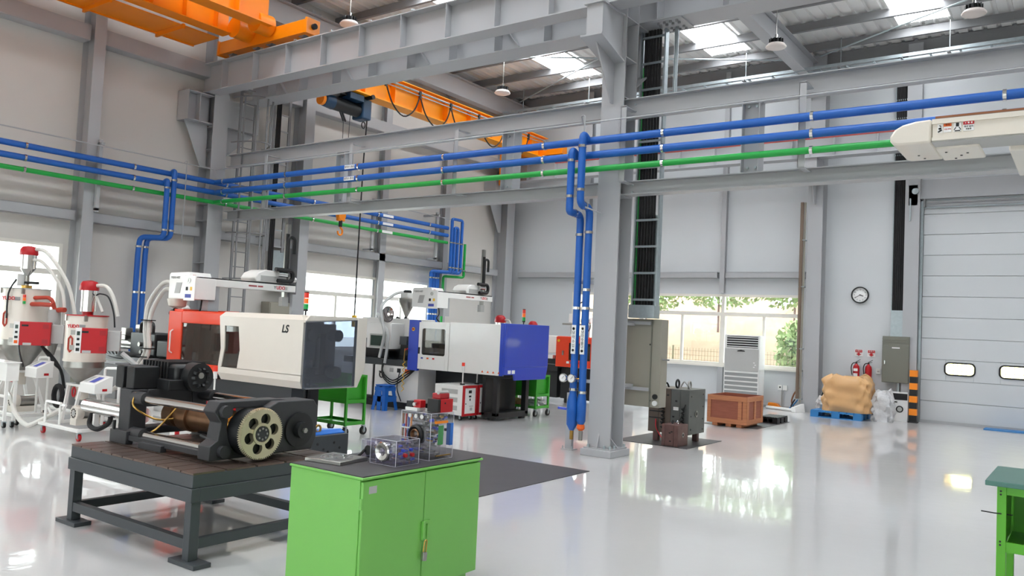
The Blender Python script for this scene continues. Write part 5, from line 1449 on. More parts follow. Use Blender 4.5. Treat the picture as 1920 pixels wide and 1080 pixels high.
cp = thing('conduit', 'brown rising conduit pipe beside the back window', 'pipe', (-5.55, 19.45, 0))
G().tube([(-5.58, 19.33, 4.9), (-5.58, 19.33, 0.3)], 0.04, 10).build('riser', 'brown', cp)
G().tube([(-5.52, 19.36, 4.9), (-5.52, 19.36, 0.2)], 0.022, 8).build('riser', 'taupe', cp)
for z in (0.28, 1.45, 2.9, 4.0): G().box(-5.63, -5.49, 19.3, 19.5, z, z + 0.02).build('clip', 'galv', cp)
pw = G().tube([(-6.3, 19.38, 0.04), (-5.62, 19.2, 0.035)], 0.035, 10).build('white_tube', 'white_pla'); tag(pw, 'white plastic tube lying on the floor under the back window', 'tube')
g = G(); g.hexa([(-5.62, 19.05, 0.0), (-5.5, 19.0, 0.0), (-5.36, 19.25, 0.0), (-5.48, 19.3, 0.0), (-5.64, 19.08, 0.1), (-5.54, 19.03, 0.12), (-5.4, 19.28, 0.2), (-5.5, 19.33, 0.18)]); tag(g.build('switch_box', 'white_pla', bevel=0.006), 'white box lying tilted on the floor near the brown conduit', 'box')
g = G(); g.hexa([(-6.34, 19.5, 0.02), (-6.02, 19.5, 0.02), (-6.02, 19.66, 0.02), (-6.34, 19.66, 0.02), (-6.3, 19.5, 0.14), (-6.12, 19.5, 0.14), (-6.1, 19.66, 0.12), (-6.3, 19.66, 0.14)]); tag(g.build('orange_case', 'crane_o', bevel=0.01), 'orange and black tool case under the back window', 'case')
wr = thing('cable_bundle', 'loose brown and blue cables on the floor near the conduit', 'cables', (-5.7, 19.5, 0.02))
G().tube([(-5.56, 19.4, 0.55), (-5.68, 19.45, 0.4), (-5.75, 19.5, 0.2), (-5.65, 19.45, 0.05), (-5.55, 19.35, 0.03)], 0.018, 6, smooth=4).build('cable', 'copper', wr)
G().tube([(-5.6, 19.45, 0.4), (-5.62, 19.5, 0.25), (-5.78, 19.4, 0.04), (-5.85, 19.3, 0.03), (-5.9, 19.45, 0.03)], 0.016, 6, smooth=4).build('cable', 'blue_pal', wr)
G().tube([(-5.6, 19.42, 0.35), (-5.7, 19.3, 0.12), (-5.62, 19.25, 0.03)], 0.016, 6, smooth=4).build('cable', 'rubber', wr)

# ------------------------------------------------------------------ brown steel mould on the mat
mo = thing('injection_mould', 'big grey brown steel mould block with cables on stub legs', 'mould', (-5.3, 11.9, 0.006))
for x0, x1, m in ((-5.62, -5.45, 'mould'), (-5.447, -5.25, 'mould'), (-5.247, -5.1, 'mould_g'), (-5.097, -4.95, 'mould_g')):
    G().box(x0, x1, 11.62, 12.24, 0.14, 0.82).build('mould_plate', m, mo, bevel=0.004)
for x, y in ((-5.5, 11.68), (-5.5, 12.14), (-5.05, 11.68), (-5.05, 12.14)): G().box(x - 0.04, x + 0.04, y - 0.04, y + 0.04, 0.006, 0.14).build('stub_leg', 'rust', mo)
for z in (0.55, 0.45, 0.35): G().box(-5.6, -5.34, 11.61, 11.621, z, z + 0.018).build('water_slot', 'black_pla', mo)
for x, z in ((-5.3, 0.72), (-5.16, 0.64), (-5.4, 0.3), (-5.2, 0.4)): G().box(x - 0.015, x + 0.015, 11.61, 11.621, z - 0.012, z + 0.012).build('bolt_hole', 'black_pla', mo)
for y, z in ((11.7, 0.72), (11.7, 0.42), (11.7, 0.22), (12.16, 0.74), (12.16, 0.55), (12.16, 0.36), (12.16, 0.2)): G().cyl((-4.951, y, z), (-4.945, y, z), 0.012, n=8).build('bolt_hole', 'black_pla', mo)
G().cyl((-4.952, 11.9, 0.45), (-4.94, 11.9, 0.45), 0.05, n=18).build('sprue_ring', 'steel_bare', mo)
G().cyl((-4.941, 11.9, 0.45), (-4.938, 11.9, 0.45), 0.028, n=14).build('sprue_hole', 'black_pla', mo)
G().box(-5.2, -5.12, 11.605, 11.62, 0.5, 0.55).build('nameplate', 'paper', mo)
for x in (-5.35, -5.02):
    for k in range(6): G().tube([(x, 11.6, 0.55 - 0.06 * k), (x - 0.03, 11.57, 0.53 - 0.06 * k), (x, 11.6, 0.5 - 0.06 * k)], 0.012, 6).build('coiled_hose', 'black_pla', mo)
G().tube([(-5.35, 11.75, 0.84), (-5.36, 11.66, 0.9), (-5.42, 11.59, 0.7), (-5.42, 11.6, 0.5)], 0.014, 6, smooth=4).build('cable', 'black_pla', mo)
G().tube([(-5.25, 11.85 + 0.06 * cos(t), 0.89 + 0.06 * sin(t)) for t in [2 * pi * i / 14 for i in range(15)]], 0.016, 8).build('lifting_eye', 'black', mo)
G().tube([(-5.05, 11.85 + 0.05 * cos(t), 0.88 + 0.06 * sin(t)) for t in [2 * pi * i / 14 for i in range(15)]], 0.014, 8).build('lifting_eye', 'steel_bare', mo)
G().tube([(-5.2, 11.85, 0.84), (-5.14, 11.85, 0.93), (-5.07, 11.85, 0.86)], 0.012, 6, smooth=4).build('hose', 'grey_pla', mo)
mo2 = thing('injection_mould', 'small rusty brown steel mould in front of the big mould', 'mould', (-5.08, 11.6, 0.006))
for x0, x1 in ((-5.19, -5.14), (-5.137, -5.0), (-4.997, -4.93)): G().box(x0, x1, 11.2, 11.56, 0.006, 0.32).build('mould_plate', 'rust', mo2, bevel=0.003)
for x, z in ((-5.06, 0.2), (-5.03, 0.22), (-5.05, 0.08)): G().box(x - 0.014, x + 0.014, 11.194, 11.2, z - 0.008, z + 0.008).build('bolt_hole', 'black_pla', mo2)
G().cyl((-4.93, 11.38, 0.17), (-4.925, 11.38, 0.17), 0.035, n=16).build('sprue_ring', 'steel_bare', mo2); G().cyl((-4.926, 11.38, 0.17), (-4.922, 11.38, 0.17), 0.02, n=12).build('sprue_hole', 'black_pla', mo2)
for x, m in ((-5.1, 'black'), (-5.02, 'chrome')): G().tube([(x, 11.38 + 0.025 * cos(t), 0.345 + 0.025 * sin(t)) for t in [2 * pi * i / 12 for i in range(13)]], 0.008, 6).build('lifting_eye', m, mo2)
G().tube([(-5.05, 11.5, 0.35), (-5.02, 11.58, 0.5), (-5.0, 11.6, 0.6)], 0.008, 6).build('cable', 'black_pla', mo2)
g = G(); g.tube([(-5.48, 11.6, 0.34), (-5.46, 11.58, 0.2), (-5.3, 11.5, 0.05), (-5.22, 11.45, 0.02)], 0.008, 6, smooth=4); tag(g.build('red_wire', 'ink_red'), 'thin red wire trailing from the big mould to the floor', 'wire')

# ------------------------------------------------------------------ blue stool
st = thing('plastic_stool', 'blue plastic stool beside the green trolley and the white machine cabinet', 'stool', (-10.75, 11.05, 0))
g = G(); rbox(g, -10.75, 11.05, 0.445, 0.47, 0.27, 0.27, 0); g.build('seat', 'blue_pla', st, bevel=0.012)
for sx in (-1, 1):
    for sy in (-1, 1):
        ax_, ay_ = -10.75 + sx * 0.12, 11.05 + sy * 0.12; bx_, by_ = -10.75 + sx * 0.175, 11.05 + sy * 0.175
        g = G(); g.hexa([(bx_ - sx * 0.07, by_, 0), (bx_, by_, 0), (bx_, by_ - sy * 0.012, 0), (bx_ - sx * 0.07, by_ - sy * 0.012, 0), (ax_ - sx * 0.09, ay_, 0.445), (ax_, ay_, 0.445), (ax_, ay_ - sy * 0.012, 0.445), (ax_ - sx * 0.09, ay_ - sy * 0.012, 0.445)])
        g.hexa([(bx_, by_ - sy * 0.07, 0), (bx_, by_, 0), (bx_ - sx * 0.012, by_, 0), (bx_ - sx * 0.012, by_ - sy * 0.07, 0), (ax_, ay_ - sy * 0.09, 0.445), (ax_, ay_, 0.445), (ax_ - sx * 0.012, ay_, 0.445), (ax_ - sx * 0.012, ay_ - sy * 0.09, 0.445)])
        g.build('leg', 'blue_pla', st)
for z, w, h in ((0.36, 0.27, 0.07), (0.16, 0.3, 0.1)):
    for s in (-1, 1):
        G().box(-10.75 - w / 2, -10.75 + w / 2, 11.05 + s * w / 2 - 0.006, 11.05 + s * w / 2 + 0.006, z, z + h).build('apron', 'blue_pla', st)
        G().box(-10.75 + s * w / 2 - 0.006, -10.75 + s * w / 2 + 0.006, 11.05 - w / 2, 11.05 + w / 2, z, z + h).build('apron', 'blue_pla', st)
for s in (-1,): G().box(-10.8, -10.7, 11.05 + s * 0.15 - 0.006, 11.05 + s * 0.15 + 0.006, 0.0, 0.36).build('centre_rib', 'blue_pla', st)

# ------------------------------------------------------------------ green trolleys
def trolley(x0, x1, y0, y1, zt, label, loaded=False):
    t = thing('trolley', label, 'trolley', ((x0 + x1) / 2, (y0 + y1) / 2, 0), 'green trolleys')
    r = 0.06
    for x in (x0, x1 - 0.035):
        for y in (y0, y1 - 0.035):
            G().box(x, x + 0.035, y, y + 0.035, 0.14, zt).build('post', 'green_tr', t, bevel=0.002)
            caster(t, x + 0.0175, y + 0.0175, r, 'x')
    for za, zb in ((zt - 0.4, zt - 0.38), (0.15, 0.165)): G().box(x0 + 0.002, x1 - 0.002, y0 + 0.002, y1 - 0.002, za, zb).build('shelf', 'green_tr', t)
    for z, h in ((0.165, 0.035), (zt - 0.38, 0.03)):
        for (a, b, c, d) in ((x0 + 0.035, x1 - 0.035, y0, y0 + 0.006), (x0 + 0.035, x1 - 0.035, y1 - 0.006, y1), (x0, x0 + 0.006, y0 + 0.035, y1 - 0.035), (x1 - 0.006, x1, y0 + 0.035, y1 - 0.035)):
            G().box(a, b, c, d, z, z + h).build('rim', 'green_tr', t)
    G().box(x0 + 0.035, x1 - 0.035, y0 + 0.006, y0 + 0.012, zt - 0.35, zt - 0.01).build('side_panel', 'green_tr', t)
    G().box(x0 + 0.035, x1 - 0.035, y1 - 0.012, y1 - 0.006, zt - 0.35, zt - 0.01).build('side_panel', 'green_tr', t)
    G().box(x0 + 0.006, x0 + 0.012, y0 + 0.035, y1 - 0.035, zt - 0.35, zt - 0.01).build('side_panel', 'green_tr', t)
    G().box(x1 - 0.06, x1 - 0.054, y0 + 0.035, y1 - 0.035, zt - 0.35, zt - 0.03).build('side_panel', 'green_tr', t)
    g = G(); g.box(x0 + 0.035, x1 - 0.035, y0, y0 + 0.006, zt - 0.02, zt); g.box(x0 + 0.035, x1 - 0.035, y1 - 0.006, y1, zt - 0.02, zt); g.box(x1 - 0.006, x1, y0 + 0.035, y1 - 0.035, zt - 0.03, zt); g.box(x0, x0 + 0.006, y0 + 0.035, y1 - 0.035, zt - 0.03, zt); g.build('top_rail', 'green_tr', t)
    return t
trolley(-9.28, -8.56, 8.03, 8.42, 0.86, 'empty green steel trolley behind the smoked glass end of the orange machine')
trolley(-9.2, -8.43, 12.66, 13.12, 0.77, 'green steel trolley with a film bundle on its shelf behind the blue machine')
o = bag_mesh(-8.63, 12.9, 0.167, 0.3, 0.26, 0.13, 21, 20, 8, 0.05, crumple=0.03).build('film_bundle', 'clear_bag'); tag(o, 'white film bundle on the lower shelf of the far green trolley', 'bundle')
g = G(); g.hexa([(-9.14, 12.72, 0.165), (-8.88, 12.72, 0.165), (-8.88, 13.0, 0.165), (-9.14, 13.0, 0.165), (-9.1, 12.76, 0.26), (-8.95, 12.76, 0.24), (-8.95, 12.98, 0.28), (-9.1, 12.98, 0.3)]); tag(g.build('wooden_piece', 'wood', bevel=0.01), 'brown wooden piece on the lower shelf of the far green trolley', 'wood block')
# ------------------------------------------------------------------ traverse take-out robot
def robot(x, y, z, label, L=1.75, kick=1.1):
    """box end at the operator side (-Y), beam running in +Y; (x,y,z) = lower front corner centre of the box"""
    t = thing('take_out_robot', label, 'robot', (x, y + 0.3, z - 0.15), 'take-out robots')
    g = G(); g.prism([(x - 0.31, z), (x + 0.31, z), (x + 0.31, z + 0.3), (x + 0.2, z + 0.31), (x + 0.16, z + 0.38), (x - 0.28, z + 0.37), (x - 0.31, z + 0.34)], 'y', y, y + 0.34); g.build('control_box', 'white', t, bevel=0.008)
    g = G(); g.box(x + 0.08, x + 0.34, y - 0.012, y + 0.0, z - 0.02, z + 0.33); g.build('box_side_cover', 'white', t, bevel=0.004)
    g = G(); g.hexa([(x - 0.16, y - 0.004, z + 0.08), (x - 0.03, y - 0.004, z + 0.08), (x - 0.03, y, z + 0.08), (x - 0.16, y, z + 0.08), (x - 0.12, y - 0.004, z + 0.23), (x + 0.01, y - 0.004, z + 0.23), (x + 0.01, y, z + 0.23), (x - 0.12, y, z + 0.23)]); g.build('vent', 'grey_pla', t)
    text('lettering', 'YUDO-HST', 'ink', t, (x - 0.15, y - 0.003, z + 0.3), 0.045)
    G().disc_ring((x + 0.2, y - 0.014, z + 0.26), 0.018, 0.034, 'y', -0.004, 16).build('emblem', 'steel_bare', t)
    for dx, m in ((0.13, 'ink'), (0.23, 'yellow')): G().box(x + dx, x + dx + 0.05, y - 0.015, y - 0.012, z + 0.12, z + 0.17).build('sticker', m, t)
    G().box(x + 0.12, x + 0.26, y - 0.015, y - 0.012, z + 0.02, z + 0.07).build('sticker', 'ink_blue', t)
    # beam
    g = G(); g.box(x + 0.1, x + 0.3, y + 0.0, y + L, z + 0.2, z + 0.3); g.build('beam', 'white', t, bevel=0.005)
    G().box(x + 0.12, x + 0.28, y + 0.1, y + L, z + 0.3, z + 0.318).build('rail', 'black_pla', t)
    text('lettering', 'Y', 'ink', t, (x + 0.302, y + L - 0.37, z + 0.25), 0.07, RE, 'RIGHT'); text('lettering', 'UDO', 'ink_red', t, (x + 0.302, y + L - 0.365, z + 0.25), 0.07, RE, 'LEFT', bold=0.002)
    G().box(x + 0.3, x + 0.302, y + L - 0.21, y + L - 0.16, z + 0.225, z + 0.275).build('sticker', 'grey_pla', t)
    for i in range(14):
        if i != 8: G().box(x + 0.3, x + 0.302, y + L - 0.86 + 0.018 * i, y + L - 0.846 + 0.018 * i, z + 0.24, z + 0.262).build('lettering', 'red_dk', t)
    G().box(x + 0.3, x + 0.303, y + L - 0.14, y + L - 0.09, z + 0.22, z + 0.28).build('sticker', 'paper', t)
    G().cyl((x + 0.2, y + 0.06, z + 0.31), (x + 0.2, y + 0.06, z + 0.34), 0.02, n=10).build('red_button', 'red', t)
    g = G(); g.box(x + 0.12, x + 0.28, y + 0.25, y + 0.42, z - 0.15, z + 0.2); g.build('riser', 'steel', t)
    # carriage
    ky = y + kick
    g = G(); g.prism([(ky - 0.05, z + 0.32), (ky + 0.5, z + 0.32), (ky + 0.5, z + 0.5), (ky + 0.1, z + 0.51), (ky - 0.02, z + 0.46), (ky - 0.08, z + 0.38)], 'x', x - 0.1, x + 0.26); g.build('carriage_cover', 'white', t, bevel=0.012)
    g = G(); g.box(x + 0.26, x + 0.264, ky + 0.02, ky + 0.3, z + 0.34, z + 0.42); g.build('cover_inset', 'grey_pla', t)
    g = G(); g.tube(fillet([(x + 0.3, ky + 0.25, z + 0.53), (x + 0.3, ky + 0.58, z + 0.53), (x + 0.3, ky + 0.58, z + 0.36), (x + 0.3, ky + 0.3, z + 0.36)], 0.085, 8), 0.035, 6); g.build('drag_chain', 'black_pla', t)
    G().cyl((x + 0.3, ky + 0.3, z + 0.46), (x + 0.3, ky + 0.46, z + 0.46), 0.04, n=12).build('cylinder', 'chrome', t)
    G().box(x + 0.16, x + 0.22, ky + 0.5, ky + 0.56, z + 0.1, z + 1.25).build('mast', 'steel_bare', t)
    G().box(x + 0.22, x + 0.25, ky + 0.47, ky + 0.52, z + 0.45, z + 1.1).build('mast_rail', 'black_pla', t)
    G().tube(fillet([(x + 0.25, ky + 0.5, z + 0.5), (x + 0.25, ky + 0.5, z + 1.05), (x + 0.25, ky + 0.62, z + 1.05), (x + 0.25, ky + 0.62, z + 0.8)], 0.058, 6), 0.026, 6).build('mast_chain', 'black_pla', t)
    g = G(); g.box(x + 0.15, x + 0.23, ky + 0.46, ky + 0.58, z - 0.02, z + 0.12); g.build('gripper', 'grey_pla', t)
    G().cyl((x + 0.19, ky + 0.6, z + 0.4), (x + 0.19, ky + 0.72, z + 0.4), 0.04, n=12).build('end_cap', 'white', t)
    # black cables under the box
    G().tube([(x + 0.2, y + 0.2, z), (x + 0.26, y + 0.15, z - 0.12), (x + 0.16, y + 0.2, z - 0.2), (x + 0.22, y + 0.25, z - 0.28)], 0.012, 6, smooth=4).build('cable', 'black_pla', t)
    return t

def signal_tower(x, y, z, label):
    t = thing('signal_tower', label, 'signal light', (x, y, z), 'three colour signal towers')
    G().cyl((x, y, z), (x, y, z + 0.05), 0.012, n=8).build('stem', 'black_pla', t)
    G().cyl((x, y, z + 0.05), (x, y, z + 0.075), 0.028, n=14).build('collar', 'black_pla', t)
    for i, m in enumerate(('tl_grn', 'tl_org', 'tl_red')): G().cyl((x, y, z + 0.075 + 0.068 * i), (x, y, z + 0.14 + 0.068 * i), 0.03, n=14).build('lens', m, t)
    G().cyl((x, y, z + 0.278), (x, y, z + 0.29), 0.03, n=14).build('cap', 'black_pla', t)
    return t

# ------------------------------------------------------------------ machine A: orange and white injection moulding machine
ma = thing('moulding_machine', 'orange and white injection moulding machine with smoked glass end', 'machine', (-9.5, 7.0, 0))
x0, x1, yf, yb, zb, zt = -9.25, -7.6, 6.38, 7.36, 0.8, 1.68
g = G(); g.box(-10.5, -8.2, 6.75, 7.1, 0.1, 0.8); g.build('bed', 'black', ma, bevel=0.006)
g = G(); g.box(-10.45, -7.95, 6.55, 6.75, 0.6, 0.78); g.build('bed_skirt', 'char', ma)
for z in (0.28, 0.42, 0.6): G().box(-10.45, -8.3, 6.735, 6.752, z, z + 0.02).build('skirt_line', 'black_pla', ma)
for x in (-10.3, -9.2, -8.1):
    for y in (6.85, 7.0): G().cyl((min(x, -8.3), y, 0), (min(x, -8.3), y, 0.1), 0.06, n=14).build('levelling_foot', 'black', ma)
def poly_front(pts, name, m, ya, yb_, parent, bevel=0.004): return G().prism(pts, 'y', ya, yb_).build(name, m, parent, bevel=bevel)
# front guard with a cut-out window, built of pieces round the hole
win = [(-9.13, 1.5), (-8.84, 1.49), (-8.79, 1.2), (-8.83, 0.96), (-9.16, 0.97), (-9.11, 1.22)]
out = [(x0, zt - 0.03), (x1, zt - 0.03), (x1, zb + 0.06), (x0 + 0.02, zb + 0.06), (x0 + 0.06, 1.2)]
def guard_piece(pts): return pts
gp = G()
gp.prism([(x0, zt - 0.06), (x1, zt - 0.06), (x1, 1.5), (x0 + 0.015, 1.5)], 'y', yf, yf + 0.05)
gp.prism([(x0 + 0.015, 1.5), (-9.13, 1.5), (-9.11, 1.22), (-9.16, 0.97), (x0 + 0.02, 0.96), (x0 + 0.06, 1.2)], 'y', yf, yf + 0.05)
gp.prism([(-8.84, 1.5), (x1, 1.5), (x1, 0.96), (-8.83, 0.96), (-8.79, 1.2)], 'y', yf, yf + 0.05)
gp.prism([(x0 + 0.02, 0.965), (x1, 0.965), (x1, zb + 0.09), (x0 + 0.02, zb + 0.09)], 'y', yf, yf + 0.05)
gp.hexa([(x0 + 0.02, yf, zb + 0.09), (x1, yf, zb + 0.09), (x1, yf + 0.05, zb + 0.09), (x0 + 0.02, yf + 0.05, zb + 0.09), (x0 + 0.02, yf + 0.06, zb), (x1 - 0.04, yf + 0.06, zb), (x1 - 0.04, yf + 0.11, zb), (x0 + 0.02, yf + 0.11, zb)][4:] + [(x0 + 0.02, yf, zb + 0.09), (x1, yf, zb + 0.09), (x1, yf + 0.05, zb + 0.09), (x0 + 0.02, yf + 0.05, zb + 0.09)])
gp.hexa([(x0, yf, zt - 0.06), (x1, yf, zt - 0.06), (x1, yf + 0.05, zt - 0.06), (x0, yf + 0.05, zt - 0.06), (x0 + 0.02, yf + 0.07, zt), (x1 - 0.12, yf + 0.07, zt), (x1 - 0.12, yf + 0.14, zt), (x0 + 0.02, yf + 0.14, zt)])
gp.build('front_guard', 'white_warm', ma)
G().prism(win, 'y', yf + 0.012, yf + 0.018).build('guard_window', 'dark_glass', ma)
G().prism(win, 'y', yf + 0.07, yf + 0.075).build('window_backing', 'bronze', ma)
G().box(x0, x1, yf + 0.1, yb, zt - 0.01, zt).build('top_cover', 'white_warm', ma)
G().box(x0, x1 - 0.75, yb - 0.02, yb, zb + 0.1, zt - 0.01).build('rear_guard', 'white_warm', ma)
G().box(x0, x0 + 0.02, yf + 0.07, yb - 0.02, zb, zt - 0.01).build('inner_panel', 'char', ma)
text('lettering', 'LS', 'ink', ma, (-7.93, yf - 0.002, 1.5), 0.13, shear=0.2, bold=0.004)
# end frame + smoked panel
xe = -7.55
g = G(); g.prism([(yf, zt - 0.06), (yf + 0.06, zt), (yb, zt), (yb, zt - 0.03), (yf, zt - 0.09)], 'x', x1, xe); g.prism([(7.2, zt), (yb, zt), (yb, 1.04), (7.24, zb), (7.2, zb)], 'x', x1, xe + 0.01)
g.prism([(yf, zb + 0.02), (7.22, zb + 0.02), (7.22, zb), (yf + 0.05, zb)], 'x', x1, xe)
g.build('end_frame', 'white_warm', ma, bevel=0.004)
G().prism([(yf - 0.005, zt - 0.07), (7.2, zt - 0.03), (7.2, zb + 0.01), (yf - 0.005, zb)], 'x', xe - 0.006, xe).build('smoked_panel', 'smoke', ma)
# clamp inside
G().box(-8.1, -7.98, 6.5, 7.1, 0.86, 1.6).build('rear_platen', 'blue_m', ma) if False else G().box(-8.3, -8.2, 6.55, 7.1, 0.86, 1.56).build('rear_platen', 'char', ma)
for y, z in ((6.6, 0.98), (7.02, 0.98), (6.6, 1.44), (7.02, 1.44)):
    G().cyl((-9.2, y, z), (-7.75, y, z), 0.045, n=14).build('tie_bar', 'steel_bare', ma); G().cyl((-7.8, y, z), (-7.68, y, z), 0.075, n=14).build('tie_bar_nut', 'char', ma)
g = G(); g.box(-7.95, -7.85, 6.5, 6.66, 0.84, 1.58); g.box(-7.95, -7.85, 6.96, 7.12, 0.84, 1.58); g.box(-7.95, -7.85, 6.66, 6.96, 1.46, 1.58); g.box(-7.95, -7.85, 6.66, 6.96, 0.84, 0.94); g.build('end_platen', 'char', ma)
for y in (6.56, 6.63): 
    G().cyl((-7.72, y, 1.0), (-7.72, y, 1.14), 0.022, n=10).build('valve', 'chrome', ma); G().cyl((-7.72, y, 0.95), (-7.72, y, 1.0), 0.028, n=10).build('valve_knob', 'red', ma)
    G().tube([(-7.72, y, 0.95), (-7.74, y + 0.02, 0.7), (-7.8, y + 0.05, 0.45)], 0.014, 6).build('hose', 'black_pla', ma)
G().box(-8.2, -8.06, 6.9, 7.08, 0.0, 0.8).build('end_leg', 'black', ma, bevel=0.006)
# orange sliding guard
ox0, ox1, oy = -10.49, -9.22, 6.42
g = G(); g.box(ox0, -10.17, oy, oy + 0.06, 0.86, 1.66); g.box(-10.17, ox1, oy, oy + 0.06, 1.5, 1.66); g.box(-10.17, ox1, oy, oy + 0.06, 0.86, 0.97); g.box(-9.25, ox1, oy, oy + 0.06, 0.97, 1.5)
g.build('sliding_guard', 'orange_m', ma, bevel=0.01)
G().box(-10.17, -9.25, oy + 0.02, oy + 0.026, 0.97, 1.5).build('guard_window', 'dark_glass', ma)
g = G(); g.box(ox0 - 0.02, -10.25, oy + 0.06, 7.4, 1.6, 1.69); g.box(ox0 - 0.02, ox0 + 0.03, oy + 0.06, 7.4, 0.86, 1.6); g.box(-10.25, ox1, oy + 0.06, oy + 0.2, 1.62, 1.67); g.build('orange_cover', 'orange_m', ma, bevel=0.008)
G().tube(fillet([(-10.36, oy, 1.08), (-10.36, oy - 0.04, 1.1), (-10.36, oy - 0.04, 1.38), (-10.36, oy, 1.4)], 0.03), 0.01, 6).build('guard_handle', 'white', ma)
G().box(-10.15, -10.0, 6.6, 7.3, 0.9, 1.6).build('fixed_platen', 'char', ma)
G().box(-9.55, -9.4, 6.6, 7.3, 0.9, 1.6).build('moving_platen', 'char', ma)
G().box(-9.98, -9.8, 6.66, 7.1, 1.0, 1.45).build('mould_half', 'slab', ma, bevel=0.01); G().box(-9.75, -9.57, 6.66, 7.1, 1.02, 1.42).build('mould_half', 'mould_g', ma, bevel=0.01)
G().cyl((-9.95, 6.6, 1.46), (-9.6, 6.6, 1.46), 0.02, n=8).build('work_light', 'lamp_white', ma)
G().tube([(-9.8, 6.64, 1.45), (-9.72, 6.6, 1.3), (-9.78, 6.62, 1.15), (-9.9, 6.64, 1.05)], 0.012, 6, smooth=4).build('hose', 'grey_pla', ma)
G().box(-9.7, -9.66, 6.6, 6.64, 1.1, 1.45).build('mould_bar', 'white_warm', ma)
# injection unit to the left
g = G(); g.box(-13.7, -10.52, 6.7, 7.7, 0.3, 0.86); g.build('injection_bed', 'taupe_dk', ma, bevel=0.008)
g = G(); g.box(-13.7, -10.52, 6.72, 7.68, 0.86, 0.92); g.build('bed_rail', 'steel_dk', ma)
g = G(); g.box(-12.9, -11.9, 6.5, 6.7, 0.3, 0.82); g.build('hydraulic_cabinet', 'steel_dk', ma, bevel=0.006)
G().box(-12.88, -11.92, 6.48, 6.72, 0.82, 0.84).build('cabinet_lid', 'steel', ma)
G().cyl((-12.1, 6.48, 0.55), (-12.1, 6.5, 0.55), 0.02, n=8).build('cabinet_knob', 'black_pla', ma)
for x0_, x1_, z0_, z1_ in ((-12.3, -11.6, 0.95, 1.3), (-11.55, -11.1, 0.95, 1.2), (-11.05, -10.6, 0.9, 1.35)): G().box(x0_, x1_, 6.9, 7.4, z0_, z1_).build('injection_block', 'black', ma, bevel=0.02)
G().cyl((-13.5, 7.1, 1.1), (-12.3, 7.1, 1.1), 0.07, n=14).build('injection_cylinder', 'steel_bare', ma)
G().cyl((-13.2, 6.95, 1.05), (-12.3, 6.95, 1.05), 0.03, n=10).build('guide_rod', 'steel_bare', ma)
for x, y, z in ((-12.5, 6.95, 1.3), (-12.35, 7.1, 1.36), (-12.6, 7.0, 1.22)): G().box(x - 0.07, x + 0.07, y - 0.06, y + 0.06, z - 0.06, z + 0.06).build('valve', 'steel_bare', ma, bevel=0.01)
G().tube(fillet([(-12.1, 6.95, 1.3), (-12.1, 6.95, 1.46), (-11.75, 6.95, 1.46), (-11.75, 6.95, 1.3)], 0.08), 0.025, 8).build('hose', 'black_pla', ma)
for k in range(5): G().tube([(-13.0 + 0.1 * k, 6.85, 1.0 + 0.05 * k), (-12.7 + 0.1 * k, 6.75, 0.93), (-12.2, 6.72, 0.9 + 0.02 * k), (-11.8 + 0.05 * k, 6.85, 0.95)], 0.02, 6, smooth=4).build('hose', 'black_pla', ma)
for x, z, r in ((-12.0, 1.12, 0.035), (-11.85, 1.05, 0.03), (-11.7, 1.15, 0.04), (-11.95, 1.0, 0.03)): G().cyl((x, 6.87, z), (x, 6.9, z), r, n=12).build('port', 'steel_bare', ma)
# feed throat: white mixing valve column
g = G(); g.lathe((-11.0, 7.0, 1.35), [(0.06, 0), (0.1, 0.02), (0.1, 0.06), (0.05, 0.08), (0.05, 0.2), (0.07, 0.22), (0.05, 0.25), (0.06, 0.36), (0.03, 0.4)], 16); g.build('feed_column', 'white_pla', ma)
for z in (1.5, 1.58, 1.66): G().cyl((-11.08, 6.92, z), (-10.94, 6.96, z), 0.02, n=8).build('feed_valve', 'steel_bare', ma)
ra = robot(-10.36, 6.5, 1.83, 'white take-out robot mounted on the orange and white machine')
g = G(); g.lathe((-10.62, 6.62, 1.7), [(0.05, 0), (0.12, 0.03), (0.14, 0.12), (0.14, 0.13)], 14); g.build('funnel', 'white_warm', ra)
G().cyl((-10.55, 6.5, 1.62), (-10.45, 6.5, 1.66), 0.05, n=12).build('motor', 'black_pla', ra)
signal_tower(-7.86, 6.62, 1.68, 'signal tower with red orange green lenses on the orange and white machine')
g = G(); g.box(-10.12, -10.06, 8.2, 8.28, 1.68, 2.0); g.build('beam_support', 'steel', ra)

# hoses from robot box down
hz_ = thing('vacuum_hose', 'pair of pale vacuum hoses hanging from the white robot box down to the floor pumps', 'hose', (-11.1, 6.5, 0.4))
G().tube([(-10.68, 6.6, 2.05), (-10.9, 6.55, 2.05), (-11.15, 6.5, 1.75), (-11.12, 6.45, 1.4), (-10.98, 6.4, 1.1), (-11.05, 6.35, 0.9), (-11.3, 6.2, 0.55), (-11.45, 6.0, 0.4)], 0.032, 10, smooth=6).build('hose_run', 'hose', hz_)
G().tube([(-10.68, 6.6, 1.95), (-10.85, 6.55, 1.95), (-11.05, 6.5, 1.65), (-11.02, 6.45, 1.35), (-10.9, 6.4, 1.1), (-10.95, 6.35, 0.9), (-11.15, 6.2, 0.6), (-11.3, 6.0, 0.45)], 0.032, 10, smooth=6).build('hose_run', 'hose', hz_)
for x, y, z in ((-11.07, 6.46, 1.5), (-10.94, 6.4, 1.1), (-10.98, 6.36, 0.98)): 
    g = G(); rbox(g, x, y, z, z + 0.015, 0.2, 0.09, 0.2); g.build('cable_tie', 'black_pla', hz_)

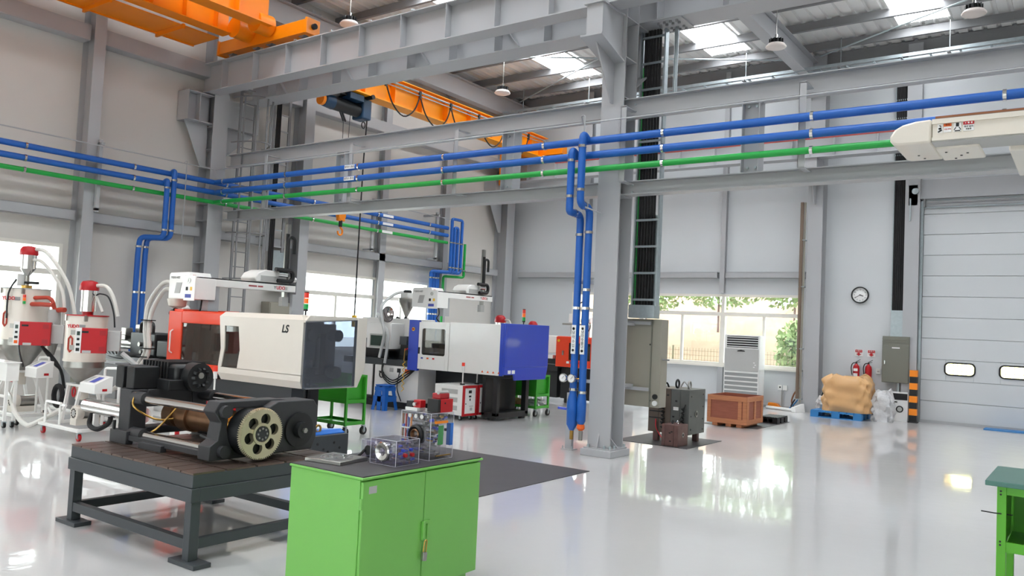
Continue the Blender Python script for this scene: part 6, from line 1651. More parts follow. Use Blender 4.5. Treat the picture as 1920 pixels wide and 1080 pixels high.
# ------------------------------------------------------------------ machine B: white and blue
mb = thing('moulding_machine', 'white and blue injection moulding machine in the middle of the hall', 'machine', (-10.0, 12.0, 0))
g = G(); g.box(-10.4, -8.75, 11.95, 12.4, 0.08, 0.8); g.box(-8.75, -8.42, 11.42, 12.4, 0.74, 0.8); g.box(-8.75, -8.68, 11.42, 12.35, 0.08, 0.74); g.box(-8.52, -8.42, 11.42, 11.5, 0.08, 0.74); g.box(-8.52, -8.42, 12.3, 12.4, 0.08, 0.74); g.box(-8.75, -8.42, 11.42, 12.4, 0.04, 0.14); g.build('bed', 'black', mb, bevel=0.005)
for x, y in ((-8.6, 11.5), (-8.5, 12.3), (-10.2, 12.2)): G().cyl((x, y, 0), (x, y, 0.05), 0.06, n=14).build('levelling_foot', 'black', mb)
G().box(-8.9, -8.8, 11.9, 11.95, 0.36, 0.5).build('isolator', 'black_pla', mb); G().box(-8.87, -8.83, 11.89, 11.9, 0.42, 0.48).build('isolator_label', 'yellow', mb)
yf = 11.3
g = G(); g.box(-9.46, -8.24, yf, yf + 0.05, 0.8, 1.69); g.build('front_panel', 'white', mb, bevel=0.008)
g = G(); holed(g, 'y', yf - 0.01, yf + 0.04, -10.2, -9.465, 0.8, 1.67, [(-10.12, -9.54, 1.06, 1.56)]); g.build('sliding_guard', 'white', mb, bevel=0.006)
g = G(); o_, i_ = rrect(-9.83, 1.31, 0.66, 0.58, 0.06), rrect(-9.83, 1.31, 0.57, 0.49, 0.04)
n = len(o_); vs = [(x, yf - 0.014, z) for x, z in o_] + [(x, yf - 0.014, z) for x, z in i_] + [(x, yf + 0.0, z) for x, z in o_] + [(x, yf, z) for x, z in i_]
fs = []
for i in range(n):
    j = (i + 1) % n; fs += [(i, j, n + j, n + i), (i, 2 * n + i, 2 * n + j, j), (n + i, n + j, 3 * n + j, 3 * n + i)]
g._add(vs, fs); g.build('window_frame', 'white', mb)
G().prism(i_, 'y', yf + 0.004, yf + 0.008).build('guard_window', 'dark_glass', mb)
G().box(-10.1, -9.55, yf + 0.45, yf + 0.47, 1.28, 1.6).build('inner_panel', 'white_warm', mb)
G().box(-9.66, -9.56, yf + 0.2, yf + 0.34, 1.05, 1.5).build('mould_half', 'black', mb, bevel=0.02); G().box(-10.1, -9.98, yf + 0.2, yf + 0.5, 1.05, 1.28).build('mould_half', 'blue_m', mb)
G().box(-9.95, -9.68, yf + 0.3, yf + 0.5, 1.05, 1.26).build('mould_block', 'char', mb)
G().box(-10.19, -10.15, yf - 0.02, yf - 0.01, 1.08, 1.2).build('handle', 'black_pla', mb)
for i, m in enumerate(('ink_blue', 'paper', 'ink_org', 'paper', 'ink_red')): G().box(-10.12 + 0.07 * i, -10.07 + 0.07 * i, yf - 0.0125, yf - 0.01, 0.99, 1.035).build('sticker', m, mb)
for i in range(4): G().box(-8.72 + 0.12 * i, -8.63 + 0.12 * i, yf - 0.003, yf, 0.83, 0.89).build('warning_sticker', 'paper', mb); 
for i in range(4): G().prism([(-8.7 + 0.12 * i, 0.835), (-8.65 + 0.12 * i, 0.835), (-8.675 + 0.12 * i, 0.875)], 'y', yf - 0.005, yf - 0.003).build('warning_mark', 'ink_org', mb)
g = G(); g.box(-10.46, -10.21, yf - 0.005, yf + 0.06, 0.76, 1.7); g.build('blue_side_panel', 'blue_m', mb, bevel=0.01)
G().disc_ring((-10.34, yf - 0.006, 1.53), 0.0, 0.035, 'y', -0.012, 16).build('stop_button', 'yellow', mb); G().cyl((-10.34, yf - 0.03, 1.53), (-10.34, yf - 0.018, 1.53), 0.02, n=12).build('stop_knob', 'red', mb)
g = G(); g.box(-10.2, -8.3, yf + 0.05, 12.6, 1.66, 1.68); g.build('top_cover', 'white', mb)
g = G(); g.box(-10.2, -8.3, 12.58, 12.62, 0.9, 1.66); g.build('rear_guard', 'white', mb)
g = G(); g.box(-8.24, -8.2, yf - 0.005, 12.66, 0.95, 1.71); g.prism([(yf - 0.005, 0.95), (12.66, 0.95), (12.6, 0.72), (11.62, 0.72), (11.6, 0.82), (yf - 0.005, 0.82)], 'x', -8.24, -8.2); g.box(-8.32, -8.24, yf - 0.005, yf + 0.05, 0.8, 1.71); g.build('blue_end_cover', 'blue_m', mb, bevel=0.008)
g = G(); g.box(-8.24, -8.2 , 11.34, 11.37, 0.95, 1.7); g.v = [(x + 0.002, y, z) for x, y, z in g.v]; g.build('panel_seam', 'blue_m', mb)
for i in range(2): G().box(-8.2, -8.198, 11.4 + 0.12 * i, 11.49 + 0.12 * i, 0.84, 0.9).build('warning_sticker', 'paper', mb)
# injection side
g = G(); g.box(-12.2, -10.85, 11.75, 12.5, 1.3, 1.72); g.build('injection_cover', 'white', mb, bevel=0.02)
g = G(); g.box(-11.65, -11.0, 11.38, 11.75, 1.12, 1.62); g.build('control_panel', 'white', mb, bevel=0.01)
G().box(-11.56, -11.12, 11.37, 11.38, 1.14, 1.4).build('screen_frame', 'grey_pla', mb, bevel=0.004); G().box(-11.53, -11.15, 11.366, 11.37, 1.17, 1.37).build('screen', 'screen', mb)
g = G(); g.box(-12.4, -10.46, 11.5, 12.4, 0.8, 0.92); g.build('injection_bed', 'char', mb)
g = G(); g.box(-12.3, -10.5, 11.75, 12.3, 0.92, 1.3); g.build('injection_carriage', 'black', mb, bevel=0.01)
for x0_, z0_, z1_ in ((-10.9, 1.0, 1.35), (-10.72, 1.1, 1.3), (-11.4, 0.95, 1.08)): G().box(x0_, x0_ + 0.2, 11.55, 11.75, z0_, z1_).build('injection_block', 'black', mb, bevel=0.015)
g = G(); g.box(-12.4, -11.52, 11.45, 12.3, 0.2, 0.8); g.build('base_cabinet', 'white', mb, bevel=0.006)
g = G(); g.box(-11.45, -10.3, 11.45, 12.3, 0.12, 0.8); g.build('base_cabinet', 'white', mb, bevel=0.006)
G().box(-11.52, -11.45, 11.47, 12.3, 0.1, 0.8).build('cabinet_gap', 'black', mb); G().box(-12.4, -10.3, 11.48, 12.3, 0.0, 0.12).build('base_plinth', 'black', mb)
for x, w, m in ((-11.05, 0.1, 'grey_pla'), (-10.85, 0.09, 'black_pla'), (-10.65, 0.12, 'ink_org')): G().box(x, x + w, 11.444, 11.45, 0.68, 0.76).build('cabinet_fitting', m, mb)
G().box(-10.78, -10.6, 11.4, 11.6, 1.22, 1.38).build('junction_box', 'char', mb)
for k in range(3): G().tube([(-11.2 + 0.03 * k, 11.4, 0.9), (-11.15, 11.36, 0.6 + 0.04 * k), (-10.85, 11.34, 0.45 + 0.04 * k), (-10.55, 11.36, 0.6 + 0.05 * k), (-10.35, 11.42, 0.78)], 0.013, 6, smooth=4).build('cable', 'black_pla', mb)
G().tube([(-10.72, 11.38, 0.7), (-10.75, 11.36, 0.4), (-10.65, 11.38, 0.15)], 0.01, 6, smooth=4).build('cable', 'black_pla', mb)
G().tube([(-11.3, 11.42, 0.68)] + [(-11.24 + 0.06 * cos(t), 11.43, 0.62 + 0.06 * sin(t)) for t in [2 * pi * i / 12 for i in range(12)]], 0.012, 6).build('cable_coil', 'black_pla', mb)
yg = thing('air_gun', 'yellow coiled air hose hanging beside the blue panel of the white machine', 'air hose', (-10.5, 11.25, 0.3))
G().tube([(-10.5 + 0.02 * cos(t * 5), 11.25 + 0.02 * sin(t * 5), 0.92 - 0.08 * t) for t in [0.12 * i for i in range(60)]], 0.007, 5).build('coiled_hose', 'yellow', yg)
G().bar((-10.5, 11.25, 0.92), (-10.48, 11.24, 1.16), 0.016).build('gun_barrel', 'brass', yg); G().bar((-10.5, 11.25, 1.12), (-10.42, 11.24, 1.16), 0.02).build('gun_handle', 'red', yg)
rb2 = robot(-10.3, 11.5, 1.95, 'white take-out robot mounted on the white and blue machine', L=1.75, kick=1.0)
signal_tower(-8.4, 12.1, 1.7, 'signal tower standing on the white and blue machine')
mi_ = thing('mirror', 'round convex mirror on a black arm above the white machine control panel', 'mirror', (-11.15, 11.4, 1.75))
G().lathe((-11.14, 11.4, 1.79), [(0.0, -0.03), (0.08, -0.025), (0.14, -0.005), (0.15, 0.0), (0.15, 0.015), (0.02, 0.03)], 24, 'y').build('glass', 'mirror', mi_)
G().disc_ring((-11.14, 11.4, 1.79), 0.145, 0.16, 'y', 0.015, 24).build('rim', 'black_pla', mi_); G().bar((-11.14, 11.43, 1.77), (-11.4, 11.8, 1.72), 0.02).build('arm', 'black_pla', mi_)
hp = thing('hopper_loader', 'steel cone hopper feeding the white and blue machine', 'hopper', (-11.2, 12.0, 1.4))
G().lathe((-11.2, 12.0, 1.76), [(0.03, 0.0), (0.17, 0.3), (0.175, 0.36), (0.16, 0.37)], 22).build('cone', 'steel_bare', hp)
G().box(-11.3, -11.1, 11.9, 12.1, 2.13, 2.24).build('loader_box', 'white', hp, bevel=0.01); G().cyl((-11.28, 12.0, 2.26), (-11.12, 12.0, 2.26), 0.04, n=12).build('loader_motor', 'black_pla', hp)
g = G(); g.lathe((-11.2, 12.0, 1.38), [(0.14, 0), (0.14, 0.02), (0.1, 0.04), (0.08, 0.2), (0.1, 0.22), (0.07, 0.26), (0.06, 0.34), (0.03, 0.38)], 16); g.build('throat', 'steel_bare', hp)
for dx in (-0.08, 0.08): G().cyl((-11.2 + dx, 11.9, 1.7), (-11.2 + dx * 1.6, 11.84, 1.74), 0.03, n=10).build('magnet_knob', 'black_pla', hp)
hq = thing('vacuum_hose', 'pale hose bundle running past the white machine control panel', 'hose', (-11.05, 11.3, 0.9))
G().tube([(-11.28, 12.0, 2.26), (-11.36, 11.8, 2.2), (-11.3, 11.4, 1.95), (-11.15, 11.3, 1.6), (-11.08, 11.28, 1.4), (-11.2, 11.3, 0.95)], 0.03, 8, smooth=5).build('hose_run', 'hose_g', hq)
G().tube([(-11.5, 11.5, 1.8), (-11.25, 11.35, 1.65), (-11.02, 11.3, 1.45), (-11.0, 11.3, 1.2), (-11.05, 11.3, 0.85)], 0.03, 8, smooth=5).build('hose_run', 'hose_g', hq)

# ------------------------------------------------------------------ machine C: small orange machine behind the blue pipes
mc3 = thing('moulding_machine', 'small orange moulding machine seen behind the blue drop pipes', 'machine', (-9.2, 16.0, 0))
yf = 15.5
g = G(); holed(g, 'y', yf, yf + 0.05, -9.84, -8.6, 0.82, 1.49, [(-9.5, -8.95, 0.98, 1.36)]); g.build('sliding_guard', 'orange_m', mc3, bevel=0.006)
G().box(-9.5, -8.95, yf + 0.01, yf + 0.016, 0.98, 1.36).build('guard_window', 'dark_glass', mc3)
g = G(); g.box(-9.84, -8.5, yf + 0.05, 16.5, 1.45, 1.5); g.box(-9.84, -9.78, yf + 0.05, 16.5, 0.82, 1.45); g.box(-8.6, -8.4, yf - 0.01, 16.5, 0.84, 1.5); g.build('orange_cover', 'orange_m', mc3, bevel=0.006)
G().box(-9.6, -8.6, yf + 0.3, yf + 0.9, 0.98, 1.36).build('platen', 'char', mc3)
for x, z in ((-9.4, 1.3), (-9.42, 1.2), (-9.4, 1.1), (-9.38, 1.02)): G().cyl((x, yf + 0.25, z), (x + 0.1, yf + 0.25, z), 0.03, n=10).build('fitting', 'steel_bare', mc3)
G().disc_ring((-9.77, yf - 0.001, 1.4), 0.0, 0.03, 'y', -0.015, 14).build('stop_button', 'yellow', mc3)
G().box(-9.67, -9.63, yf - 0.012, yf, 1.08, 1.18).build('handle', 'steel_bare', mc3)
for i, m in enumerate(('paper', 'ink_blue', 'paper', 'ink_red')): G().box(-9.55 + 0.1 * i, -9.48 + 0.1 * i, yf - 0.003, yf, 0.9, 0.95).build('sticker', m, mc3)
g = G(); g.box(-9.8, -8.3, yf + 0.2, 16.4, 0.1, 0.8); g.box(-11.4, -9.84, yf + 0.1, 16.2, 0.7, 0.84); g.build('bed', 'black', mc3, bevel=0.006)
g = G(); g.box(-11.4, -9.9, yf + 0.2, 16.1, 0.1, 0.7); g.build('base_cabinet', 'black', mc3)
G().box(-10.35, -9.95, yf + 0.3, 16.0, 1.1, 1.5).build('injection_cover', 'white', mc3, bevel=0.01); G().box(-10.6, -9.9, yf + 0.2, 15.9, 0.86, 1.05).build('injection_block', 'black', mc3, bevel=0.01)
G().box(-10.25, -9.98, yf + 0.1, yf + 0.2, 0.98, 1.06).build('cover_plate', 'white', mc3)
for x, y in ((-9.7, 15.8), (-8.5, 15.8), (-11.2, 15.8)): G().cyl((x, y, 0), (x, y, 0.1), 0.05, n=12).build('levelling_foot', 'black', mc3)
for k in range(4): G().tube([(-9.5 + 0.1 * k, yf + 0.15, 0.75), (-9.45 + 0.12 * k, yf + 0.1, 0.45), (-9.5 + 0.1 * k, yf + 0.15, 0.2)], 0.016, 6, smooth=4).build('hose', 'red_hose' if k % 2 else 'black_pla', mc3)
rc = thing('take_out_robot', 'small white picker arm with hanging grippers over the small orange machine', 'robot', (-9.6, 15.9, 1.5), 'take-out robots')
G().box(-9.72, -9.52, 15.8, 15.95, 1.82, 2.02).build('head', 'white', rc, bevel=0.01); G().box(-9.9, -9.2, 15.82, 15.92, 1.76, 1.8).build('arm', 'steel_bare', rc); G().cyl((-9.4, 15.86, 1.88), (-9.15, 15.86, 1.88), 0.07, n=14).build('cylinder', 'white', rc)
G().cyl((-9.6, 15.87, 2.02), (-9.6, 15.87, 2.42), 0.022, n=8).build('post', 'steel_bare', rc); G().cyl((-9.5, 15.87, 2.02), (-9.5, 15.87, 2.5), 0.015, n=8).build('post', 'steel_bare', rc)
G().tube([(-9.58, 15.85, 2.02), (-9.6, 15.8, 2.2), (-9.4, 15.8, 2.28), (-9.25, 15.8, 2.4), (-9.25, 15.85, 2.6), (-9.4, 15.9, 2.6)], 0.014, 6, smooth=5).build('cable', 'black_pla', rc)
for x, h in ((-9.62, 0.34), (-9.68, 0.2), (-9.55, 0.22), (-9.35, 0.26), (-9.3, 0.18)): G().box(x - 0.012, x + 0.012, 15.85, 15.88, 1.76 - h, 1.76).build('gripper', 'grey_pla' if h < 0.3 else 'black_pla', rc)
G().box(-9.32, -9.24, 15.85, 15.95, 1.5, 1.78).build('riser', 'steel', rc)
G().tube([(-9.2, 15.85, 1.85), (-9.15, 15.8, 1.7), (-9.3, 15.8, 1.55), (-9.5, 15.75, 1.5)], 0.012, 6, smooth=4).build('cable', 'black_pla', rc)

# ------------------------------------------------------------------ mould temperature controllers
def controller(x, y, label, first=None):
    """front faces +X; front at x, from y to y+0.39"""
    if first: return dup(first, (x, y, 0), label)
    t = thing('temperature_controller', label, 'controller', (x, y, 0), 'mould temperature controllers')
    G().box(x - 0.66, x - 0.03, y + 0.005, y + 0.385, 0.09, 0.6).build('cabinet', 'white', t, bevel=0.006)
    g = G(); holed(g, 'x', x - 0.03, x, y, y + 0.39, 0.08, 0.605, [(y + 0.045, y + 0.345, 0.12, 0.56)]); g.build('red_frame', 'red', t, bevel=0.004)
    G().box(x - 0.025, x - 0.01, y + 0.047, y + 0.343, 0.122, 0.558).build('front_panel', 'white', t)
    for yy, z, w, h, m in ((0.15, 0.47, 0.08, 0.05, 'black_pla'), (0.16, 0.4, 0.06, 0.03, 'black_pla'), (0.18, 0.34, 0.025, 0.04, 'ink'), (0.07, 0.28, 0.02, 0.02, 'ink'), (0.2, 0.17, 0.06, 0.05, 'grey_pla'), (0.18, 0.24, 0.1, 0.012, 'grey_pla')):
        G().box(x - 0.01, x - 0.006, y + yy, y + yy + w, z, z + h).build('fitting', m, t)
    for k in range(3): G().box(x - 0.5, x - 0.14, y - 0.0, y + 0.006, 0.17 + 0.14 * k, 0.25 + 0.14 * k).build('side_vent', 'grey_pla', t)
    for a in (-0.6, -0.1):
        for b in (0.06, 0.33): caster(t, x + a, y + b, 0.035, 'y')
    G().cyl((x - 0.2, y + 0.2, 0.6), (x - 0.2, y + 0.2, 0.625), 0.045, n=14).build('pole_base', 'black_pla', t)
    G().cyl((x - 0.2, y + 0.2, 0.62), (x - 0.2, y + 0.2, 0.84), 0.012, n=8).build('pole', 'white', t)
    G().cyl((x - 0.2, y + 0.2, 0.84), (x - 0.2, y + 0.2, 0.93), 0.026, n=12).build('beacon_body', 'white_pla', t)
    G().cyl((x - 0.2, y + 0.2, 0.93), (x - 0.2, y + 0.2, 0.99), 0.028, n=12).build('beacon_lens', 'tl_red', t)
    return t
c0 = controller(-8.77, 10.93, 'red fronted temperature controller by the white and blue machine, nearer of the two')
controller(-8.77, 11.34, 'red fronted temperature controller by the white and blue machine, farther of the two', c0)
controller(-8.68, 5.5, 'red fronted temperature controller in front of the orange machine, nearer of the two', c0)
controller(-8.68, 5.91, 'red fronted temperature controller in front of the orange machine, farther of the two', c0)

# ------------------------------------------------------------------ hopper dryers on carts
def dryer(cx, cy, r, zlid, zcyl, zcone, zcap, label, box_c, box_w, box_z, cart, big, yaw=radians(58)):
    t = thing('hopper_dryer', label, 'dryer', (cx, cy, 0))
    G().cyl((cx, cy, zcyl), (cx, cy, zlid), r, n=36).build('drum', 'white_warm', t)
    G().lathe((cx, cy, zcone), [(0.07, 0), (r * 0.97, zcyl - zcone - 0.1), (r * 0.97, zcyl - zcone)], 36).build('cone', 'steel_bare', t)
    G().disc_ring((cx, cy, zcyl - 0.02), r - 0.01, r + 0.006, 'z', 0.03, 36).build('drum_band', 'white_warm', t)
    G().cyl((cx, cy, zlid), (cx, cy, zlid + 0.014), r + 0.012, n=36).build('lid', 'red' if not big else 'grey_pla', t)
    # loader on top
    G().cyl((cx, cy, zlid + 0.014), (cx, cy, zlid + 0.06), 0.07, n=16).build('loader_base', 'red' if not big else 'brass', t)
    zl = zlid + (0.06 if not big else 0.2)
    if big:
        G().box(cx - 0.1, cx - 0.02, cy - 0.12, cy - 0.02, zlid + 0.05, zlid + 0.22).build('valve_box', 'white_pla', t); G().cyl((cx, cy - 0.03, zlid + 0.1), (cx + 0.14, cy + 0.1, zlid + 0.1), 0.02, n=8).build('actuator', 'black_pla', t)
        G().cyl((cx, cy, zlid + 0.06), (cx, cy, zl), 0.03, n=12).build('valve_neck', 'steel_bare', t)
        G().lathe((cx, cy, zl), [(0.03, 0), (0.1, 0.1), (0.105, zcap - 0.12 - zl)], 22).build('loader_body', 'chrome', t)
    else:
        G().cyl((cx, cy, zl), (cx, cy, zcap - 0.12), 0.095, n=22).build('loader_body', 'chrome', t)
    G().lathe((cx, cy, zcap - 0.13), [(0.118, 0), (0.122, 0.02), (0.115, 0.08), (0.09, 0.12), (0.03, 0.135)], 24).build('loader_cap', 'red', t)
    # control box facing the viewer
    g = G(); c, s = cos(yaw), sin(yaw); bx_, by_ = box_c
    rbox(g, bx_, by_, box_z[0], box_z[1], box_w, 0.14, yaw); g.build('control_box', 'red', t, bevel=0.006)
    nx_, ny_ = s, -c
    def on(u, d): return (bx_ + u * c + d * nx_, by_ + u * s + d * ny_)
    p = on(-box_w / 2 + 0.035, 0.07); g = G(); rbox(g, p[0], p[1], box_z[0], box_z[1], 0.07, 0.012, yaw); cp_ = g.build('control_strip', 'white', t)
    h = box_z[1] - box_z[0]
    for zf, w, hh, m in ((0.78, 0.035, 0.05, 'screen'), (0.55, 0.03, 0.03, 'ink'), (0.34, 0.04, 0.03, 'ink'), (0.14, 0.04, 0.04, 'ink_org' if big else 'ink')):
        q = on(-box_w / 2 + 0.035, 0.078); g = G(); rbox(g, q[0], q[1], box_z[0] + h * zf - hh / 2, box_z[0] + h * zf + hh / 2, w, 0.006, yaw); g.build('display', m, cp_)
    for uf, zf in ((0.36, 0.82), (0.36, 0.18)):
        q = on(box_w * uf, 0.071); g = G(); rbox(g, q[0], q[1], box_z[0] + h * zf - 0.03, box_z[0] + h * zf + 0.03, 0.07, 0.004, yaw); g.build('vent', 'red_dk', t)
    q = on(-box_w * 0.2, 0.071)
    g = G(); rbox(g, q[0], q[1], box_z[0] + h * 0.84 - 0.012, box_z[0] + h * 0.84 + 0.012, 0.08, 0.004, yaw); g.build('nameplate', 'ink', t)
    q = on(-box_w * 0.12, 0.071); g = G(); rbox(g, q[0], q[1], box_z[0] + 0.003, box_z[0] + 0.035, 0.1, 0.005, yaw); g.build('nameplate', 'grey_pla', t)
    for zf in (0.2, 0.8):
        q = on(-box_w / 2 - 0.03, -0.02); g = G(); rbox(g, q[0], q[1], box_z[0] + h * zf - 0.03, box_z[0] + h * zf + 0.03, 0.06, 0.05, yaw); g.build('bracket', 'steel_bare', t)
    q = on(box_w * 0.5 + 0.03, -0.14); g = G(); rbox(g, q[0], q[1], box_z[0] + 0.03, box_z[1] - 0.03, 0.24, 0.26, yaw); g.build('heater_box', 'grey_pla', t, bevel=0.006)
    # sight glass, logo, latches
    a = radians(-78); 
    px, py = cx + (r + 0.003) * cos(a), cy + (r + 0.003) * sin(a)
    lx, ly = cx + (r + 0.004) * cos(radians(-64)), cy + (r + 0.004) * sin(radians(-64))
    text('lettering', 'YUDO', 'ink_red', t, (lx, ly, zlid - 0.14), 0.07 if big else 0.06, (pi / 2, 0, radians(26)), bold=0.002)
    a2 = radians(-42 if big else -38); g = G(); rbox(g, cx + (r + 0.002) * cos(a2), cy + (r + 0.002) * sin(a2), zlid - 0.165, zlid - 0.115, 0.07, 0.008, a2 + pi / 2); g.build('maker_plate', 'grille', t)
    zc = (zcyl + zlid) / 2 - 0.08
    ang = radians(-70)
    d = (cos(ang), sin(ang)); tx, ty = -sin(ang), cos(ang)
    sx_, sy_ = cx + (r + 0.006) * d[0], cy + (r + 0.006) * d[1]
    sgp = [(sx_ + tx * u, sy_ + ty * u, zc + v) for u, v in ((-0.03, -0.07), (-0.03, 0.07), (0, 0.1), (0.03, 0.07), (0.03, -0.07), (0, -0.1), (-0.03, -0.07))]
    G().tube(sgp, 0.011, 6).build('sight_glass_rim', 'red_hose', t)
    for an in (-30, -95):
        aa = radians(an); G().box(cx + r * cos(aa) - 0.015, cx + r * cos(aa) + 0.015, cy + r * sin(aa) - 0.02, cy + r * sin(aa) + 0.02, zlid - 0.07, zlid + 0.01).build('latch', 'steel_bare', t)
    # cart
    (ax_, bx2_, ay_, by2_) = cart
    g = G()
    for y in (ay_, by2_ - 0.05): g.box(ax_, bx2_, y, y + 0.05, 0.11, 0.15)
    for x in (ax_, bx2_ - 0.05): g.box(x, x + 0.05, ay_ + 0.05, by2_ - 0.05, 0.11, 0.15)
    g.build('cart_frame', 'white', t, bevel=0.004)
    for x in (ax_ + 0.05, bx2_ - 0.05):
        for y in (ay_ + 0.05, by2_ - 0.05): caster(t, x, y, 0.045, 'y', 'red' if not big else 'rubber', plate='white' if big else 'galv')
    for sx in (-1, 1):
        for sy in (-1, 1):
            lx, ly = min(max(cx + sx * r * 0.8, ax_ + 0.03), bx2_ - 0.03), min(max(cy + sy * r * 0.8, ay_ + 0.03), by2_ - 0.03)
            G().bar((lx, ly, 0.14), (cx + sx * 0.16, cy + sy * 0.1, zcone - 0.01), 0.035).build('stand_leg', 'white', t)
    G().cyl((cx, cy, zcone - 0.2), (cx, cy, zcone), 0.08, n=16).build('outlet', 'white_warm', t); G().box(cx - 0.2, cx + 0.2, cy - 0.12, cy + 0.12, zcone - 0.02, zcone + 0.01).build('outlet_plate', 'white', t)
    G().tube([(cx - 0.02 + 0.04 * cos(v), cy - 0.1, zcone - 0.1 + 0.06 * sin(v)) for v in [2 * pi * i / 14 for i in range(15)]], 0.012, 6).build('drain_ring', 'red', t)
    return t

def blower(parent, x, y, z, r=0.095):
    G().lathe((x, y, z), [(r * 0.55, -0.02), (r, -0.015), (r * 1.05, 0.0), (r * 1.05, 0.05), (r * 0.9, 0.08)], 26, 'y').build('blower_housing', 'white_warm', parent)
    G().disc_ring((x, y - 0.022, z), r * 0.28, r * 0.34, 'y', 0.004, 18).build('blower_ring', 'grey_pla', parent)
    for i in range(10):
        a = 2 * pi * i / 10; G().box(x + r * 0.55 * cos(a) - 0.008, x + r * 0.55 * cos(a) + 0.008, y - 0.024, y - 0.02, z + r * 0.55 * sin(a) - 0.012, z + r * 0.55 * sin(a) + 0.012).build('blower_slot', 'black_pla', parent)
    G().cyl((x, y + 0.08, z), (x, y + 0.32, z), r * 0.75, n=20).build('blower_motor', 'steel_bare', parent)
    G().box(x - r * 0.8, x + r * 0.8, y - 0.02, y + 0.3, 0.15, z - r * 0.7).build('blower_base', 'white_warm', parent)
    G().box(x - r * 1.3, x - r * 0.5, y + 0.02, y + 0.1, z - r, z + r * 0.8).build('silencer', 'white_warm', parent)

d1 = dryer(-11.0, 5.55, 0.255, 1.535, 0.95, 0.62, 2.01, 'nearer hopper dryer with red lid and red control box on a white cart', (-10.42, 5.33), 0.36, (1.07, 1.39), (-11.1, -10.08, 5.06, 5.95), False)
blower(d1, -10.52, 5.24, 0.3)
def post_loop(par, x, y0_, y1_, z1, r=0.018): G().tube(fillet([(x, y0_, 0.15), (x, y0_, z1), (x, y1_, z1), (x, y1_, 0.15)], 0.05), r, 8).build('handle_frame', 'white', par)
G().tube(fillet([(-11.0, 5.1, 0.15), (-11.0, 5.1, 0.42), (-10.6, 5.1, 0.42)], 0.05), 0.018, 8).build('guard_rail', 'white', d1)
G().tube(fillet([(-10.66, 5.12, 0.15), (-10.66, 5.12, 0.4), (-10.52, 5.12, 0.4)], 0.04), 0.016, 8).build('guard_rail', 'white', d1)
G().tube(fillet([(-10.35, 5.5, 0.15), (-10.35, 5.5, 0.88), (-9.99, 5.5, 0.9), (-9.99, 5.5, 0.15)], 0.05), 0.018, 8).build('handle_frame', 'white', d1)
def monitor(par, x0, x1, y0, y1, z0, z1):
    g = G(); g.prism([(y0, z0), (y1, z0), (y1, z1 + 0.02), (y1 - 0.03, z1 + 0.02), (y0, z1 - 0.07)], 'x', x0, x1); m = g.build('control_unit', 'white', par, bevel=0.005)
    for fx0, fx1, mm in ((0.08, 0.3, 'grey_pla'), (0.45, 0.8, 'ink_blue')):
        a, b = x0 + (x1 - x0) * fx0, x0 + (x1 - x0) * fx1
        def zz(y): return z1 - 0.07 + 0.09 * (y - y0) / (y1 - 0.03 - y0) + 0.003
        ya, yb_ = y0 + 0.03, y1 - 0.07
        G()._add([(a, ya, zz(ya)), (b, ya, zz(ya)), (b, yb_, zz(yb_)), (a, yb_, zz(yb_))], [(0, 1, 2, 3)]).build('screen', mm, m)
    G().box(x1, x1 + 0.003, y0 + 0.1, y0 + 0.16, z0 + 0.03, z0 + 0.06).build('badge', 'red', m)
monitor(d1, -10.42, -10.05, 5.22, 5.45, 0.58, 0.77)
G().cyl((-10.3, 5.28, 0.42), (-9.0, 5.28, 0.42), 0.09, n=22).build('dry_air_tank', 'chrome', d1)
for x in (-10.1, -9.3): G().box(x, x + 0.04, 5.25, 5.31, 0.15 if x < -10.05 else 0.0, 0.34).build('tank_foot', 'white', d1)
G().tube([(-10.2, 5.3, 0.34), (-10.15, 5.24, 0.2), (-9.95, 5.24, 0.16), (-9.8, 5.3, 0.25), (-9.85, 5.34, 0.36)], 0.03, 8, smooth=5).build('air_hose', 'rubber', d1)
d2 = dryer(-12.6, 5.45, 0.315, 1.87, 1.17, 0.7, 2.5, 'taller hopper dryer farther back beside the left window', (-11.78, 5.22), 0.44, (1.1, 1.42), (-12.95, -11.9, 5.12, 6.0), True)
blower(d2, -12.25, 5.22, 0.3, 0.1)
monitor(d2, -11.75, -11.42, 5.14, 5.36, 0.68, 0.88)
G().tube(fillet([(-12.05, 5.45, 0.15), (-12.05, 5.45, 0.92), (-11.75, 5.45, 0.94), (-11.75, 5.45, 0.3), (-11.55, 5.45, 0.15)], 0.05), 0.018, 8).build('handle_frame', 'white', d2)
for i, m in enumerate(('tl_grn', 'tl_org', 'tl_red')): G().box(-12.32, -12.27, 5.29, 5.31, 1.66 + 0.045 * i, 1.7 + 0.045 * i).build('status_light', m, d2)
# filter tank with red hoses at dryer 2
G().cyl((-12.02, 5.6, 1.15), (-12.02, 5.6, 1.6), 0.08, n=18).build('filter_tank', 'grey_pla', d2); G().lathe((-12.02, 5.6, 0.95), [(0.03, 0), (0.08, 0.2)], 16).build('filter_cone', 'steel_bare', d2)
G().tube(fillet([(-12.34, 5.42, 1.75), (-12.03, 5.55, 1.77), (-12.02, 5.6, 1.58)], 0.1), 0.028, 10).build('hot_air_hose', 'red_hose', d2)
G().tube([(-12.34, 5.4, 1.66), (-12.1, 5.44, 1.665), (-11.86, 5.5, 1.66)], 0.032, 10).build('hot_air_hose', 'red_hose', d2)
G().tube([(-12.02, 5.6, 1.58), (-11.9, 5.62, 1.6), (-11.82, 5.64, 1.6)], 0.036, 10).build('hot_air_hose', 'red_hose', d2)
G().tube([(-12.25, 5.25, 1.12), (-12.1, 5.2, 1.0), (-11.95, 5.2, 0.8)], 0.014, 6, smooth=4).build('cable', 'black_pla', d2); G().tube([(-12.35, 5.2, 2.0), (-12.42, 5.14, 1.8), (-12.4, 5.13, 1.45)], 0.012, 6, smooth=4).build('cable', 'black_pla', d2)
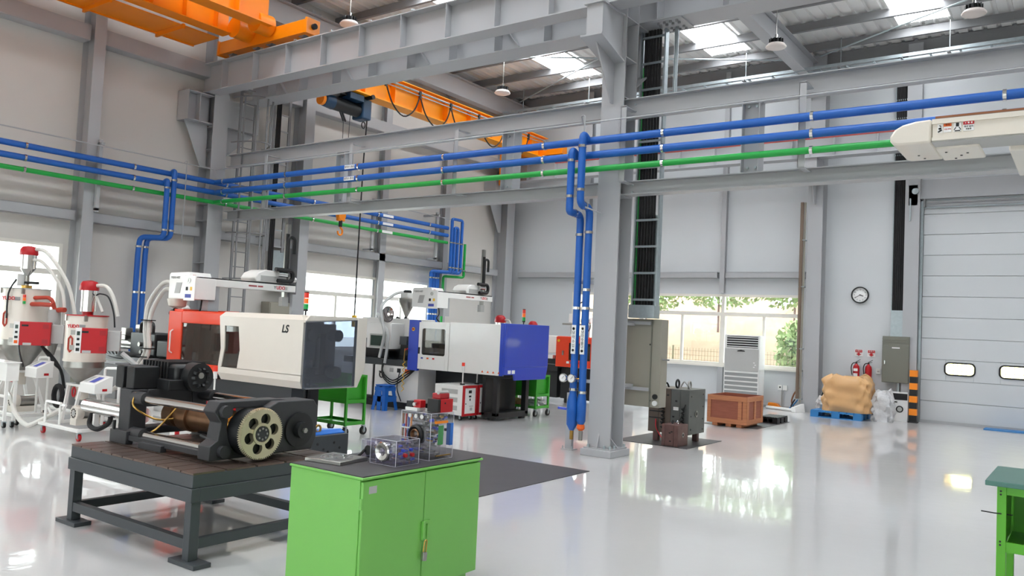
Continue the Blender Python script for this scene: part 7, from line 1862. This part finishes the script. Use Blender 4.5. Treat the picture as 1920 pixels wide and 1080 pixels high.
for k in range(3): G().tube([(-11.9, 5.4, 1.08), (-11.8 + 0.05 * k, 5.5, 0.95 - 0.05 * k), (-11.72, 5.6, 0.75), (-11.8, 5.7, 0.5)], 0.02, 6, smooth=4).build('cable', 'black_pla', d2)
G().tube([(-11.75 + 0.12 * cos(t), 5.6, 0.4 + 0.14 * sin(t)) for t in [2 * pi * i / 16 for i in range(17)]], 0.035, 8).build('coiled_hose', 'rubber', d2)
h1 = thing('vacuum_hose', 'two clear hoses curving down from the red cap of the taller dryer', 'hose', (-12.1, 5.6, 1.3))
G().tube([(-12.49, 5.5, 2.46), (-12.3, 5.55, 2.42), (-12.1, 5.65, 2.2), (-11.95, 5.75, 1.9), (-11.85, 5.8, 1.5), (-11.85, 5.8, 1.1)], 0.027, 8, smooth=6).build('hose_run', 'hose', h1)
G().tube([(-12.5, 5.48, 2.3), (-12.35, 5.52, 2.28), (-12.15, 5.6, 2.1), (-12.0, 5.68, 1.85), (-11.95, 5.7, 1.5), (-11.95, 5.72, 1.2)], 0.024, 8, smooth=6).build('hose_run', 'hose', h1)
h2 = thing('vacuum_hose', 'clear hose and black cable behind the nearer dryer loader', 'hose', (-10.8, 5.65, 1.5))
G().tube([(-10.9, 5.6, 1.95), (-10.75, 5.65, 1.94), (-10.65, 5.7, 1.8), (-10.6, 5.75, 1.55)], 0.025, 8, smooth=5).build('hose_run', 'hose', h2)
G().tube([(-10.9, 5.6, 1.8), (-10.8, 5.6, 1.7), (-10.75, 5.62, 1.6)], 0.018, 8, smooth=5).build('hose_run', 'hose', h2)
G().tube([(-10.9, 5.6, 1.82), (-10.8, 5.6, 1.84), (-10.7, 5.66, 1.8), (-10.62, 5.7, 1.6), (-10.6, 5.72, 1.4)], 0.01, 6, smooth=5).build('cable', 'black_pla', h2)
h3 = thing('vacuum_hose', 'clear hose looping along the floor between the two dryer carts', 'hose', (-11.6, 5.1, 0.2))
G().tube([(-12.1, 5.1, 0.42), (-11.85, 5.04, 0.36), (-11.6, 5.0, 0.2), (-11.35, 5.0, 0.1), (-11.2, 5.04, 0.1), (-11.0, 5.3, 0.3)], 0.03, 8, smooth=6).build('hose_run', 'hose', h3)
h4 = thing('vacuum_hose', 'grey hose slanting down behind the nearer dryer control box to the clamp drive', 'hose', (-10.3, 6.1, 0.3))
G().tube([(-10.7, 5.9, 1.05), (-10.5, 6.05, 0.85), (-10.25, 6.1, 0.62), (-10.3, 6.05, 0.42)], 0.033, 8, smooth=6).build('hose_run', 'hose_g', h4)
G().tube([(-10.3, 6.05, 0.55), (-10.15, 6.1, 0.4), (-10.0, 6.1, 0.2)], 0.033, 8, smooth=5).build('hose_run', 'hose_g', h4)
# white bin at the left edge
wbx = thing('hopper_bin', 'white bin on a wheeled stand at the left edge of the picture', 'bin', (-12.3, 4.95, 0))
G().box(-12.8, -11.72, 4.9, 5.06, 0.62, 0.86).build('bin', 'white', wbx, bevel=0.006); G().box(-12.82, -11.7, 4.88, 5.08, 0.86, 0.875).build('lid', 'white', wbx, bevel=0.004)
for x in (-12.78, -11.77):
    for y in (4.91, 5.02): G().box(x, x + 0.035, y, y + 0.035, 0.09, 0.66).build('leg', 'white', wbx)
for z in (0.1, 0.4): G().box(-12.75, -11.77, 4.915, 4.94, z, z + 0.03).build('crossbar', 'white', wbx)
for x in (-12.75, -11.755):
    for y in (4.93, 5.03): caster(wbx, x, y, 0.035, 'y', 'black_pla')

# ------------------------------------------------------------------ two loaders with red caps behind the blue machine
def red_loader(x, y, zc, label, r=0.13):
    t = thing('hopper_dryer', label, 'dryer', (x, y, 0), 'red capped loaders behind the blue machine')
    G().lathe((x, y, zc - 0.1), [(r * 0.96, 0), (r, 0.03), (r * 0.9, 0.1), (r * 0.6, 0.15), (0.03, 0.165)], 22).build('loader_cap', 'red', t)
    G().cyl((x, y, zc - 0.4), (x, y, zc - 0.1), r * 0.8, n=18).build('loader_body', 'chrome', t)
    G().cyl((x, y, zc - 0.46), (x, y, zc - 0.4), 0.27, n=26).build('lid', 'red', t)
    G().cyl((x, y, 0.7), (x, y, zc - 0.46), 0.26, n=26).build('drum', 'white_warm', t)
    G().lathe((x, y, 0.35), [(0.06, 0), (0.25, 0.35)], 22).build('cone', 'steel_bare', t)
    for a in (45, 135, 225, 315): G().bar((x + 0.28 * cos(radians(a)), y + 0.28 * sin(radians(a)), 0), (x + 0.2 * cos(radians(a)), y + 0.2 * sin(radians(a)), 0.75), 0.035).build('stand_leg', 'white', t)
    G().tube([(x + r, y, zc - 0.04), (x + r + 0.12, y, zc - 0.06), (x + r + 0.18, y, zc - 0.25), (x + r + 0.16, y, zc - 0.4)], 0.02, 8, smooth=4).build('hose', 'hose', t)
    return t
red_loader(-10.55, 14.3, 1.84, 'red capped loader peeping over the blue machine, left of its signal tower')
red_loader(-9.75, 14.4, 1.74, 'red capped loader peeping over the blue machine, right of its signal tower', 0.11)
# ------------------------------------------------------------------ outdoors seen through the windows
g = G(); g.box(-60, 40, YB + 0.2, 60, -0.4, -0.1); g.box(-60, XL - 0.2, -40, YB + 0.2, -0.4, -0.1); g.box(XR + 0.2, 40, -40, YB + 0.2, -0.4, -0.1); g.box(XL - 0.2, XR + 0.2, -40, YF - 0.2, -0.4, -0.1)
struct(g.build('ground', 'ground'))
g = G()
n = 40
vs = []
for j in range(9):
    for i in range(n + 1):
        x = -18 + 14.4 * i / n; y = YB + 3.2 + j * 0.9
        z = -0.1 + (0 if j == 0 else 0.42 * j * (1 + 0.12 * sin(i * 0.9 + j))) 
        vs.append((x, y + 0.15 * sin(i * 1.7 + j * 2.1), z))
fs = [(j * (n + 1) + i, j * (n + 1) + i + 1, (j + 1) * (n + 1) + i + 1, (j + 1) * (n + 1) + i) for j in range(8) for i in range(n)]
g._add(vs, fs)
struct(g.build('hill', 'soil'))
fe = thing('fence', 'wire mesh fence in the yard outside the back windows', 'fence', (-8, YB + 2.4, -0.1))
x = -20.0
while x < 3: G().cyl((x, YB + 2.4, -0.1), (x, YB + 2.4, 1.35), 0.03, n=6).build('post', 'fence', fe); x += 2.0
g = G()
x = -20.0
while x < 3: g.box(x - 0.004, x + 0.004, YB + 2.4, YB + 2.408, 0.0, 1.3); x += 0.09
z = 0.05
while z < 1.3: g.box(-20, 3, YB + 2.396, YB + 2.404, z - 0.004, z + 0.004); z += 0.13
mesh_ = g.build('wire_mesh', 'fence', fe); mesh_['kind'] = 'stuff'
def foliage(cx, cy, cz, rx, rz_, n, seed):
    r = random.Random(seed); vs = []; fs = []
    for k in range(n):
        a = r.uniform(0, 2 * pi); u = r.uniform(-1, 1); rad = r.random() ** 0.4
        p = Vector((cx + rx * rad * cos(a) * (1 - u * u) ** 0.5, cy + rx * 0.7 * rad * sin(a) * (1 - u * u) ** 0.5, cz + rz_ * rad * u))
        s = r.uniform(0.05, 0.12)
        d1 = Vector((r.uniform(-1, 1), r.uniform(-1, 1), r.uniform(-1, 1))).normalized() * s
        d2 = d1.cross(Vector((r.uniform(-1, 1), r.uniform(-1, 1), r.uniform(-1, 1)))).normalized() * s * 0.6
        o = len(vs); vs += [p - d1, p + d2, p + d1, p - d2]; fs.append((o, o + 1, o + 2, o + 3))
    return vs, fs
for k, (x, y, z, rx, rz_) in enumerate(((-12.3, YB + 5.2, 3.2, 1.5, 0.9), (-9.9, YB + 5.6, 3.4, 1.6, 0.85), (-7.4, YB + 5.4, 3.4, 1.5, 0.85), (-5.2, YB + 5.2, 3.3, 1.4, 0.9), (-6.5, YB + 3.3, 1.35, 0.8, 0.95))):
    t = thing('tree', 'bushy tree on the bank outside, %s' % ['seen just right of the main column', 'seen left of the window mullion', 'seen above the air conditioner', 'seen beside the brown conduit', 'a low shrub by the brown conduit'][k], 'tree', (x, y, 0.4), 'trees on the bank outside')
    g = G(); vs, fs = foliage(x, y, z, rx, rz_, 1500, 40 + k); g._add(vs, fs); o = g.build('foliage', 'leaf', t); o['kind'] = 'stuff'
    G().cyl((x, y, max(0.3, z - 1.6)), (x, y, z), 0.04, 0.03, n=8).build('trunk', 'rust', t)

# ------------------------------------------------------------------ lettering becomes plain mesh
_dg = bpy.context.evaluated_depsgraph_get()
_dg.update()
_new = []
for o in TEXTS:
    me = bpy.data.meshes.new_from_object(o.evaluated_get(_dg))
    _new.append((o, me))
for o, me in _new:
    nm, par, loc, rot, sc = o.name, o.parent, o.location.copy(), o.rotation_euler.copy(), o.scale.copy()
    cu = o.data; bpy.data.objects.remove(o); bpy.data.curves.remove(cu)
    q = bpy.data.objects.new(nm.split('.')[0], me); COL.objects.link(q)
    q.parent = par; q.location = loc; q.rotation_euler = rot; q.scale = sc
